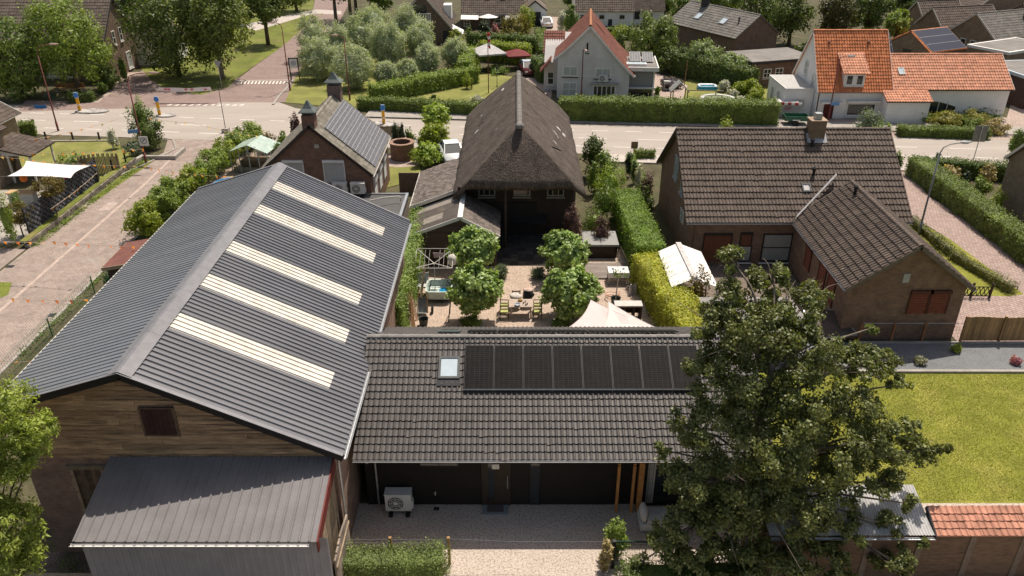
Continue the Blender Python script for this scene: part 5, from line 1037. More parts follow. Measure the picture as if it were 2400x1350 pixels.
# --- foreground alder with its long limbs
def alder():
    T = thing('alder_tree', 'tall dark alder in the foreground, spreading over the bungalow and tin roof', 'tree', (8.3, 20.6, 0)); off = np.array([-8.3, -20.6, 0])
    spots = [(1716, 610, 23.5, 42), (1815, 645, 23.5, 45), (1740, 690, 23, 80), (1850, 715, 23, 85), (1905, 690, 23.5, 48), (1665, 760, 22.5, 80), (1790, 790, 22, 110), (1900, 810, 22, 95), (1990, 860, 22.5, 80), (2065, 840, 22.5, 45), (2110, 900, 22, 32),
             (1655, 880, 22, 75), (1760, 900, 21.4, 115), (1880, 930, 21, 115), (2000, 960, 21.5, 95), (1600, 1000, 21.6, 62), (1690, 1010, 21, 105), (1810, 1040, 20.4, 120), (1930, 1060, 20.6, 110), (2050, 1040, 21, 85), (2130, 1010, 21.5, 40), (2165, 1060, 21.2, 45), (2215, 1050, 21.3, 22),
             (1555, 1055, 21.5, 28), (1585, 1115, 21, 50), (1660, 1130, 20.2, 95), (1770, 1160, 19.8, 115), (1890, 1170, 20, 105), (2010, 1130, 20.5, 75), (2100, 1130, 20.6, 45), (1610, 1220, 19.8, 75), (1700, 1240, 19.4, 95), (1560, 1270, 19.6, 55), (1620, 1320, 19, 80), (1740, 1320, 19, 90), (1850, 1290, 19.2, 85),
             (1990, 1240, 19.6, 60), (2080, 1230, 19.8, 40), (2090, 1310, 19.3, 60), (1950, 1320, 19, 70), (2165, 1270, 19.5, 22), (1500, 1320, 19.4, 40), (2040, 770, 22.8, 16), (2130, 1180, 20, 30)]
    PP = []; OO = []; mb = MB(); tb = V((0, 0, -.1)); trunk = [V((0, 0, -.1)), V((.1, .3, 2.5)), V((-.1, .6, 5)), V((.15, 1.0, 7.5)), V((0, 1.5, 8.8))]
    mb.tube(trunk, .24, 8, .07)
    for px, py, Yd, rp in spots:
        c, s = S(px, py, Yd); r = rp * s; ctr = np.array(c[:]) + off; n = int(4300 * (rp / 100) ** 2) + 220
        P, O = clumps(ctr, (r, r * 1.1, r * .85), n, max(7, int(30 * (rp / 100) ** 1.2)), .22 if rp > 50 else .33, .35); PP.append(P); OO.append(O)
        e = V(ctr); t = min(3.9, max(1, (e.z - 1.2) / 2.5)); i = int(t); a = trunk[i].lerp(trunk[min(i + 1, 4)], t - i); mid = a.lerp(e, .55) + V((0, 0, .35))
        mb.tube([a, mid, e, e + (e - mid) * .1], .06, 5, .008)
        if rp > 40:
            for _ in range(4):
                w = V(rng.normal(0, r * .55, 3)); mb.tube([mid.lerp(e, random.uniform(.4, 1)), e + w * .6 + Z * .05, e + w], .022, 4, .006)
    mb.build('trunk', M('alder_bark', (.20, .16, .125), .9, .3, 5), T, True)
    leaves('crown', np.concatenate(PP), np.concatenate(OO), .115, LF_ALDER, T, .72, .7, .1)
alder()
# --- feathery tree at the left edge
def ash():
    T = thing('ash_tree', 'bright feathery tree at the bottom left in front of the barn', 'tree', (-14.6, 17.6, 0)); PP = []; OO = []; mb = MB(); off = np.array([14.6, -17.6, 0])
    mb.tube([(-1.5, 0, 0), (-1.3, 0, 4), (-1.0, 0, 7)], .14, 7, .06)
    for px, py, Yd, rp in ((10, 960, 18.5, 95), (70, 1010, 18.3, 70), (20, 1080, 18, 80), (105, 1000, 18.2, 34), (75, 1070, 18, 45), (-40, 1010, 18.5, 90), (-20, 1230, 17, 110), (50, 1260, 17, 60), (20, 1330, 16.6, 80), (55, 1200, 17.2, 40), (70, 1300, 16.8, 35), (-90, 1120, 17.5, 120)):
        c, s = S(px, py, Yd); r = rp * s; ctr = np.array(c[:]) + off
        P, O = clumps(ctr, (r, r, r * .8), int(2500 * (rp / 100) ** 2) + 150, int(40 * (rp / 100) ** 1.2) + 6, .24, .5); PP.append(P); OO.append(O); mb.tube([(-1.2, 0, 3.5), V(ctr)], .04, 5, .01)
    mb.build('trunk', BARK, T, True); leaves('crown', np.concatenate(PP), np.concatenate(OO), .155, MLEAF('leaf_ash', (0.180, 0.230, 0.033), (0.399, 0.459, 0.099), trans=.35), T, .34, .6, .25)
ash()
# --- four clipped plane trees in the yard
for px, py, Yd, rx, rz, lb in ((1112, 676, 37.3, 72, 62, 'ball crowned plane tree at the front left of the gravel yard'), (1338, 686, 37.6, 72, 64, 'ball crowned plane tree at the front right of the gravel yard by the sails'), (1108, 582, 42, 66, 50, 'ball crowned plane tree at the back left, before the plank shed'), (1322, 594, 42.4, 66, 52, 'ball crowned plane tree at the back right beside the hot tub')):
    tree_px('plane_tree', lb, px, py, Yd, rx, rz, LF_PLANE, 9000, .21, M('plane_bark', (.2, .17, .12), .9, .3), 75, .2, group='clipped plane trees in the yard', tr=.12, lo=.6, aspect=.8)
for px, py, Yd, rr, lb in ((1105, 762, 36.5, 30, 'grass clump round the foot of the front left plane tree'), (1312, 768, 36.6, 22, 'grass clump at the foot of the front right plane tree'), (1175, 632, 42.5, 16, 'pale grass tuft beside the dark slab path, left'), (1262, 640, 42.5, 15, 'pale grass tuft beside the dark slab path, right')):
    bush_px('grass_clump', lb, px, py, Yd, rr, rr * .8, LF_MID if rr > 18 else MLEAF('leaf_sage', (0.123, 0.157, 0.099), (0.190, 0.235, 0.154)), 900, .3, 'plant', 'grass clumps in the yard', aspect=.12, droop=-.3)
# --- hedges
HG = MLEAF('hedge_green', (0.114, 0.190, 0.020), (0.218, 0.314, 0.044)); HY = MLEAF('hedge_yellow', (0.257, 0.314, 0.022), (0.460, 0.430, 0.050)); HD = MLEAF('hedge_dark', (0.063, 0.101, 0.018), (0.133, 0.185, 0.039)); HR = MLEAF('hedge_road', (0.095, 0.140, 0.022), (0.190, 0.241, 0.050))
hedge('clipped_hedge', 'long dark clipped hedge between the main road and the grey house', (4.6, 76.2), (25.2, 74.6), 2.0, 2.1, HR, .2, 130, .07)
hedge('clipped_hedge', 'leafy green hedge top beside the brown brick house drive', (7.9, 52.0), (8.15, 42.5), 1.75, 2.1, HG, .12, 420, .06)
hedge('yellow_hedge', 'bright yellow green hedge between the yard and the white tent', (7.85, 42.0), (9.3, 32.6), 1.7, 2.0, HY, .12, 420, .08)
hedge('ivy_fence', 'ivy covered fence along the right wall of the barn', (-6.15, 35.2), (-5.95, 47.6), 1.15, 2.35, MLEAF('ivy_leaf', (0.133, 0.213, 0.033), (0.304, 0.392, 0.110)), .13, 420, .1)
hedge('garden_hedge', 'low hedge along the main road below the upper garden lawn', (-15.5, 79.8), (-3.0, 77.6), 1.3, 1.2, HR, .18, 170, .07)
hedge('garden_hedge', 'tall light green hedge running diagonally across the upper garden', (-14.5, 82.4), (-4.2, 91.3), 1.7, 1.7, LF_LIGHT, .22, 150, .15)
hedge('garden_hedge', 'rough light hedge at the left of the dark gazebo', (-5.4, 91.5), (-5.0, 100), 1.6, 2.2, LF_LIGHT, .25, 110, .2)
hedge('garden_hedge', 'yellow topped hedge behind the dark gazebo', (-4.0, 103), (2.0, 100.5), 1.8, 2.2, LF_YEL, .25, 110, .15)
hedge('garden_hedge', 'dark hedge running across behind the conical yew', (-5.5, 109.5), (3.2, 107), 1.8, 2.0, HD, .25, 110, .15)
hedge('box_hedge', 'flat clipped hedge block along the drive below the white car', (4.0, 118), (4.4, 108), 1.5, 1.2, HR, .25, 100, .06)
hedge('box_hedge', 'lower clipped hedge block at the near end of the drive', (4.3, 106.5), (4.5, 101), 1.9, 1.6, HD, .25, 100, .06)
hedge('box_hedge', 'dark round shouldered hedge left of the grey house wing', (3.2, 95), (4.2, 90.6), 2.2, 2.2, HD, .22, 110, .1)
hedge('farm_hedge', 'clipped hedge in front of the white farmhouse', (13.5, 117), (17, 116), 1.2, 1.4, HR, .25, 100, .05)
hedge('farm_hedge', 'short hedge in front of the thatched barn end', (18, 116), (21, 115.5), 1.2, 1.2, HD, .25, 100, .05)
hedge('path_hedge', 'clipped dark hedge along the brick path on the right', g(2142, 402, .2), g(2460, 640, .2), 1.6, 1.5, HR, .14, 240, .07)
hedge('path_hedge', 'clipped dark hedge between the wild garden and the main road', g(2135, 398, .2), g(2385, 418, .2), 1.1, 1.3, HD, .14, 220, .07)
hedge('verge_hedge', 'low clipped hedge in front of the white wing', (35.2, 70.9), (43.0, 70.0), 1.2, .9, HR, .16, 200, .08)
hedge('verge_hedge', 'short hedge climbing to the arched window', (41.3, 75.6), (43.4, 72.4), 1.2, .9, LF_MID, .16, 200, .1)
hedge('low_hedge', 'thin low hedge between the lamp lawn and the brick path', g(2132, 522), g(2225, 600), .55, .6, MLEAF('hedge_olive', (0.114, 0.134, 0.044), (0.200, 0.190, 0.070)), .09, 420, .05)
hedge('low_hedge', 'thin low hedge bending at the lawn corner by the lattice fence', g(2228, 604), g(2370, 688), .6, .6, MLEAF('hedge_olive', (0.114, 0.134, 0.044)), .09, 420, .05)
hedge('low_hedge', 'narrow clipped border hedge between the yard hedge and the brick house', g(1475, 378), g(1505, 440), .6, .7, HG, .1, 350, .05)
hedge('low_hedge', 'stub of clipped border hedge nearer the brick house corner', g(1508, 446), g(1522, 490), .6, .6, HG, .1, 350, .05)
hedge('low_hedge', 'dark low hedge along the road left of the brick house', g(1486, 372), g(1535, 372), .6, .8, HR, .12, 300, .05)
hedge('front_hedge', 'small leaved hedge with wire fence at the bottom of the view', (-6.0, 19.75), (-2.35, 19.75), 1.0, 1.15, MLEAF('front_hedge_leaf', (0.095, 0.140, 0.024), (0.228, 0.280, 0.088)), .075, 900, .12)
hedge('front_hedge', 'dark hedge behind the green mesh panel under the alder', (3.7, 19.0), (8.5, 19.2), 1.1, 1.1, HD, .09, 500, .12)
hedge('corner_hedge', 'clipped square hedge at the far corner of the left garden', g(50, 320), g(88, 315), 1.3, 1.3, HR, .15, 200, .05)
hedge('park_hedge', 'dark low hedge under the street tree by the bench', g(165, 240), g(222, 236), 1.1, 1.0, HD, .2, 150, .08)
# street shrub row between the brick street and the barn
xs = [(325, 545, 49), (352, 515, 50.5), (385, 480, 53), (412, 450, 55), (440, 425, 57.5), (462, 400, 60), (490, 378, 62.5), (512, 358, 65), (530, 338, 67.5)]
for i, (px, py, Yd) in enumerate(xs):
    c, s = S(px, py, Yd); bush('street_shrub', ('light green shrub at the near end of the row beside the brick street', 'light green shrub, second from the near end of the street row', 'light green shrub in the street row, third from the near end', 'light green shrub in the street row, fourth from the near end', 'light green shrub in the middle of the street row', 'light green shrub just beyond the middle of the street row', 'light green shrub in the street row level with the greenhouse door', 'light green shrub beside the greenhouse, last but one in the row', 'light green shrub at the far end of the row by the flag pole')[i],
         (-24.4 + .15 * i, 48.6 + i * 2.45, 0), (1.35, 1.55, 1.35 - .04 * i), LF_LIGHT if i % 3 else LF_YEL, 2600, .19, 'shrub', 'shrubs along the brick street', aspect=.6, z0=.1)
# lime trees and shrubs in the middle gardens
for px, py, Yd, rx, rz, m, lb in ((1000, 372, 63, 42, 40, LF_LIME, 'lime green clipped tree, nearest of the three by the parked white car'), (1018, 320, 67, 40, 34, LF_YEL, 'lime green clipped tree in the middle of the three by the road'), (1022, 272, 70, 36, 30, LF_LIME, 'lime green clipped tree, farthest of the three at the roadside')):
    tree_px('lime_tree', lb, px, py, Yd, rx, rz, m, 2600, .26, group='lime trees left of the thatched house', lo=.6, aspect=.75, tr=.1)
cyp = [(926, 318, 66.2, 9, 34), (942, 320, 66.0, 9, 32)]
for i, a in enumerate(cyp): bush_px('cypress', ('slim dark cypress left of its twin by the brick well', 'slim dark cypress right of its twin by the brick well')[i], *a, LF_CON, 1100, .16, 'tree', 'twin cypresses', cs=.3, core=.8, lo=.7)
for px, py, Yd, rx, rz, m, n, lb in ((960, 312, 66.5, 14, 20, LF_MID, 600, 'loose young shrub between cypress and lime tree'), (1393, 342, 60, 32, 34, LF_DK, 2200, 'round dark shrub at the right eave of the thatched house'), (1425, 372, 57, 30, 32, LF_MID, 1800, 'light shrub beside the dark round one, by the yard hedge'), (1432, 410, 54, 40, 36, LF_LIME, 2200, 'lime green climber heap above the yard hedge'), (1420, 450, 51, 36, 34, LF_MID, 1800, 'glossy green shrub at the thatched house corner'), (1392, 388, 56, 16, 14, LF_MID, 500, 'low grassy bush between thatched roof and shrubs'),
        (1345, 512, 45.5, 27, 42, LF_PURP, 2200, 'purple leaved shrub behind the back right plane tree'), (1410, 525, 46.5, 28, 26, LF_PURP, 1200, 'brownish shrub in the shade between purple shrub and hedge'), (1395, 490, 48, 34, 12, LF_MID, 1200, 'low green shrub at the front corner of the thatched house'), (1520, 405, 52, 18, 26, LF_PURP, 1200, 'reddish shrub against the left gable of the brown house'), (1508, 412, 53, 10, 12, LF_MID, 400, 'small green bush beside the reddish shrub'), (1515, 440, 50.5, 12, 14, LF_DK, 500, 'dark bush at the foot of the brown house gable'), (1476, 360, 60, 8, 10, LF_CON, 400, 'small clipped cone by the roadside board'), (1490, 376, 58.5, 9, 8, LF_DK, 300, 'low round bush below the roadside board'),
        (1705, 287, 62, 28, 16, LF_YEL, 1400, 'golden bush peeping over the brown house ridge'), (690, 275, 66, 14, 26, LF_PURP, 900, 'dark red plum shrub behind the brick chimney'), (662, 312, 66, 18, 14, LF_MID, 800, 'green bush between greenhouse and brick gable'), (625, 318, 66, 24, 12, LF_RUST, 700, 'orange flowering bush behind the greenhouse'), (572, 332, 66.5, 24, 14, LF_PURP, 900, 'dark red bush at the back of the greenhouse'), (650, 345, 62, 16, 14, LF_MID, 600, 'pale flowering shrub at the right of the greenhouse'),
        (325, 255, 69, 34, 34, LF_MID, 2000, 'loose tall shrub behind the corner street lamp'), (345, 292, 67, 38, 26, LF_DK, 1800, 'dark spreading shrub at the foot of the corner street lamp'), (262, 318, 67, 13, 18, LF_WHITE, 700, 'white flowering shrub in the corner garden'), (310, 345, 65, 20, 14, MLEAF('leaf_sage', (0.123, 0.157, 0.099)), 900, 'grey green bush in the corner garden bed'),
        (5, 490, 47, 20, 50, LF_LIGHT, 1200, 'light green shrub at the left edge behind the photinia'), (30, 452, 52, 18, 12, LF_MID, 600, 'green flowering bush below the tan brick wall'), (160, 365, 60, 38, 10, LF_MID, 900, 'bed of tall grass beside the tiled porch'),
        (1640, 640, 37.5, 34, 26, LF_RUST, 1500, 'dry brown shrub growing against the white tent'), (1450, 1225, 20.8, 32, 26, LF_LIGHT, 1100, 'light green shrub at the foot of the orange posts'), (1420, 1290, 20.0, 16, 40, LF_STRAW, 900, 'straw coloured grass tuft beside the gravel'), (2155, 848, 33.2, 16, 15, MLEAF('hydrangea_pale', (0.190, 0.246, 0.088), (0.450, 0.380, 0.350)), 500, 'pale hydrangea on the grey gravel, nearest the alder'), (2243, 818, 34.3, 13, 14, LF_YEL, 450, 'yellow green bush on the grey gravel by the board fence'), (2380, 850, 33.2, 14, 12, LF_PINK, 450, 'pink flowering plant on the grey gravel at the right'),
        (1210, 80, 112, 44, 52, MLEAF('leaf_rust_green', (0.130, 0.120, 0.015), (0.240, 0.190, 0.030)), 3000, 'rust tipped round shrub beside the drive hedge'), (1232, 48, 118, 26, 36, LF_YEL, 1600, 'bright shrub in front of the white garage'), (1134, 78, 110.5, 17, 28, LF_CON, 1600, 'broad dark clipped yew cone in the far garden'), (1070, 78, 111, 20, 15, LF_YEL, 900, 'yellow green bush at the end of the brick gable'), (1098, 78, 112, 10, 18, LF_MID, 500, 'thin shrub before the far white doors'), (1160, 62, 117, 9, 14, LF_PINK, 400, 'pinkish shrub right of the white parasol'),
        (1340, 48, 118, 22, 36, LF_MID, 1800, 'green shrub at the farmhouse side of the drive'), (1318, 42, 121, 14, 22, LF_WHITE, 1000, 'white flowering bush beside the far white car'), (1455, 84, 104, 14, 16, LF_DK, 600, 'dark ball bush right of the red roof'), (1455, 62, 112, 26, 12, LF_YEL, 600, 'yellow ground plants behind the red roof'), (1730, 182, 88.8, 24, 20, LF_YEL, 1600, 'yellow green ball bush, farthest of the row beside the pool'), (1738, 210, 85, 26, 20, LF_YEL, 1600, 'yellow green ball bush, second of the row beside the pool'), (1765, 205, 84, 26, 18, LF_YEL, 1600, 'yellow green ball bush, third of the row, right of the pool'), (1772, 226, 81.3, 24, 18, LF_YEL, 1600, 'yellow green ball bush, nearest the main road hedge'),
        (1698, 202, 86.5, 15, 14, LF_WHITE, 700, 'white hydrangea beside the blue pool, upper one'), (1715, 222, 83.2, 15, 14, LF_WHITE, 700, 'white hydrangea below the ball bushes, middle one'), (1735, 238, 80.6, 15, 12, LF_WHITE, 700, 'white hydrangea nearest the main road hedge'), (1575, 190, 88, 28, 11, LF_LAV, 1600, 'lavender bed on the terrace edge'), (1540, 215, 84.5, 6, 16, LF_MID, 300, 'thin climbing plant at the terrace corner'), (1165, 165, 95.5, 38, 10, LF_MID, 900, 'flower border in front of the gazebo'), (1120, 232, 82.5, 16, 6, LF_WHITE, 500, 'small pale flower bed on the upper lawn'), (1015, 230, 81.5, 6, 10, LF_DK, 300, 'small dark shrub in the road hedge'),
        (2040, 275, 70, 40, 22, MLEAF('leaf_sage', (0.123, 0.157, 0.099)), 1500, 'grey green shrubs under the white house window'), (2070, 300, 66.5, 26, 26, LF_MID, 1400, 'green bush at the right end of the brown house ridge'), (2100, 385, 58, 16, 40, LF_MID, 900, 'loose twiggy shrub at the right gable of the brown house'), (2300, 430, 55, 26, 18, LF_LIGHT, 1200, 'round green bush in the wild garden'), (2268, 415, 56.5, 8, 20, LF_CON, 500, 'small dark conifer in the wild garden'), (2196, 372, 61.5, 7, 18, LF_CON, 400, 'tiny pointed conifer by the road hedge'), (2235, 398, 58.5, 26, 16, LF_STRAW, 900, 'dry seed heads in the wild garden by the lamp'), (2228, 390, 59, 14, 10, MLEAF('flower_yellow', (0.500, 0.330, 0.020), (0.500, 0.400, 0.050)), 400, 'yellow flowers in the wild garden'), (2320, 395, 58, 20, 14, LF_STRAW, 700, 'pale dry flower clump in the wild garden near the corner'), (2350, 445, 52.5, 18, 12, LF_YEL, 600, 'yellow leaved bush under the tan gable end'),
        (2220, 278, 73.5, 44, 18, MLEAF('wild_meadow', (0.162, 0.190, 0.033), (0.320, 0.260, 0.060)), 2200, 'tall wild plants in front of the long white wing'), (2285, 272, 74, 40, 18, MLEAF('wild_meadow', (0.162, 0.190, 0.033)), 2000, 'yellowish wild plants before the white wing, middle patch'), (2335, 295, 71.5, 36, 18, LF_STRAW, 2000, 'straw coloured wild shrub at the end of the white wing'), (2385, 330, 65, 22, 36, LF_MID, 1600, 'leafy shrub at the road by the right edge'), (2160, 265, 75.5, 36, 10, LF_MID, 1000, 'weeds along the foot of the white porch'), (2300, 262, 75.8, 60, 7, LF_DK, 900, 'dark weeds along the foot of the white wing'), (1500, 385, 57, 10, 8, LF_WHITE, 300, 'pale flowers behind the low road hedge'),
        (120, 238, 84, 14, 16, MLEAF('leaf_sage', (0.123, 0.157, 0.099)), 700, 'grey shrub behind the red lamp post'), (255, 185, 88, 32, 36, LF_DK, 1800, 'dark shrub at the corner of the park house'), (285, 150, 91, 10, 22, LF_MID, 600, 'climber on the end wall of the park house'), (238, 205, 86, 10, 12, LF_MID, 400, 'small bush by the park house drive'), (2125, 545, 46.5, 14, 22, LF_MID, 700, 'green bush at the back corner of the annex')):
    bush_px('bush' if m not in (LF_WHITE, LF_LAV) else 'flowering_shrub', lb, px, py, Yd, rx, rz, m, n, .13 if Yd < 55 else .2 if Yd < 80 else .27, 'bush')
# --- willows
wl = [(736, 92, 97, 40, 58), (748, 150, 92, 46, 58), (842, 92, 99, 42, 50), (872, 48, 107, 44, 42), (826, 176, 88, 48, 66), (905, 108, 97, 44, 58), (948, 52, 107, 42, 42), (906, 180, 88.5, 28, 32), (952, 172, 90, 26, 28), (985, 96, 101, 40, 46), (1003, 140, 94, 32, 36), (1064, 126, 97, 30, 36), (790, 110, 96, 34, 50)]
wn = ['silvery willow, leftmost of the clump at the park road', 'silvery willow at the left front beside the sign board', 'silvery willow in the upper left of the clump', 'silvery willow at the back under the brick gable', 'silvery willow behind the far brick chimney', 'silvery willow in the centre of the clump', 'silvery willow at the back beside the white balcony', 'small round willow above the diagonal hedge, left one', 'small round willow above the diagonal hedge, right one', 'silvery willow on the right below the gable corner', 'bushy willow with a dark shaded foot on the right', 'round willow farthest right, next to the gazebo hedge', 'silvery willow tucked behind the left front ones']
for a, lb in zip(wl, wn): bush_px('willow_tree', lb, a[0], a[1], a[2], a[3] * 1.15, a[4] * 1.08, LF_WILLOW, 6200, .42, 'tree', 'silvery willows beside the park road', k=85, cs=.22, aspect=.2, lo=.55, droop=-.35, core=.62)
# --- large trees
def big(lb, px, py, Yd, rx, rz, mat, n, size, tr=.3, nm='tree', **kw): return tree_px(nm, lb, px, py, Yd, rx, rz, mat, n, size, tr=tr, lo=.45, **kw)
big('bright street tree at the left edge in front of the park house', 30, 140, 84, 84, 100, LF_MID, 8000, .32, nm='street_tree', cs=.2, k=110)
big('bright rounded street tree before the park house door', 155, 95, 86.5, 108, 105, LF_LIGHT, 10000, .32, nm='street_tree', trunk=2.6, cs=.2, k=120)
big('large dark chestnut left of the park road, double trunked', 400, 70, 93.5, 118, 118, LF_DK, 12000, .36, nm='chestnut_tree', trunk=2.6, cs=.2, k=140)
big('large dark chestnut with pale trunk beside the park road', 500, 55, 92.5, 92, 112, MLEAF('leaf_chestnut', (0.081, 0.112, 0.022), (0.190, 0.230, 0.050)), 10000, .36, bark=BARKPALE, nm='chestnut_tree', trunk=3.0, cs=.2, k=120)
big('dark tree behind the chestnuts at the park lawn', 615, 5, 112, 60, 52, LF_DK, 5000, .4, nm='park_tree', trunk=4.5)
for px, py, Yd, lb in ((777, -60, 106, 'tall park tree with a bare dark trunk, nearest the willows'), (812, -70, 121, 'tall park tree with bare trunk right of the park road'), (826, -75, 132, 'tall park tree with bare trunk far up the park road')): big(lb, px, py, Yd, 80, 64, LF_DK, 4500, .42, nm='park_tree', group='tall trees by the park road', trunk=6.5)
big('round bushy walnut tree between grey house and dark tiled house', 1530, 92, 100, 66, 68, MLEAF('leaf_walnut', (0.109, 0.157, 0.033), (0.228, 0.280, 0.077)), 8000, .34, nm='walnut_tree', trunk=1.8, cs=.2, k=100)
big('light sage tree row beside the dark tiled house, upper', 1655, 128, 93.5, 46, 36, MLEAF('leaf_sage_green', (0.199, 0.252, 0.099), (0.361, 0.437, 0.220)), 4000, .3, nm='sage_tree'); big('light sage tree row beside the dark tiled house, lower', 1712, 150, 90, 46, 28, MLEAF('leaf_sage_green', (0.133, 0.174, 0.066)), 3600, .3, nm='sage_tree'); big('dark tree shading the clothes line', 1575, 140, 96, 50, 46, LF_DK, 4000, .32, nm='garden_tree')
hedge('dark_hedge', 'dark tall hedge along the back of the pool lawn', (19.5, 95.5), (26.0, 86.6), 2.2, 2.4, HD, .22, 130, .15)
for px, py, Yd, rx, rz, m, lb in ((1610, 28, 119, 44, 40, LF_MID, 'round shrubby tree left of the dark tiled house chimney'), (1780, 15, 118, 70, 60, LF_DK, 'dense dark tree behind the dark chimney'), (1860, 30, 112, 60, 66, LF_DK, 'dense dark tree left of the narrow lane'), (1885, 130, 96, 26, 30, LF_DK, 'dark shrub tree behind the white gable'), (1960, 30, 108, 52, 66, MLEAF('leaf_olive', (0.048, 0.056, 0.015), (0.110, 0.100, 0.030)), 'broad olive dark tree behind the orange roof'), (2040, 18, 112, 56, 58, LF_DK, 'dark tree behind the orange roof, right one'), (2105, 55, 103, 34, 30, LF_LIGHT, 'light green bushy tree before the tan gables'), (2125, 12, 122, 34, 26, LF_DK, 'dark tree behind the small tan gable'), (1700, -2, 128, 60, 40, LF_DK, 'dark tree at the top edge above the tiled roof'), (1560, 2, 132, 40, 36, LF_MID, 'leafy tree at the top edge right of the thatched barn'),
        (890, -10, 135, 40, 40, LF_MID, 'green tree at the top edge left of the gable'), (300, -10, 118, 60, 60, LF_DK, 'dark tree at the top edge behind the park house'), (690, -20, 140, 60, 40, LF_DK, 'dark tree at the top edge over the park road'), (540, -20, 128, 70, 50, LF_DK, 'dark tree at the top edge behind the chestnuts'), (1345, -5, 140, 30, 26, LF_MID, 'tree at the top edge above the white garage'), (2380, -15, 150, 60, 30, LF_MID, 'tree beyond the corner house at the top right')):
    big(lb, px, py, Yd, rx, rz, m, 4200, .38, nm='background_tree')
bush_px('weeping_shrub', 'small weeping bush trained over a frame on the upper lawn', 1097, 182, 88, 14, 14, LF_YEL, 500, .25, 'bush', aspect=.3, droop=.4)

tree_px('photinia', 'rust tinted photinia ball by the black fence, farther one', 115, 438, 51, 38, 24, LF_RUST, 2600, .13, tr=.05, lo=.6); tree_px('photinia', 'rust tinted photinia ball at the left edge, nearer one', 38, 500, 48.5, 40, 28, LF_RUST, 2600, .13, tr=.05, lo=.6)
# ================================================================ street furniture
def lamp(label, base, h, dx, dy, mat, head=LAMPHEAD, rise=.5, hl=.75):
    T = thing('street_lamp', label, 'street lamp', base, 0, 'street lamps'); q = MB(); q.tube([(0, 0, 0), (0, 0, 1.0), (0, 0, h)], .085, 8, .05); q.tube([(0, 0, 0), (0, 0, .9)], .1, 8); q.build('pole', mat, T, True)
    q = MB(); e = V((dx, dy, h + rise)); q.tube([(0, 0, h - .05), (dx * .12, dy * .12, h + rise * .6), (dx * .45, dy * .45, h + rise * .92), e], .04, 7, .03); q.build('arm', mat, T, True)
    d = V((dx, dy, 0)).normalized() if dx or dy else V((1, 0, 0)); s = V((-d.y, d.x, 0)); q = MB(); vs = []
    for t, w_, z0, z1 in ((-.05, .05, -.04, .05), (.2, .12, -.07, .08), (.6, .13, -.08, .08), (1.0, .05, -.03, .03)):
        vs += [e + d * t * hl + s * a + Z * b for a, b in ((-w_, 0), (-w_ * .6, z1), (w_ * .6, z1), (w_, 0), (w_ * .6, z0), (-w_ * .6, z0))]
    q.add(vs, [(6 * i + j, 6 * i + (j + 1) % 6, 6 * i + 6 + (j + 1) % 6, 6 * i + 6 + j) for i in range(3) for j in range(6)] + [(0, 1, 2, 3, 4, 5)[::-1], (18, 19, 20, 21, 22, 23)]); q.build('lamp_head', head, T); return T
lamp('dark red street lamp at the left, in front of the bright street trees', g(137, 307), 6.9, 1.1, .3, LAMPRED, rise=.9)
l2 = lamp('dark red street lamp on the brick street corner carrying a blue name plate', g(343, 383), 6.9, 1.7, .2, LAMPRED)
lamp('dark red street lamp beside the park road sign board', g(680, 212), 6.6, -.75, .2, LAMPRED)
lamp('dark red street lamp rising in front of the willows', g(820, 235), 6.3, -.6, .1, LAMPRED, rise=.3)
lamp('dark red street lamp in front of the grey house', g(1362, 235), 5.1, .12, -.5, LAMPRED, rise=.2)
l6 = lamp('dark red street lamp before the white house with a blue name plate', g(1940, 285), 5.9, .7, 0, LAMPRED, M('lamp_head_grey', (.4, .4, .39), .4), rise=.3)
lamp('tall grey street lamp beside the brick path on the right', g(2153, 549), 5.7, 1.35, .3, LAMPGREY, M('lamp_head_grey', (.4, .4, .39)), rise=.55)
def text(s, parent, loc, size, mat, rot=(math.pi / 2, 0, 0), name='lettering'):
    cu = bpy.data.curves.new(name, 'FONT'); cu.body = s; cu.size = size; cu.align_x = 'CENTER'; cu.align_y = 'CENTER'; cu.extrude = .002; cu.materials.append(mat); o = bpy.data.objects.new(name, cu); COL.link(o); me = bpy.data.meshes.new_from_object(o.evaluated_get(bpy.context.evaluated_depsgraph_get())); bpy.data.objects.remove(o); o = obj(name, me, parent); o.location = loc; o.rotation_euler = rot; return o
def plate(label, loc, w_, h_, mat, rz=0, name='street_name_sign', cat='sign', tilt=0):
    T = thing(name, label, cat, loc, rz); q = MB(); q.bx(-w_ / 2, w_ / 2, -.015, .015, -h_ / 2, h_ / 2); q.build('sign_plate', mat, T); return T
P = V(l2.location); SBL = M('name_plate_blue', (.12, .27, .5), .4, .05)
plate('blue street name plate on the red corner lamp', P + V((-.45, -.1, 2.75)), .8, .3, SBL, R(25))
t = plate('white square parking zone sign with a struck circle on the corner lamp', P + V((.25, -.14, 1.95)), .75, .8, WHITE, 0, 'zone_sign')
q = MB(); k = 24
for i in range(k): a0, a1 = 2 * math.pi * i / k, 2 * math.pi * (i + 1) / k; q.add([(r * math.cos(a), -.018, r * math.sin(a) + .04) for r, a in ((.22, a0), (.27, a0), (.27, a1), (.22, a1))], [(0, 1, 2, 3)])
q.beam((-.17, -.019, -.13), (.17, -.019, .21), .05, .004, Y_); q.build('struck_circle', M('sign_grey', (.12, .13, .16), .5), t); text('P', t, (0, -.017, .04), .3, M('sign_grey', (.12, .13, .16)))
P = V(l6.location); plate('blue street name plate on the red lamp before the white house', P + V((.35, -.1, 1.75)), .75, .32, SBL, R(-8))
plate('blue traffic plate on the red lamp beside the street trees', V(g(137, 307)) + V((-1.0, -.1, 2.3)), 1.1, .3, SIGNBLUE, 0, 'traffic_sign')
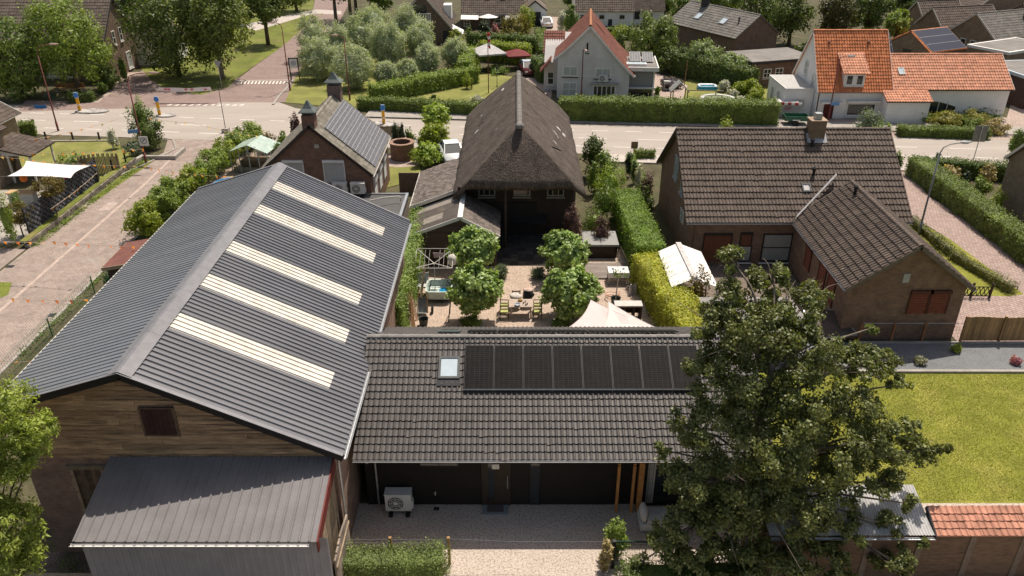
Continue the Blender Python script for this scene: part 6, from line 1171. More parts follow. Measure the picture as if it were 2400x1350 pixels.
ISL = MBRICK('island_paving', (.5, .47, .44), (.16, .15, .145), (.3, .28, .26), .45, .3, .02, rot=R(30), var=.08)
def bollard(px, py, label, il, sx=1.6, sy=.8, off=0):
    P = g(px, py); q = MB(); n = 18; q.prism([(off + sx * math.cos(2 * math.pi * i / n), sy * math.sin(2 * math.pi * i / n)) for i in range(n)], .0, .13, 'z'); isl = q.build('traffic_island', ISL); isl.location = P; isl['kind'] = 'structure'
    T = thing('traffic_bollard', label, 'bollard', P + Z * .13, 0, 'yellow traffic bollards'); q = MB(); q.prism([(-.14, 0), (.14, 0), (.14, 1.25), (-.14, 1.25)], -.05, .05, 'y'); q.build('post', YELLOW, T)
    q = MB(); q.lathe([(.0, 0), (.24, 0), (.24, .06), (.0, .06)], 14)
    for i, v in enumerate(q.v): q.v[i] = (v[0], v[2] - .09, v[1] + 1.55)
    q.build('arrow_disc', SIGNBLUE, T); q = MB(); q.bx(-.17, .17, -.06, .06, 1.25, 1.82); q.build('head', M('bollard_head', (.35, .45, .6), .5), T); q = MB(); q.bx(-.16, .16, -.056, .056, .5, .62); q.build('band', WHITE, T)
bollard(188, 262, 'yellow traffic bollard on the left island of the main road', '', 1.7, .8, 1.2); bollard(375, 272, 'yellow traffic bollard on the small island behind the corner shrub', '', 1.0, .6, .6); bollard(900, 293, 'yellow traffic bollard on the oval island behind the solar house', '', 1.7, .95, -.2)
T = thing('notice_board', 'dark framed notice board with a round emblem at the park road', 'notice board', g(693, 190)); 
for x in (-.5, .5): q = MB(); q.bx(x - .05, x + .05, -.05, .05, 0, 2.6); q.build('post', DARKMETAL, T)
q = MB(); q.bx(-.42, .42, -.03, .03, 1.5, 2.5); q.build('panel', WHITE, T); q = MB(); q.bx(-.55, .55, -.05, .05, 2.5, 2.62); q.build('top_rail', DARKMETAL, T); q = MB(); k = 20
for r0, r1 in ((.2, .27), (.06, .13)):
    for i in range(k): a0, a1 = 2 * math.pi * i / k, 2 * math.pi * (i + 1) / k; q.add([(r * math.cos(a), -.036, 2.02 + r * math.sin(a)) for r, a in ((r0, a0), (r1, a0), (r1, a1), (r0, a1))], [(0, 1, 2, 3)])
q.build('emblem', M('emblem_blue', (.16, .2, .34), .5), T)
q = MB(); q.lathe([(.08, 0), (.08, .85), (.05, .95)], 8); o = tag(q.build('kerb_post', DARKMETAL), 'short dark post beside the notice board', 'bollard'); o.location = g(683, 187)
T = thing('give_way_sign', 'grey back of a triangular give way sign on a thin pole', 'sign', g(520, 205)); q = MB(); q.tube([(0, 0, 0), (0, 0, 2.4)], .035, 6); q.build('pole', ZINC, T); q = MB(); q.prism([(-.45, 2.9), (.45, 2.9), (0, 2.1)], -.05, -.03, 'y'); q.build('sign_plate', M('sign_back', (.33, .33, .33), .5), T)
T = thing('flag_pole', 'thin dark pole standing at the far end of the street shrubs', 'pole', g(530, 310)); q = MB(); q.tube([(0, 0, 0), (0, 0, 4.6)], .035, 6, .025); q.build('pole', DARKMETAL, T); q = MB(); q.prism([(-.3, -.3), (.3, -.3), (.3, .3), (-.3, .3)], 0, .4, 'z'); q.build('pole_base', CONCRETE, T)
T = thing('road_sign', 'grey back of a road sign on a thin pole by the right road hedge', 'sign', g(2281, 376)); q = MB(); q.tube([(0, 0, 0), (0, 0, 2.9)], .04, 6); q.build('pole', ZINC, T); q = MB(); q.bx(-.55, .55, .05, .08, 1.6, 2.95); q.build('sign_plate', M('sign_back_olive', (.20, .20, .17), .6), T)
T = thing('road_board', 'small square board on a post at the roadside behind the yard', 'sign', g(1485, 368)); q = MB(); q.bx(-.05, .05, -.05, .05, 0, 1.3); q.build('post', WOOD, T); q = MB(); q.bx(-.28, .28, -.04, .0, .75, 1.35); q.build('panel', M('board_brown', (.2, .14, .1), .8), T)
T = thing('banner', 'white street banner with faded red marks sagging over the junction', 'banner', g(435, 240)); q = MB(); n = 10
for i in range(n + 1): x = -2.9 + 5.8 * i / n; z = 1.2 - .12 * math.sin(math.pi * i / n); q.v += [(x, -.1 * math.sin(i * 1.3), z + .42 - (.3 if i == 0 else 0)), (x, .1, z)]
q.f = [(2 * i, 2 * i + 1, 2 * i + 3, 2 * i + 2) for i in range(n)]; q.build('cloth', M('banner_white', (.72, .68, .68), .8, .05), T); q = MB()
for i, x in enumerate((-1.9, -1.55, .2, .8, 2.2)): q.bx(x, x + .28, -.14, -.125, 1.3, 1.46)
q.build('print', M('banner_red', (.5, .12, .14), .8, .2), T); q = MB(); q.tube([(-7, .2, 1.6), (-2.9, 0, 1.3)], .012, 4); q.tube([(2.9, 0, 1.3), (6, .3, 1.7)], .012, 4); q.build('rope', M('rope', (.3, .27, .22)), T)
# bunting
PEN = [MLEAF('pennant_orange', (.8, .26, .04), (.8, .3, .08), .1, .5, .7), MLEAF('pennant_pale', (.75, .5, .3), (.75, .5, .3), .1, .5, .7), MLEAF('pennant_red', (.8, .2, .08), (.8, .2, .08), .1, .5, .7)]
pen_me = []
for m in PEN: q = MB(); q.add([(-.1, 0, 0), (.1, 0, 0), (.02, .05, -.24), (.11, .003, -.005), (-.11, .003, -.005)], [(0, 1, 2)]); pen_me.append(q.mesh('pennant', m, False, False))
CORD = M('bunting_cord', (.5, .4, .32), .8)
def bunting(label, pts, cols, sag=.35, step=.75, span=None):
    a = V(pts[0]); T = thing('bunting', label, 'bunting', a, 0, 'strings of orange bunting'); loc = [V(p) - a for p in pts]; path = []
    for p, r in zip(loc, loc[1:]):
        for i in range(8): t = i / 8; path.append(p.lerp(r, t) - Z * sag * 4 * t * (1 - t))
    path.append(loc[-1]); q = MB(); q.tube(path, .012, 4); q.build('cord', CORD, T); acc = .3
    for p, r in zip(path, path[1:]):
        L = (r - p).length
        while acc < L:
            o = obj('pennant', random.choice([pen_me[c] for c in cols]), T); o.location = p.lerp(r, acc / L); d = r - p; o.rotation_euler = (random.uniform(-.5, .9), random.uniform(-.3, .3), math.atan2(d.y, d.x) + random.uniform(-.4, .4)); acc += step
        acc -= L
bunting('orange bunting crossing from the left wall over the corner lawn to the lamp', [g(-30, 357, 2.5), g(335, 349, 2.5)], (0, 0, 1), .2)
bunting('long orange bunting from the porch across the street to the shrub row', [g(-30, 363, 3), g(340, 390, 2.2), g(545, 413, 3)], (0, 1, 0), .2)
bunting('orange bunting crossing the street level with the end of the stone wall', [g(-30, 562, 2.5), g(125, 566, 2.5), g(340, 577, 2.8)], (2, 0), .1)
bunting('red orange bunting over the brick street nearest the barn', [g(-20, 694, 3), g(212, 701, 3)], (2, 0), .15)
bunting('orange bunting over the junction, left half, ending at the dark shrub', [g(75, 327, 3), g(285, 276, 3)], (0, 1, 1), .15, .9)
bunting('orange bunting over the junction, right half, ending at the thin pole', [g(345, 274, 3), g(450, 287, 3), g(600, 318, 3)], (0, 1, 1), .15, .9)
bunting('faded bunting tied along the top of the black woven fence', [g(118, 490, 1.95), g(228, 404, 1.95)], (1, 1, 0), .1, .6)
bunting('orange bunting scrap at the left edge below the barn eaves', [g(-20, 842, 3), g(75, 846, 3)], (2, 0), .1)
# ================================================================ cars
def car(label, loc, rz, paint, w=1.8, roof=None, estate=False, group=None):
    T = thing('car', label, 'car', loc, rz, group); q = MB()
    st = [(-2.15, .42, .62, .78), (-2.05, .3, .86, .86), (-1.3, .22, .97, .9), (-.4, .2, .97, .9), (.7, .2, .95, .9), (1.2, .22, .88, .9), (1.9, .28, .74, .84), (2.15, .4, .55, .68)]; vs = []
    for x, zb, zt, ww in st: h_ = w / 2 * ww / .9; vs += [(x, -h_ * .9, zb), (x, -h_, (zb + zt) / 2), (x, -h_ * .93, zt), (x, h_ * .93, zt), (x, h_, (zb + zt) / 2), (x, h_ * .9, zb)]
    q.add(vs, [(6 * i + j, 6 * i + (j + 1) % 6, 6 * i + 6 + (j + 1) % 6, 6 * i + 6 + j) for i in range(7) for j in range(6)] + [(0, 1, 2, 3, 4, 5)[::-1], tuple(range(42, 48))]); q.build('body', paint, T, True)
    q = MB(); re = -1.95 if estate else -1.85; tr = -1.35 if estate else -1.0; rings = [(re, .84, .95), (tr, .7, 1.42), (.15, .7, 1.42), (1.05, .8, .9)]; vs = []
    for x, ww, zt in rings: h_ = w / 2 * ww; vs += [(x, -w / 2 * .88, .9), (x, -h_, zt), (x, h_, zt), (x, w / 2 * .88, .9)]
    q.add(vs, [(4 * i + j, 4 * i + j + 1, 4 * i + 5 + j, 4 * i + 4 + j) for i in range(3) for j in range(3)]); q.build('windows', M('car_glass', (.05, .065, .075), .05, .05, spec=.9), T)
    q = MB(); q.slab([(tr + .05, -w * .345, 1.45), (.2, -w * .345, 1.45), (.2, w * .345, 1.45), (tr + .05, w * .345, 1.45)], .05)
    for sy in (-1, 1): q.beam((.2, sy * w * .35, 1.42), (1.1, sy * w * .42, .92), .07, .05); q.beam((tr, sy * w * .35, 1.42), (re, sy * w * .42, .92), .1, .06); q.beam((-.45, sy * w * .36, 1.42), (-.45, sy * w * .44, .92), .06, .05)
    q.build('roof', roof or paint, T)
    for x in (-1.3, 1.3):
        for sy in (-1, 1):
            q = MB(); q.tube([(x, sy * w * .40, .31), (x, sy * w * .51, .31)], .31, 14); wh_ = q.build('wheel', RUBBER, T); q = MB(); q.tube([(x, sy * w * .505, .31), (x, sy * w * .515, .31)], .19, 10); q.build('rim', ZINC, wh_)
    for sy in (-1, 1):
        q = MB(); q.box((2.05, sy * w * .33, .62), (.14, .3, .12)); q.build('headlight', M('headlight', (.6, .62, .62), .15), T); q = MB(); q.box((-2.08, sy * w * .36, .74), (.1, .3, .14)); q.build('tail_light', M('tail_light', (.35, .02, .02), .3), T); q = MB(); q.box((.75, sy * w * .53, .98), (.12, .18, .12)); q.build('wing_mirror', paint, T)
    q = MB(); q.box((-2.15, 0, .62), (.03, .5, .12)); q.build('number_plate', M('plate_yellow', (.6, .42, .05), .5), T); return T
CW = M('car_white', (.72, .73, .74), .25, .03, spec=.6)
car('white car parked at the far end of the drive, seen from behind', g(1280, 62), R(92), CW)
car('white car nosing out between the lime trees and the thatched house', g(1052, 385) + V((.2, 1.2, 0)), R(-78), CW)
car('dark red car with a pale roof on the drive behind the thatch ridge', g(1238, 172), R(-80), M('car_dark_red', (.10, .018, .02), .3), roof=M('pale_car_roof', (.45, .5, .56), .3))
# trailer and skip before the white house
T = thing('trailer', 'small open green car trailer in front of the white house', 'trailer', g(1862, 292), R(-4)); GR = M('trailer_green', (.035, .12, .07), .5)
q = MB(); q.bx(-1.1, 1.1, -.6, .6, .5, .56); q.build('floor', GR, T)
for a in ((-1.1, 1.1, -.62, -.58), (-1.1, 1.1, .58, .62), (-1.12, -1.08, -.58, .58), (1.08, 1.12, -.58, .58)): q = MB(); q.bx(a[0], a[1], a[2], a[3], .5, .95); q.build('side_panel', GR, T)
for sy in (-1, 1): q = MB(); q.tube([(-.1, sy * .66, .3), (-.1, sy * .82, .3)], .3, 12); q.build('wheel', RUBBER, T); q = MB(); q.bx(-.45, .25, sy * .74 - .1, sy * .74 + .1, .6, .66); q.build('mudguard', STEEL, T)
q = MB(); q.beam((-1.1, 0, .45), (-2.1, 0, .4), .08, .08); q.build('drawbar', STEEL, T)
T = thing('waste_skip', 'grey builders skip with red and white rim by the white annex', 'skip', g(1838, 272), R(-8)); q = MB(); SK = M('skip_grey', (.33, .33, .34), .6, .1)
for a, b in (((-1.3, -.75, 1.3, -.75), 0), ((1.3, -.75, 1.3, .75), 0), ((1.3, .75, -1.3, .75), 0), ((-1.3, .75, -1.3, -.75), 0)): q.slab([(a[0] * .9, a[1] * .9, .05), (a[2] * .9, a[3] * .9, .05), (a[2], a[3], 1.5), (a[0], a[1], 1.5)], .06)
q.slab([(-1.17, -.68, .1), (1.17, -.68, .1), (1.17, .68, .1), (-1.17, .68, .1)], .05); q.build('body', SK, T)
for i in range(8): q = MB(); q.bx(-1.32 + i * .33, -1.32 + (i + 1) * .33, -.83, -.75, 1.32, 1.54); q.build('rim_block', M('skip_red', (.42, .03, .035), .5) if i % 2 == 0 else WHITE, T)
q = MB(); q.slab([(-1.0, -.5, 1.5), (1.1, -.55, 1.55), (1.0, .6, 1.62), (-1.1, .5, 1.5)], .04); q.build('rubble_sheet', M('pale_sheet', (.6, .57, .54), .8, .2), T)
text('SMIT', T, (.1, -.80, .95), .34, M('skip_red', (.42, .03, .035)))
# ================================================================ gardens at the back
T = thing('brick_well', 'round brick well with a slab rim on a round terrace', 'well', g(942, 376) + V((0, .6, 0))); q = MB(); n = 24
for i in range(n):
    a0, a1 = 2 * math.pi * i / n, 2 * math.pi * (i + 1) / n; c4 = [(math.cos(a0), math.sin(a0)), (math.cos(a1), math.sin(a1))]
    for r in (1.0, .78): q.add([(c4[0][0] * r, c4[0][1] * r, 0), (c4[1][0] * r, c4[1][1] * r, 0), (c4[1][0] * r, c4[1][1] * r, 1.35), (c4[0][0] * r, c4[0][1] * r, 1.35)], [(0, 1, 2, 3)])
q.build('wall', BR_SM, T, fix=False)
for i in range(n):
    a0, a1 = 2 * math.pi * (i + .03) / n, 2 * math.pi * (i + .97) / n; q = MB(); q.prism([(r * math.cos(a), r * math.sin(a)) for r, a in ((.74, a0), (1.06, a0), (1.06, a1), (.74, a1))], 1.35, 1.44, 'z'); q.build('rim_brick', M('rim_brick', (.3, .19, .14), .9, .2, isl=.15), T)
q = MB(); q.add([(.8 * math.cos(2 * math.pi * i / n), .8 * math.sin(2 * math.pi * i / n), .7) for i in range(n)], [tuple(range(n))]); q.build('water', M('well_dark', (.02, .02, .018), .2), T)
P = g(942, 378); sheet('well_terrace', [(P.x + 2.2 * math.cos(i * .35), P.y + .4 + 1.9 * math.sin(i * .35)) for i in range(18)], TERRACE, .012); sheet('solar_house_lawn', [g(900, 378), g(985, 372), g(985, 420), g(905, 440)], LAWN2, .011)
q = MB(); q.bx(-.9, .9, -.04, .04, 0, 1.6); o = tag(q.build('wooden_screen', M('screen_wood', (.17, .12, .09), .9, .2)), 'brown wooden screen between the solar house lawn and the slate wing', 'fence'); o.location = g(965, 452)
T = thing('reed_screen', 'brown reed screen fence by the twin cypresses', 'fence', g(890, 330)); 
for i in range(14): q = MB(); q.bx(i * .14, i * .14 + .13, -.02, .02, 0, 1.3 + .03 * (i % 3)); q.build('reed', M('reed', (.22, .17, .1), .9, .2, isl=.2), T)
def pyramid(label, loc, w_, h_, z, mat, name='gazebo', cat='gazebo', sides=None, rz=0, legs=True):
    T = thing(name, label, cat, loc, rz); q = MB(); a = w_ / 2; q.add([(-a, -a, z), (a, -a, z), (a, a, z), (-a, a, z), (0, 0, z + h_), (-a, -a, z - .18), (a, -a, z - .18), (a, a, z - .18), (-a, a, z - .18)], [(0, 1, 4), (1, 2, 4), (2, 3, 4), (3, 0, 4), (5, 6, 1, 0), (6, 7, 2, 1), (7, 8, 3, 2), (8, 5, 0, 3)]); q.build('canopy', mat, T, fix=False)
    for x in (-a + .05, a - .05):
        for y in (-a + .05, a - .05): q = MB(); q.bx(x - .03, x + .03, y - .03, y + .03, 0, z); q.build('leg', DARKMETAL, T)
    return T
pyramid('dark gazebo with a pale grey roof on the upper lawn', g(1155, 168) + V((-.5, 1.3, 0)), 3.4, 1.0, 2.1, M('pale_canopy', (.5, .48, .47), .8), rz=R(20)); pyramid('small gazebo with a red brown canopy beside the pale roofed one', g(1188, 166) + V((1.2, 1.5, 0)), 2.8, .6, 1.7, M('red_canopy', (.17, .03, .03), .8), rz=R(15))
T = thing('parasol', 'open white parasol on the terrace of the row house', 'parasol', g(1145, 66)); q = MB(); n = 8; q.add([(1.7 * math.cos(2 * math.pi * i / n), 1.7 * math.sin(2 * math.pi * i / n), 1.7) for i in range(n)] + [(0, 0, 2.15)], [(i, (i + 1) % n, n) for i in range(n)]); q.build('canopy', WHITE, T, fix=False); q = MB(); q.tube([(0, 0, 0), (0, 0, 2.2)], .03, 6); q.build('pole', WOOD, T)
T = thing('flag_pole', 'rusty flag pole with a red and white windsock on the upper lawn', 'flag pole', g(1145, 218)); q = MB(); q.tube([(0, 0, 0), (0, 0, 6.4)], .06, 6, .04); q.build('pole', LAMPRED, T)
for i in range(5): q = MB(); q.tube([(.05 + .02 * i, 0, 6.3 - i * .32), (.12 + .02 * i, 0, 6.0 - i * .32)], .16 - .015 * i, 8); q.build('windsock_band', WHITE if i % 2 else M('sock_red', (.45, .05, .05), .8), T)
T = thing('garden_lantern', 'slim black garden lantern post on the upper lawn', 'lamp', g(1165, 204)); q = MB(); q.lathe([(.09, 0), (.05, .15), (.035, .3), (.03, 1.9)], 8); q.build('post', BLACK, T); q = MB(); q.lathe([(.08, 1.9), (.14, 2.2), (.16, 2.22), (.0, 2.38)], 6); q.build('lantern', BLACK, T)
for lb, px, py, s_ in (('green toadstool shaped bush frame on the upper lawn', 1100, 208, 1.0),):
    T = thing('plant_frame', lb, 'garden ornament', g(px, py))
    for x in (-.28, .28): q = MB(); q.tube([(x, 0, 0), (x, 0, 1.1)], .08, 6); q.build('leg', BARK, T)
pool = thing('paddling_pool', 'blue inflatable paddling pool on the lawn beside the grey house', 'pool', g(1657, 209))
def rr(a, b, r, n=5): return [(sx * (a - r) + r * math.cos(t), sy * (b - r) + r * math.sin(t)) for sx, sy, t0 in ((1, 1, 0), (-1, 1, math.pi / 2), (-1, -1, math.pi), (1, -1, 1.5 * math.pi)) for t in [t0 + math.pi / 2 * i / n for i in range(n + 1)]]
q = MB(); o1, o2 = rr(1.05, .7, .4), rr(.78, .45, .25); k = len(o1); q.add([(x, y, 0) for x, y in o1] + [(x * 1.03, y * 1.03, .25) for x, y in o1] + [(x, y, .42) for x, y in o1], [(i, (i + 1) % k, k + (i + 1) % k, k + i) for i in range(k)] + [(k + i, k + (i + 1) % k, 2 * k + (i + 1) % k, 2 * k + i) for i in range(k)]); q.build('wall', M('pool_blue', (.02, .33, .62), .3), pool)
q = MB(); q.add([(x * .99, y * .99, .42) for x, y in o1] + [(x * .95, y * .94, .47) for x, y in o1] + [(x, y, .40) for x, y in o2], [(i, (i + 1) % k, k + (i + 1) % k, k + i) for i in range(k)] + [(k + i, k + (i + 1) % k, 2 * k + (i + 1) % k, 2 * k + i) for i in range(k)]); q.build('rim', M('pool_white', (.7, .75, .78), .3), pool)
q = MB(); q.add([(x, y, .3) for x, y in o2], [tuple(range(k))]); q.build('water', M('pool_water', (.2, .5, .65), .1), pool)
T = thing('trampoline', 'round grey trampoline half hidden behind the road hedge', 'trampoline', g(1682, 246)); q = MB(); n = 24
q.add([(r * math.cos(2 * math.pi * i / n), r * math.sin(2 * math.pi * i / n), .7) for r in (1.5, 1.85) for i in range(n)], [(i, (i + 1) % n, n + (i + 1) % n, n + i) for i in range(n)]); q.build('edge_pad', M('pad_grey', (.5, .5, .48), .6), T); q = MB(); q.add([(1.5 * math.cos(2 * math.pi * i / n), 1.5 * math.sin(2 * math.pi * i / n), .69) for i in range(n)], [tuple(range(n))]); q.build('mat', M('mat_green', (.16, .18, .11), .9), T)
for i in range(6): a = i * 1.047; q = MB(); q.tube([(1.75 * math.cos(a), 1.75 * math.sin(a), 0), (1.75 * math.cos(a), 1.75 * math.sin(a), .7)], .03, 6); q.build('leg', STEEL, T)
T = thing('play_house', 'grey wooden play frame with a small gable roof behind the road hedge', 'play frame', g(1590, 238))
for s_ in (-1, 1): q = MB(); q.slab([(0, -.7, 2.1), (s_ * .95, -.7, 1.15), (s_ * .95, .7, 1.15), (0, .7, 2.1)], .08); q.build('roof', M('play_grey', (.25, .25, .24), .8), T)
for x in (-.75, .75):
    for y in (-.6, .6): q = MB(); q.bx(x - .05, x + .05, y - .05, y + .05, 0, 1.3); q.build('post', WOODGREY, T)
q = MB(); q.beam((.8, 0, 1.2), (4.6, 0, 1.1), .09, .09); q.beam((3.8, 0, 1.1), (3.8, 0, 0), .08, .08); q.build('swing_beam', WOODGREY, T)
T = thing('rotary_dryer', 'rotary clothes dryer hung with a red striped towel and washing', 'clothes dryer', g(1582, 170) + V((-.4, 1, 0))); q = MB(); q.tube([(0, 0, 0), (0, 0, 1.9)], .03, 6)
for i in range(4): a = i * math.pi / 2 + .4; q.tube([(0, 0, 1.3), (1.6 * math.cos(a), 1.6 * math.sin(a), 1.85)], .02, 5)
for r in (.7, 1.1, 1.6): q.tube([(r * math.cos(i * math.pi / 2 + .4), r * math.sin(i * math.pi / 2 + .4), 1.3 + .55 * r / 1.6) for i in range(5)], .01, 4)
q.build('frame', STEEL, T)
for i in range(6): q = MB(); q.bx(-.3 + i * .1, -.2 + i * .1, -1.05, -1.03, .8, 1.7); q.build('towel_stripe', WHITE if i % 2 else M('towel_red', (.5, .08, .1), .9), T)
for x, c in ((-1.1, (.5, .5, .5)), (.7, (.4, .45, .5)), (1.1, (.45, .1, .1)), (-.75, (.6, .58, .55))): q = MB(); q.bx(x, x + .35, -.7, -.68, 1.0, 1.7); q.build('garment', M('garment_%d' % int(c[0] * 100 + c[2] * 10), c, .9), T)
T = thing('barbecue', 'pale covered barbecue on the terrace beside the lavender', 'barbecue', g(1562, 212)); q = MB(); q.bx(-.35, .35, -.25, .25, .75, 1.05); q.build('hood', M('pale_grey', (.5, .5, .48), .5), T)
for x in (-.3, .3):
    for y in (-.2, .2): q = MB(); q.bx(x - .025, x + .025, y - .025, y + .025, 0, .75); q.build('leg', STEEL, T)
q = MB(); q.bx(-.35, .35, -.25, .25, .12, .17); q.build('shelf', M('pale_grey', (.5, .5, .48)), T)
T = thing('wooden_pole', 'slim wooden pole at the edge of the terrace lawn', 'pole', g(1603, 205)); q = MB(); q.tube([(0, 0, 0), (.12, 0, 2.9)], .05, 6); q.build('pole', WOOD, T)
T = thing('garden_cabin', 'small wooden cabin with flat white rimmed roof behind the ball bushes', 'shed', g(1755, 205) + V((1.2, 1.5, 0))); q = MB(); q.bx(0, 2.2, 0, 2, 0, 2.0); q.build('wall', M('cabin_wood', (.24, .13, .06), .8, .2), T); q = MB(); q.bx(-.1, 2.3, -.1, 2.1, 2, 2.22); q.build('roof_rim', WHITE, T); q = MB(); q.bx(.05, 2.15, .05, 1.95, 2.22, 2.235); q.build('roof', FELT, T); win(T, V((.3, 0, .3)), (1, 0, 0), .7, 1.3, 1, 1, .08, WHITE, GLASS)
T = thing('playhouse', 'tiny garden house with a red roof at the corner of the brick gable', 'shed', g(1042, 82)); q = MB(); q.prism([(-.9, 0), (.9, 0), (.9, 1.1), (0, 1.7), (-.9, 1.1)], 0, 1.6, 'y'); q.build('wall', WOODDARK, T)
for s_ in (-1, 1): q = MB(); q.slab([(0, -.1, 1.8), (s_ * 1.1, -.1, 1.05), (s_ * 1.1, 1.7, 1.05), (0, 1.7, 1.8)], .06); q.build('roof', M('pinkish_roof', (.3, .13, .11), .8), T)
T = thing('bench_planter', 'low wooden bench before the park house', 'bench', g(165, 216)); q = MB(); q.bx(-1.6, 1.6, -.25, .25, .42, .5); q.build('seat', WOOD, T)
for x in (-1.4, 1.4): q = MB(); q.bx(x - .12, x + .12, -.22, .22, 0, .42); q.build('leg', CONCRETE, T)
q = MB(); q.bx(-1.6, 1.6, .25, .32, .5, .95); q.build('backrest', WOOD, T)
# greenhouse
T = thing('greenhouse', 'glass greenhouse with pale green roof beside the solar house', 'greenhouse', (-22.4, 60.9, 0), R(-8)); GP = M('pale_green_glass', (.40, .50, .43), .25, .15, 2, c2=(.52, .58, .5), spec=.6); ALU = M('aluminium', (.36, .4, .37), .4, .1, metal=.3)
for s_ in (-1, 1):
    for i in range(4):
        q = MB(); y0, y1 = i * .68, i * .68 + .67; xe = 1.5 + s_ * 1.6; q.slab([(1.5, y0, 2.35), (xe, y0, 1.75), (xe, y1, 1.75), (1.5, y1, 2.35)], .02); q.build('roof_pane', GP, T)
for x in (-.05, .7, 1.5, 2.3, 3.05):
    for y in (0, 2.72): q = MB(); q.bx(x - .03, x + .03, y - .03, y + .03, 0, 2.3 - abs(x - 1.5) * .37); q.build('frame_post', ALU, T)
for y in (.7, 1.4, 2.1):
    for x in (-.05, 3.05): q = MB(); q.bx(x - .03, x + .03, y - .03, y + .03, 0, 1.75); q.build('frame_post', ALU, T)
q = MB(); q.bx(.05, 2.95, .03, .045, .0, .5); q.build('kick_panel', M('greenhouse_panel', (.2, .19, .14), .5), T); q = MB(); q.bx(.2, 2.8, 1.0, 2.2, .0, .7); q.build('plant_bench', M('bench_brown', (.2, .14, .08), .9, .4, 3), T)
T = thing('round_pool', 'blue rim of a round pool just beyond the barn roof edge', 'pool', g(548, 458)); q = MB(); n = 24; q.add([(.7 * r * math.cos(2 * math.pi * i / n), .7 * r * math.sin(2 * math.pi * i / n), z_) for r, z_ in ((2.2, 0), (2.2, .9), (2.05, .92), (2.05, .6)) for i in range(n)], [(j * n + i, j * n + (i + 1) % n, (j + 1) * n + (i + 1) % n, (j + 1) * n + i) for j in range(3) for i in range(n)]); q.build('wall', M('pool_blue_light', (.08, .35, .65), .4), T); q = MB(); q.add([(1.43 * math.cos(2 * math.pi * i / n), 1.43 * math.sin(2 * math.pi * i / n), .75) for i in range(n)], [tuple(range(n))]); q.build('water', M('pool_water', (.2, .5, .65)), T)
sheet('greenhouse_bed', [(-24.0, 55), (-17.5, 55), (-17.5, 66), (-24, 66)], M('dry_soil', (.3, .235, .185), .95, .2), .009)
# ================================================================ left corner garden
FB = M('woven_fence', (.055, .057, .065), .7, .2, 4, isl=.45)
T = thing('woven_fence', 'black woven fence screen along the low stone wall', 'fence', (-31.75, 48.0, .45))
q = MB(); ny_, nz_ = 40, 8
for i in range(ny_):
    for j in range(nz_):
        y = i * .25; z = j * .21; d_ = .03 if (i + j) % 2 else -.03; q.slab([(d_, y, z), (d_, y + .24, z + .03), (-d_, y + .24, z + .2), (-d_, y, z + .17)], .02)
o = q.build('woven_strip', FB, T, kind='stuff', fix=False)
q = MB(); q.bx(-.06, -.035, 0, 10, 0, 1.7); q.build('backing', M('fence_backing', (.03, .03, .034), .8), T)
for y in (0, 2.5, 5, 7.5, 10): q = MB(); q.bx(-.1, .0, y - .05, y + .05, -.45, 1.8); q.build('post', DARKMETAL, T)
T = thing('stone_wall', 'low stone retaining wall along the brick street', 'wall', (-31.35, 46.7, 0)); ST = M('wall_stone', (.22, .19, .15), .95, .3, 3, isl=.25)
for i in range(46):
    for j in range(2): q = MB(); y = i * .36 + .15 * j; q.box((0, y + .17, .11 + j * .22), (.34 + random.uniform(-.04, .05), .34, .2)); q.build('stone', ST, T)
q = MB(); q.bx(-.45, .05, 0, 16.6, .43, .47); q.build('grass_top', VERGE, T)
T = thing('garden_wall', 'grey concrete edge wall with black posts at the corner lawn', 'wall', g(250, 420)); q = MB(); q.beam((0, 0, .15), g(338, 370) - g(250, 420) + Z * .15, .35, .3); q.build('coping', CONCRETE, T)
for px, py in ((268, 412), (298, 392), (234, 440)): q = MB(); p = g(px, py) - g(250, 420); q.bx(p.x - .05, p.x + .05, p.y - .05, p.y + .05, 0, 1.35); q.build('post', BLACK, T)
for i, px in enumerate((66, 109, 172, 234)):
    q = MB(); q.bx(-.06, .06, -.06, .06, 0, .75); o = tag(q.build('lawn_post', BLACK), ('low black post nearest the porch on the corner lawn edge', 'low black post, second from the porch, on the lawn edge', 'low black post, third from the porch, on the lawn edge', 'low black post nearest the white flowering shrub')[i], 'post', 'low black posts along the lawn'); o.location = g(px, 328 + (1 if i > 1 else 0))
strip('lawn_kerb', [g(45, 332), g(258, 331)], .2, KERB, .1, .1)
SAIL = M('white_sail', (.72, .70, .67), .8, .05, 2)
def sail(label, pts, mat, name='shade_sail', sagz=.2, inset=.14, n=10, drop=None):
    a = V(pts[0]); T = thing(name, label, 'sail', a); m = len(pts); ctr = sum((V(p) for p in pts), V((0, 0, 0))) / m - a; rim = []
    for i in range(m):
        p, r = V(pts[i]) - a, V(pts[(i + 1) % m]) - a
        for k in range(n): t = k / n; q_ = p.lerp(r, t); rim.append(q_.lerp(ctr, inset * 4 * t * (1 - t)))
    vs = []; rings = 5
    for j in range(rings): f = 1 - j / rings; vs += [ctr.lerp(p, f) - Z * sagz * (1 - f) for p in rim]
    vs.append(ctr - Z * sagz); N_ = len(rim); fs = [(j * N_ + i, j * N_ + (i + 1) % N_, (j + 1) * N_ + (i + 1) % N_, (j + 1) * N_ + i) for j in range(rings - 1) for i in range(N_)] + [((rings - 1) * N_ + i, (rings - 1) * N_ + (i + 1) % N_, rings * N_) for i in range(N_)]
    q = MB(); q.add(vs, fs); q.build('cloth', mat, T, True); q = MB(); q.tube(rim + [rim[0]], .015, 4); q.build('edge_rope', mat, T)
    for p in pts[:1]: q = MB(); d = (V(p) - a - ctr).normalized(); q.tube([V(p) - a, V(p) - a + d * .7 + Z * .1], .008, 4); q.build('guy_rope', STEEL, T)
    return T
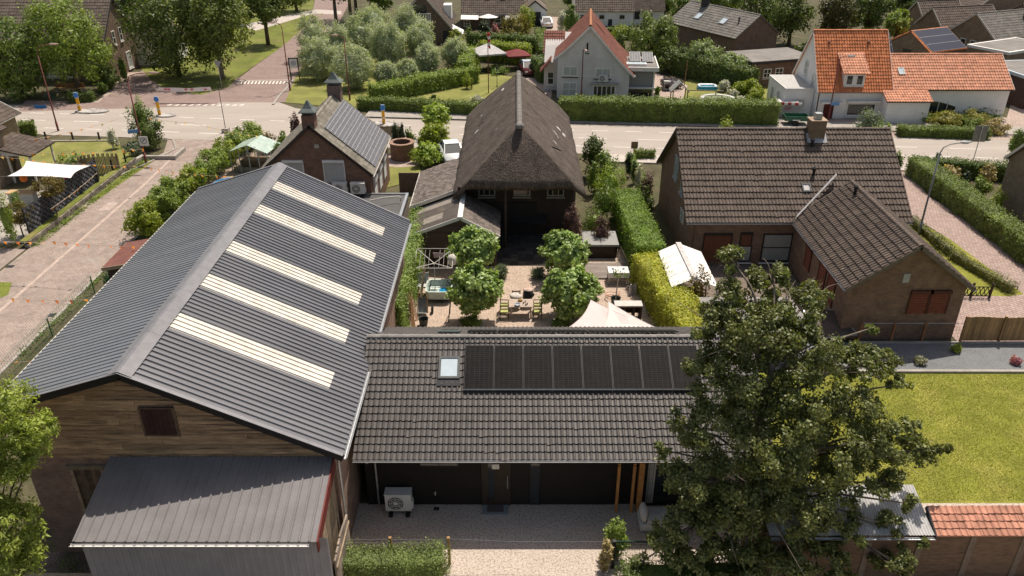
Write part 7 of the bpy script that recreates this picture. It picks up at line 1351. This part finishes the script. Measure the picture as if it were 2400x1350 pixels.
sail('big white shade sail over the left corner terrace', [g(18, 413, 2.3), g(62, 377, 2.6), g(212, 388, 2.3), g(166, 417, 2.3)], SAIL)
T = thing('bamboo_screen', 'curved bamboo screen at the end of the black fence', 'fence', g(168, 425))
for i in range(30): a = math.pi * .05 + i * .062; q = MB(); q.tube([(2.4 - 2.0 * math.cos(a), .6 + 1.2 * math.sin(a), 0), (2.4 - 2.0 * math.cos(a), .6 + 1.2 * math.sin(a), 1.7 - .25 * (i % 3 == 0))], .05, 5); q.build('bamboo_cane', M('bamboo', (.27, .21, .12), .7, .2, isl=.3), T)
T = thing('lounge_sofa', 'grey outdoor sofa with white cushions under the sail', 'sofa', g(160, 440)); q = MB(); q.bx(0, 1.9, 0, .8, .1, .4); q.build('base', M('sofa_grey', (.2, .2, .2), .8), T); q = MB(); q.bx(0, 1.9, .65, .85, .4, .8); q.build('backrest', M('sofa_grey', (.2, .2, .2)), T)
for x in (.05, .98): q = MB(); q.bx(x, x + .88, .02, .64, .4, .52); q.build('cushion', M('cushion_pale', (.5, .49, .47), .9), T)
T = thing('outdoor_kitchen', 'white outdoor kitchen block with a wooden top in the left garden', 'outdoor kitchen', g(60, 480)); q = MB(); q.bx(-.9, .9, -.3, .3, 0, .95); q.build('cabinet', M('kitchen_white', (.55, .55, .54), .6), T); q = MB(); q.bx(-1.0, 1.0, -.38, .38, .95, 1.03); q.build('worktop', M('light_timber', (.5, .33, .18), .6, .15), T)
T = thing('garden_table', 'white garden table by the black fence corner', 'table', g(85, 515)); q = MB(); q.bx(-.8, .8, -.4, .4, .7, .76); q.build('table_top', M('kitchen_white', (.55, .55, .54)), T)
for x in (-.7, .7):
    for y in (-.3, .3): q = MB(); q.bx(x - .03, x + .03, y - .03, y + .03, 0, .7); q.build('leg', STEEL, T)
for lb, px, py, z_, c, nm in (('orange paper lantern hanging under the white sail', 55, 418, 1.8, (.8, .2, .03), 'paper_lantern'), ('pink balloon tied at the edge of the white sail', 157, 417, 2.0, (.7, .08, .3), 'balloon')):
    q = MB(); q.blob((0, 0, 0), (.26, .26, .28), 12, 8); q.tube([(0, 0, .26), (.02, 0, .5)], .008, 4); o = tag(q.build(nm, M(nm, c, .5, .05), None, True), lb, nm.split('_')[-1]); o.location = g(px, py, z_)
P = g(330, 380); T = thing('raised_planter', 'low grey planter edge with shrubs at the street corner', 'planter', P + V((.1, .6, 0))); q = MB(); q.bx(-.2, 2.6, 0, .25, 0, .32); q.build('front_wall', CONCRETE, T); q = MB(); q.bx(2.35, 2.6, .25, 2.4, 0, .32); q.build('side_wall', CONCRETE, T)
T = thing('mesh_fence', 'green wire mesh fence along the street beside the barn', 'fence', (-24.2, 31, 0))
for i in range(3): q = MB(); q.bx(-.025, .025, i * 4.8 - .025, i * 4.8 + .025, 0, 1.1); q.build('post', M('fence_green', (.03, .11, .06), .5), T)
q = MB()
for z_ in (.1, .35, .6, .85, 1.1, 1.2): q.tube([(0, 0, z_), (0, 9.6, z_)], .008, 4)
for i in range(48): q.tube([(0, i * .2, .1), (0, i * .2, 1.2)], .005, 3)
q.build('wire_mesh', M('fence_green', (.03, .11, .06)), T, kind='stuff')
hedge('green_bush_block', 'small clipped green block at the end of the wire mesh fence', (-23.6, 41.2), (-22.3, 41.2), 1.0, 1.0, MLEAF('privet_green', (.02, .08, .025), (.05, .13, .05)), .1, 400, .04, cat='bush')
# ================================================================ the yard
T = thing('picnic_table', 'wooden garden table laid for a meal in the middle of the yard', 'table', (.5, 38.05, 0)); TBM = M('table_wood', (.42, .33, .27), .7, .15, 5, isl=.1)
for i in range(5): q = MB(); q.bx(-.62, .62, -.45 + i * .18, -.28 + i * .18, .72, .76); q.build('board', TBM, T)
for x in (-.52, .52):
    for y in (-.38, .38): q = MB(); q.bx(x - .035, x + .035, y - .035, y + .035, 0, .72); q.build('leg', TBM, T)
CHF = M('chair_frame_dark', (.07, .06, .04), .7); CUS = M('lime_cushion', (.42, .42, .15), .9, .1)
def chair(label, loc, rz):
    T = thing('garden_chair', label, 'chair', loc, rz, 'garden chairs round the yard table'); 
    for x in (-.22, .22):
        for y, hh in ((-.22, .62), (.22, .95)): q = MB(); q.bx(x - .02, x + .02, y - .02, y + .02, 0, hh); q.build('leg', CHF, T)
    q = MB(); q.bx(-.22, .22, -.22, .22, .42, .48); q.build('cushion', CUS, T)
    for i in range(3): q = MB(); q.bx(-.22, .22, .20, .235, .58 + i * .13, .65 + i * .13); q.build('back_slat', CHF, T)
    for x in (-.22, .22): q = MB(); q.bx(x - .025, x + .025, -.22, .22, .62, .65); q.build('armrest', CHF, T)
for lb, x, y, rz in (('slatted chair with lime cushion, left of the table, nearer the bungalow', -.42, 37.75, R(90)), ('slatted chair with lime cushion, left of the table, farther one', -.42, 38.4, R(88)), ('slatted chair with lime cushion, right of the table, nearer the bungalow', 1.4, 37.75, R(-90)), ('slatted chair, right of the table, farther one', 1.42, 38.4, R(-92)), ('chair at the head of the table with a white bundle on it', .25, 38.95, R(4)), ('chair at the head of the table under the black bag', .85, 39.05, R(-6))): chair(lb, (x, y, 0), rz)
def lump(name, lb, cat, loc, r, mat, jit=.25, n=12, m=8):
    q = MB(); q.blob((0, 0, 0), r, n, m, jit); o = tag(q.build(name, mat, None, True), lb, cat); o.location = loc; return o
lump('white_bundle', 'white blanket bundle draped on the chair behind the table', 'blanket', (.2, 38.9, .68), (.34, .26, .2), M('blanket_white', (.6, .55, .5), .95)); lump('black_bag', 'black bag with a pale top standing behind the table', 'bag', (.92, 39.1, .72), (.32, .26, .3), M('bag_black', (.03, .03, .035), .8)); lump('folded_cloth', 'pale cloth with an orange patch lying on the black bag', 'cloth', (.9, 39.12, 1.0), (.27, .2, .07), M('cloth_orange', (.55, .42, .36), .9, .5, 3, c2=(.5, .16, .05), c2scale=3))
q = MB(); q.lathe([(.0, 0), (.12, 0), (.17, .1), (.15, .11), (.1, .03)], 12); o = tag(q.build('bowl', M('bowl_blue_grey', (.4, .42, .47), .3)), 'blue grey bowl at the near edge of the yard table', 'bowl'); o.location = (.3, 37.75, .762)
lump('fruit_heap', 'yellow brown heap of food on the yard table', 'food', (.45, 38.25, .8), (.13, .11, .09), M('food_brown', (.3, .19, .05), .8))
for i, (x, y) in enumerate(((.72, 38.1), (.83, 37.85), (.62, 37.95), (.75, 37.75))): q = MB(); q.lathe([(.03, 0), (.035, .1), (.028, .11)], 8); o = tag(q.build('glass_cup', M('cup_dark', (.06, .05, .05), .3)), ('small dark cup on the table, farthest from the bungalow', 'small dark cup on the table, farthest right', 'small dark cup on the table beside the bowl', 'small dark cup at the near table edge')[i], 'cup', 'cups on the yard table'); o.location = (x, y, .762)
T = thing('clothes_airer', 'white winged clothes airer on a pole before the plank shed', 'clothes dryer', g(1021, 690)); AM = M('airer_white', (.5, .47, .43), .5); q = MB(); q.tube([(0, 0, 0), (0, 0, 1.95)], .025, 6); q.build('pole', AM, T)
q = MB(); L_, D2 = 1.05, 1.0; cs4 = [V((-L_, -D2 / 2, 1.95)), V((L_, -D2 / 2, 1.95)), V((L_, D2, 2.45)), V((-L_, D2, 2.45))]
for a, b in ((0, 1), (1, 2), (2, 3), (3, 0)): q.tube([cs4[a], cs4[b]], .02, 5)
for a, b in ((0, 2), (1, 3)): q.tube([cs4[a], (0, .1, 1.95), cs4[b]], .025, 5)
for f in (.12, .24, .36, .64, .76, .88): q.tube([cs4[0].lerp(cs4[1], f), cs4[3].lerp(cs4[2], f) - Z * .05], .008, 4)
q.build('frame', AM, T); q = MB(); q.slab([(-.1, .6, 2.4), (.5, .55, 2.38), (.5, .6, 2.05), (-.05, .62, 2.07)], .02); q.build('hanging_cloth', M('cloth_mauve', (.4, .3, .3), .9), T)
lump('white_washing', 'bunched white washing hanging at the right end of the airer', 'washing', g(1021, 690) + V((1.0, .3, 2.05)), (.28, .25, .35), M('blanket_white', (.6, .55, .5)))
T = thing('folding_chair', 'blue folding chair with a white cushion by the ivy fence', 'chair', g(992, 688)); BLM = M('chair_blue', (.06, .17, .33), .5)
for x in (-.25, .25):
    for a, b in (((x, -.2, 0), (x, .2, .5)), ((x, .2, 0), (x, -.2, .5))): q = MB(); q.tube([a, b], .02, 5); q.build('leg', BLM, T)
q = MB(); q.bx(-.32, .32, -.25, .25, .48, .58); q.build('seat', M('cushion_pale', (.5, .49, .47)), T); q = MB(); q.slab([(-.32, .22, .58), (.32, .22, .58), (.32, .4, 1.15), (-.32, .4, 1.15)], .06); q.build('backrest', M('cushion_pale', (.5, .49, .47)), T); q = MB(); q.bx(-.08, .12, .25, .3, .75, 1.0); q.build('blue_patch', BLM, T)
T = thing('bath_tub', 'pale mint tub with a blue cloth in a black stand', 'tub', g(1030, 700) + V((0, .2, 0))); q = MB(); o1 = rr(.7, .75, .25); k = len(o1); q.add([(x, y, .25) for x, y in o1] + [(x * 1.08, y * 1.08, .75) for x, y in o1] + [(x * .95, y * .95, .75) for x, y in o1] + [(x * .85, y * .85, .4) for x, y in o1], [(j * k + i, j * k + (i + 1) % k, (j + 1) * k + (i + 1) % k, (j + 1) * k + i) for j in range(3) for i in range(k)] + [tuple(range(3 * k, 4 * k))]); q.build('shell', M('mint_plastic', (.5, .58, .52), .4), T); q = MB(); q.blob((.3, -.2, .5), (.3, .3, .15), 10, 6, .3); q.build('cloth', M('pool_blue', (.02, .33, .62)), T)
for x in (-.75, .75):
    for y in (-.6, .6): q = MB(); q.tube([(x, y, 0), (x * .6, y * .4, .95)], .025, 5); q.build('leg', BLACK, T)
T = thing('wheelbarrow', 'grey wheelbarrow tipped up beside the leaning planks', 'wheelbarrow', g(992, 735)); q = MB(); q.add([(-.3, -.3, .2), (.3, -.3, .2), (.3, .25, .9), (-.3, .25, .9), (-.2, -.05, .1), (.2, -.05, .1), (.22, .4, .75), (-.22, .4, .75)], [(4, 5, 6, 7), (0, 1, 5, 4), (1, 2, 6, 5), (2, 3, 7, 6), (3, 0, 4, 7)]); q.build('tray', M('barrow_grey', (.3, .32, .31), .5), T); q = MB(); q.tube([(.45, .1, .22), (.55, .1, .22)], .22, 14); q.build('wheel', RUBBER, T)
for x in (-.25, .25): q = MB(); q.tube([(x, -.3, .25), (x, .3, 1.2)], .02, 5); q.build('handle', WOOD, T)
q = MB(); q.lathe([(.2, 0), (.27, .42), (.29, .43), (.25, .4), (.2, .1)], 14); o = tag(q.build('bucket', M('bucket_dark', (.05, .05, .052), .6)), 'dark round bucket in front of the wheelbarrow', 'bucket'); o.location = g(993, 762)
for i, (px, py, dx, L_, m) in enumerate(((968, 768, .15, 2.2, M('new_plank', (.5, .33, .22), .8)), (972, 775, .05, 1.8, WOOD), (960, 762, .1, 1.9, WOODGREY), (985, 712, -.5, 2.0, WOODGREY), (978, 752, .2, 1.7, M('new_plank', (.5, .33, .22))))):
    q = MB(); q.beam((0, 0, 0), (-dx - .25, .9 + .3 * (i % 2), L_), .14, .03); o = tag(q.build('leaning_plank', m), ('long new plank leaning on the ivy fence', 'reddish plank leaning on the ivy fence, nearest the bungalow', 'grey plank leaning on the ivy fence at the left', 'grey weathered plank leaning beside the blue chair', 'shorter new plank leaning behind the wheelbarrow')[i], 'plank', 'planks leaning on the ivy fence'); o.location = g(px, py)
q = MB()
for x in (-.6, .6):
    for s_ in (-.5, .5): q.tube([(x, 0, 1.6), (x + .15 * np.sign(x), s_, 0)], .03, 6)
q.tube([(-.6, 0, 1.6), (.6, 0, 1.6)], .03, 6); T = thing('swing_frame', 'black metal A frame behind the front left plane tree', 'frame', g(1085, 745)); q.build('frame', BLACK, T)
T = thing('hot_tub', 'square hot tub with pale grey cover and brown cabinet', 'hot tub', g(1388, 604) + V((.5, .9, 0))); q = MB(); q.prism(rr(1.05, 1.0, .2), 0, .85, 'z'); q.build('cabinet', M('hot_tub_brown', (.04, .025, .018), .7), T)
for x0, x1 in ((-1.12, -.01), (.01, 1.12)): q = MB(); q.bx(x0, x1, -1.06, 1.06, .85, .97); q.build('cover', M('tub_cover', (.27, .265, .255), .7, .06), T)
T = thing('timber_deck', 'grey plank deck between hot tub and white cabinet', 'deck', g(1375, 655))
for i in range(13): q = MB(); q.bx(0, 2.9, i * .16, i * .16 + .145, .05, .1); q.build('plank', M('deck_plank', (.23, .195, .17), .9, .2, 3, isl=.2, stretch=(.5, 4, 4)), T)
T = thing('white_cabinet', 'white two part barbecue cabinet with black vents at the deck edge', 'cabinet', g(1425, 668)); 
for x0 in (0, .62): q = MB(); q.bx(x0, x0 + .6, 0, .85, .45, .8); q.build('box', M('cabinet_white', (.68, .68, .66), .3), T); q = MB(); q.lathe([(.07, .8), (.07, .83)], 12, (x0 + .3, .5, 0)); q.build('vent_cap', BLACK, T)
for x in (.05, 1.15):
    for y in (.06, .78): q = MB(); q.bx(x - .03, x + .03, y - .03, y + .03, 0, .45); q.build('leg', STEEL, T)
T = thing('crossed_poles', 'two crossed poles leaning on the hedge behind the white cabinet', 'poles', g(1468, 645)); 
for a, b in (((-.25, 0, 0), (.5, .5, 1.7)), ((.5, -.2, 0), (-.4, .5, 1.7))): q = MB(); q.tube([a, b], .025, 5); q.build('pole', WOODGREY, T)
T = thing('potted_sapling', 'white stemmed sapling in a dark pot by the sails', 'plant', g(1442, 716)); q = MB(); q.lathe([(.2, 0), (.28, .5), (.3, .52), (.25, .48), (.22, .3)], 12); q.build('pot', M('pot_dark', (.05, .06, .045), .6), T); q = MB(); q.tube([(0, 0, .4), (.03, 0, 1.1), (.08, 0, 1.9)], .04, 6, .03); q.build('stem', M('white_stem', (.6, .5, .42), .8), T); Pp, Oo = clumps((.1, 0, 2.0), (.5, .5, .3), 150, 10, .3); leaves('foliage', Pp, Oo, .12, LF_MID, T)
q = MB(); q.tube([(.4 * math.cos(i * .42), .35 * math.sin(i * .42), .03 + .012 * i) for i in range(32)], .02, 5); o = tag(q.build('garden_hose', M('hose_orange', (.45, .16, .08), .5)), 'coiled orange garden hose beside the potted sapling', 'hose'); o.location = g(1435, 700)
T = thing('potting_bench', 'rough timber bench with pale plank top below the yard hedge', 'bench', g(1470, 745)); q = MB(); q.bx(-.75, .75, -.3, .3, .85, .92); q.build('top', M('pale_board', (.5, .48, .45)), T)
for x in (-.65, -.2, .3, .68): q = MB(); q.bx(x - .05, x + .05, -.28, .28, 0, .85); q.build('leg', WOODDARK, T)
q = MB(); q.bx(-.7, .7, .2, .27, .2, .6); q.build('back_board', WOODDARK, T)
for i, (px, py) in enumerate(((1478, 690), (1488, 688))): q = MB(); q.lathe([(.1, 0), (.12, .5), (.06, .6), (.06, .65)], 10); o = tag(q.build('gas_bottle', M('bottle_grey', (.4, .39, .37), .5)), ('pale gas bottle at the hedge foot, left one', 'pale gas bottle at the hedge foot, right one')[i], 'bottle', 'gas bottles by the hedge'); o.location = g(px, py)
PS = M('pale_pink_sail', (.54, .45, .43), .85, .05, 1.5, c2=(.58, .52, .5), c2scale=.6)
sail('pale pink shade sail, left one, rising to the plane tree', [g(1385, 703, 2.5), g(1318, 778, 3.1), g(1480, 776, 3.0), g(1560, 776, 3.0)], PS, sagz=.15); sail('pale shade sail, right one, with a sharp peak by the sapling', [g(1426, 706, 2.6), g(1410, 778, 2.9), g(1555, 776, 3.1)], M('pale_sail', (.57, .51, .48), .85, .05), sagz=.1)
T = thing('dark_awning', 'black stretched awning at the shaded front of the thatched house', 'awning', g(1230, 560)); q = MB(); q.slab([(-1.9, .4, 1.2), (1.4, 0, 1.0), (1.5, 2.6, 2.5), (-1.9, 2.6, 2.6)], .03); q.build('cloth', M('awning_black', (.028, .026, .025), .8, .1), T)
for x in (-1.85, 1.4): q = MB(); q.tube([(x, .2, 0), (x, .2, 1.2)], .03, 5); q.build('leg', DARKMETAL, T)
sheet('slab_path', [(-1.0, 44.1), (2.6, 44.1), (2.6, 49), (-1.0, 49)], CHECKER, .01)
slabs = thing('slab_terrace', 'dark paving slabs between the plane trees and the thatched house', 'paving', (-.6, 44.2, .01)); sm = []
for k in range(3): q = MB(); q.bx(0, .47, 0, .47, 0, .035); sm.append(q.mesh('slab', M('slab_%d' % k, ((.06, .055, .05), (.085, .076, .068), (.04, .036, .034))[k], .85, .15)))
for i in range(6):
    for j in range(5): o = obj('slab', sm[(i * 2 + j + (i * j) % 2) % 3], slabs); o.location = (i * .5, j * .5, random.uniform(0, .006))
q = MB(); q.bx(-3.4, 4.2, -.06, .06, 0, .12); 
T = thing('canopy_tent', 'white party tent with gable roof beside the yellow hedge', 'tent', (9.75, 37.6, 0)); TW = M('tent_white', (.78, .75, .71), .7, .04, 2)
for s_, xe in ((-1, -1.2), (1, 1.3)):
    for i in range(4): q = MB(); y0, y1 = i * 1.12, (i + 1) * 1.12 - .03; q.slab([(.0 - .02 * i, y0, 2.5), (xe, y0, 1.95), (xe, y1, 1.95), (-.02 * i - .02, y1, 2.5)], .03); q.build('roof_panel', TW, T)
q = MB(); q.beam((0, -.02, 2.53), (-.08, 4.5, 2.53), .3, .03); q.build('ridge_strip', M('tent_ridge', (.5, .47, .45), .7), T)
for x in (-1.15, 1.25):
    for y in (.05, 2.2, 4.4): q = MB(); q.bx(x - .03, x + .03, y - .03, y + .03, 0, 1.95); q.build('leg', WHITE, T)
# ================================================================ right side: fences, shed, bed
T = thing('board_fence', 'fence of upright brown boards on the right beside the driveway', 'fence', (23.3, 35.3, 0)); BDM = M('fence_board', (.34, .21, .10), .85, .2, 4, isl=.25, stretch=(3, 3, .6))
for i in range(40): q = MB(); q.bx(i * .155, i * .155 + .145, -.02 + .012 * (i % 2), .01 + .012 * (i % 2), .05, 1.45 + .03 * math.sin(i * .35)); q.build('board', BDM, T)
for x in (0, 2, 4, 6): q = MB(); q.bx(x - .05, x + .05, -.13, -.03, 0, 1.55); q.build('post', M('fence_post', (.3, .18, .08), .85, .2), T)
for z_ in (.35, 1.1): q = MB(); q.bx(0, 6.2, .03, .07, z_, z_ + .09); q.build('rail', WOOD, T)
T = thing('wire_fence', 'wire mesh fence with orange timber posts in front of the brick annex', 'fence', (18.0, 35.25, 0))
for x in (0, 1.7, 3.3): q = MB(); q.bx(x - .06, x + .06, -.06, .06, 0, 1.15); q.build('post', M('fence_post_red', (.26, .12, .06), .85, .2), T)
q = MB(); q.tube([(0, 0, 1.12), (5.3, 0, 1.12)], .018, 5); q.build('top_rail', STEEL, T); q = MB()
for z_ in (.1, .3, .5, .7, .9): q.tube([(0, 0, z_), (5.3, 0, z_)], .006, 4)
for i in range(36): q.tube([(i * .15, 0, .05), (i * .15, 0, 1.12)], .005, 3)
q.build('wire_mesh', M('mesh_dark', (.12, .12, .12), .6), T, kind='stuff')
strip('gravel_edging', [(17.5, 35.12), (40, 35.1)], .1, CONCRETE, .09, .1)
T = thing('lattice_fence', 'small dark lattice fence at the corner of the annex lawn', 'fence', g(2238, 697)); A, B = V((0, 0, 0)), g(2318, 698) - g(2238, 697); n = 8
for i in range(n):
    for a, b in ((0, 1), (1, 0)): q = MB(); q.beam(A.lerp(B, i / n) + Z * (.1 + .6 * a), A.lerp(B, (i + 1) / n) + Z * (.1 + .6 * b), .03, .04); q.build('lath', WOODDARK, T)
for f in (0, .45, 1): q = MB(); p = A.lerp(B, f); q.bx(p.x - .05, p.x + .05, p.y - .05, p.y + .05, 0, .95); q.build('post', WOODDARK, T)
for z_ in (.12, .7): q = MB(); q.beam(A + Z * z_, B + Z * z_, .03, .05); q.build('rail', WOODDARK, T)
T = thing('cold_frame', 'tilted glass cold frame with pale edges beside the annex corner', 'cold frame', g(1960, 800)); q = MB(); q.slab([(-1.3, -.3, .3), (.9, -.2, .5), (.5, 1.4, 1.0), (-1.4, 1.8, 1.1)], .03); q.build('pane', M('dusty_glass', (.10, .075, .06), .6, .3, 2.5, spec=.15), T); q = MB()
for a, b in (((-1.3, -.3, .32), (.9, -.2, .52)), ((.9, -.2, .52), (.5, 1.4, 1.02)), ((.5, 1.4, 1.02), (-1.4, 1.8, 1.12)), ((-1.4, 1.8, 1.12), (-1.3, -.3, .32))): q.beam(a, b, .07, .05)
q.build('frame', ZINC, T); q = MB(); q.bx(-1.2, .4, .0, 1.3, 0, .3); q.build('box', WOODDARK, T)
T = thing('washing_line', 'dark timber T post for a washing line at the annex corner', 'pole', g(2050, 775)); q = MB(); q.bx(-.05, .05, -.05, .05, 0, 1.7); q.build('post', WOODDARK, T); q = MB(); q.beam((-2.0, 0, 1.7), (.15, 0, 1.72), .08, .1); q.beam((-.15, .8, 1.95), (.15, -.1, 1.75), .1, .1); q.build('arm', WOODDARK, T)
sheet('brick_house_terrace', [(9.8, 35.3), (17.0, 35.3), (17.0, 44.2), (9.8, 44.2)], M('terrace_dark', (.17, .135, .11), .95, .2), .007)
T = thing('tin_canopy', 'low grey corrugated canopy under the alder behind the bungalow', 'shed', (9.7, 33.2, 0)); me = corr(2.4, 3.0, M('grey_corrugated', (.3, .29, .275), .7, .15))
for i in range(2): o = obj('roof_sheet', me, T); o.location = (i * 2.36, 3.2, 2.0 + .004 * i); o.rotation_euler = (R(-6), 0, 0); o.scale = (1, -1, 1)
q = MB(); q.bx(.1, 4.6, .3, 3.1, 0, 1.65); q.build('wall', WOODDARK, T)
T = thing('long_shed', 'long low garden shed with tin and red tiled roof at the bottom right', 'shed', (8.6, 19.8, 0)); y1 = 1.65
dn = V((0, -1.9, -.5)); L_ = dn.length; TINM = M('old_tin', (.50, .49, .48), .6, .15, 2, c2=(.38, .36, .34), c2scale=1.2)
me = corr(1.12, L_, TINM); ax = V((-1, 0, 0)); d_ = dn.normalized(); nrm = ax.cross(d_); 
if nrm.z < 0: ax = -ax; nrm = ax.cross(d_)
m4 = Matrix((ax, d_, nrm)).transposed().to_4x4()
for i in range(5):
    x = .0 + i * 1.1 if ax.x > 0 else 1.12 + i * 1.1; o = obj('roof_sheet', me, T); o.matrix_local = Matrix.Translation(V((x, y1, 2.68)) + nrm * .004 * i) @ m4
L_ = 1.0; f = Frame(V((5.55, y1 - 1.9, 2.19)), (1, 0, 0), V((0, .87, .45)).normalized(), 8.4, L_); roof_slope(T, f, (.23, .25, .05, .035, 'pan'), TILE_P, limit=300, jit=.008)
q = MB(); q.beam(f.p(0, -.05, -.05), f.p(0, L_, -.05), .05, .18, f.N); q.build('bargeboard', DARKMETAL, T); gutter(T, V((0, y1 - 1.98, 2.14)), V((5.5, y1 - 1.98, 2.14)), ZINC)
q = MB(); q.prism([(0, 0), (y1 - .1, 0), (y1 - .1, 2.55), (0, 2.12)], .1, 5.5, 'x'); q.prism([(0, 0), (.6, 0), (.6, 2.5), (0, 2.12)], 5.55, 13.8, 'x'); q.build('wall', BR_OLD, T)
for i in range(9): q = MB(); x = .1 + i * 1.75; q.bx(x, x + 1.55, -.05, -.0, .02, 2.05); q.build('wall_panel', M('panel_brick', (.19, .12, .075), .9, .25, 3, isl=.15, stretch=(1, 1, 4), c2=(.10, .07, .05), c2scale=1.2), T); q = MB(); q.bx(x + 1.55, x + 1.75, -.09, .0, 0, 2.1); q.build('post', M('panel_post', (.2, .15, .11), .9, .2), T)
q = MB(); q.beam((0, 0, 0), (.75, .6, 1.0), .1, .08); o = tag(q.build('leaning_post', WOODDARK), 'dark post leaning at the lawn corner behind the tin roof', 'post'); o.location = (14.15, 21.7, 0)
q = MB(); q.bx(-.04, .04, 0, 1.8, 0, 1.3); o = tag(q.build('edge_board', DARKMETAL), 'dark board standing at the lawn edge behind the tin roof', 'board'); o.location = (13.6, 21.7, 0)
T = thing('wire_fence', 'low wire fence with timber posts along the bottom hedge', 'fence', (-6.0, 20.35, 0))
for x in (1.75, 3.78): q = MB(); q.bx(x - .05, x + .05, -.05, .05, 0, 1.3); q.build('post', M('fence_post', (.3, .18, .08)), T)
q = MB()
for z_ in (.9, 1.05, 1.2): q.tube([(.1, 0, z_), (3.78, 0, z_)], .006, 4)
q.tube([(3.78, 0, 1.24), (6, 0, 1.1), (9.3, -.1, 1.2)], .006, 4); q.build('wire', STEEL, T)
T = thing('mesh_fence', 'dark green mesh panel fence behind the gravel at the bottom', 'fence', (3.55, 20.2, 0)); q = MB()
for i in range(40): q.tube([(i * .06, 0, .1), (i * .06, 0, 1.2)], .004, 3)
for z_ in (.1, .35, .6, .85, 1.1, 1.2): q.tube([(0, 0, z_), (2.4, 0, z_)], .01, 4)
q.build('wire_mesh', M('fence_dark_green', (.02, .045, .03), .5), T, kind='stuff'); q = MB(); q.bx(-.06, .06, -.06, .06, 0, 1.3); q.build('post', BLACK, T); q = MB(); q.tube([(0, 0, 1.26), (2.4, 0, 1.26)], .03, 6); q.build('top_rail', M('fence_dark_green', (.02, .045, .03)), T)
T = thing('lounge_chair', 'white cushioned lounge seat on the gravel, mostly under the alder', 'sofa', g(1500, 1250)); q = MB(); q.bx(0, 1.9, 0, .85, .1, .42); q.build('base', M('kitchen_white', (.55, .55, .54)), T); q = MB(); q.blob((.14, .45, .62), (.16, .42, .35), 10, 8); q.build('cushion', M('cushion_cream', (.56, .52, .48), .9), T); q = MB(); q.bx(.25, 1.9, .05, .8, .42, .55); q.build('seat_cushion', M('cushion_cream', (.56, .52, .48)), T)
T = thing('slat_fence', 'brown plank fence at the bottom left behind the feathery tree', 'fence', (-16.9, 18.6, 0))
for i in range(11): q = MB(); x = i * .3; q.bx(x, x + .27, -.02, .01 + .01 * (i % 2), 0, 1.35); q.build('board', M('slat_brown', (.16, .10, .06), .9, .2, isl=.25), T)
q = MB(); q.bx(-.05, 3.35, -.06, .06, 1.35, 1.42); q.build('cap_rail', M('cap_pale', (.35, .28, .2), .8), T)
sheet('barn_front_paving', [(-24, 5), (-6.2, 5), (-6.2, 20.9), (-24, 20.9)], MBRICK('old_setts', (.17, .125, .10), (.13, .095, .08), (.10, .08, .065), .2, .1, .012, rot=R(45), dirt=(.10, .08, .06)), .003)

# short grass on the big lawn: real blades over the sheet
GRB = MLEAF('grass_blade', (.24, .26, .04), (.36, .355, .085), isl=.16, trans=.4)
n = 90000; Pg = np.stack([rng.uniform(10, 27, n), rng.uniform(23.5, 32.3, n), np.full(n, .004)], 1); ang = rng.uniform(0, 6.283, n); hh = rng.uniform(.015, .05, n); dx = np.stack([np.cos(ang), np.sin(ang), np.zeros(n)], 1); lean = rng.normal(0, .03, (n, 3)); lean[:, 2] = hh
vs = np.stack([Pg - dx * .014, Pg + dx * .014, Pg + lean + dx * .004, Pg + lean - dx * .004], 1).reshape(-1, 3); gr = obj('grass', qmesh('grass', vs, np.arange(4 * n).reshape(-1, 4), GRB)); gr['kind'] = 'stuff'; gr['label'] = 'short mown grass on the lawn at the right'

# weeds along the kerbs and the stone wall, drains and repair patches
def weeds(label, a, b, n, wdt, mat, size=.16):
    a, b = V(a), V(b); t = np.repeat(rng.uniform(0, 1, n // 14), 14)[:, None]; P = np.array(a[:])[None] * (1 - t) + np.array(b[:])[None] * t + rng.normal(0, 1, (len(t), 3)) * np.array([wdt, wdt, 0]); P[:, 2] = rng.uniform(.0, .12, len(P))
    o = leaves('weeds', P, np.tile([0, 0, 1.0], (len(P), 1)), size, mat, None, .4, 1.0); o['kind'] = 'stuff'; o['label'] = label
weeds('weeds growing at the foot of the stone wall', (-31.1, 47, 0), (-30.6, 64, 0), 2200, .16, LF_LIGHT); weeds('weeds along the right kerb of the brick street', (-24.8, 33, 0), (-24.8, 66, 0), 1600, .2, LF_MID); weeds('weeds along the near road kerb', (-11, 66.6, 0), (40, 61.6, 0), 1500, .3, LF_STRAW); weeds('weeds at the foot of the barn front', (-16, 20.6, 0), (-14, 18, 0), 700, .25, LF_MID, .09); weeds('weeds at the lawn edge before the long shed', (9, 21.6, 0), (27, 21.6, 0), 1500, .12, LF_MID, .08)
for i, (x, y) in enumerate(((-25.3, 50), (-25.3, 38), (-31.0, 44), (-29.8, 62), (-22, 68.6), (14, 65.6), (31, 64))): q = MB(); q.bx(-.22, .22, -.16, .16, 0, .02); o = q.build('gully_grate', DARKMETAL); o.location = (x, y, .008); o['kind'] = 'structure'
for i, (x, y, a, b) in enumerate(((-27, 44.5, 1.1, .8), (-29.7, 53, .8, 1.6), (-26.5, 57.5, 1.4, 1.0))): q = MB(); q.add([(0, 0, 0), (a, .05, 0), (a, b, 0), (.05, b, 0)], [(0, 1, 2, 3)]); o = q.build('paving_patch', M('patch_brick_%d' % i, ((.30, .25, .22), (.40, .32, .28), (.26, .2, .175))[i], .95, .2, 3)); o.location = (x, y, .0095); o['kind'] = 'structure'
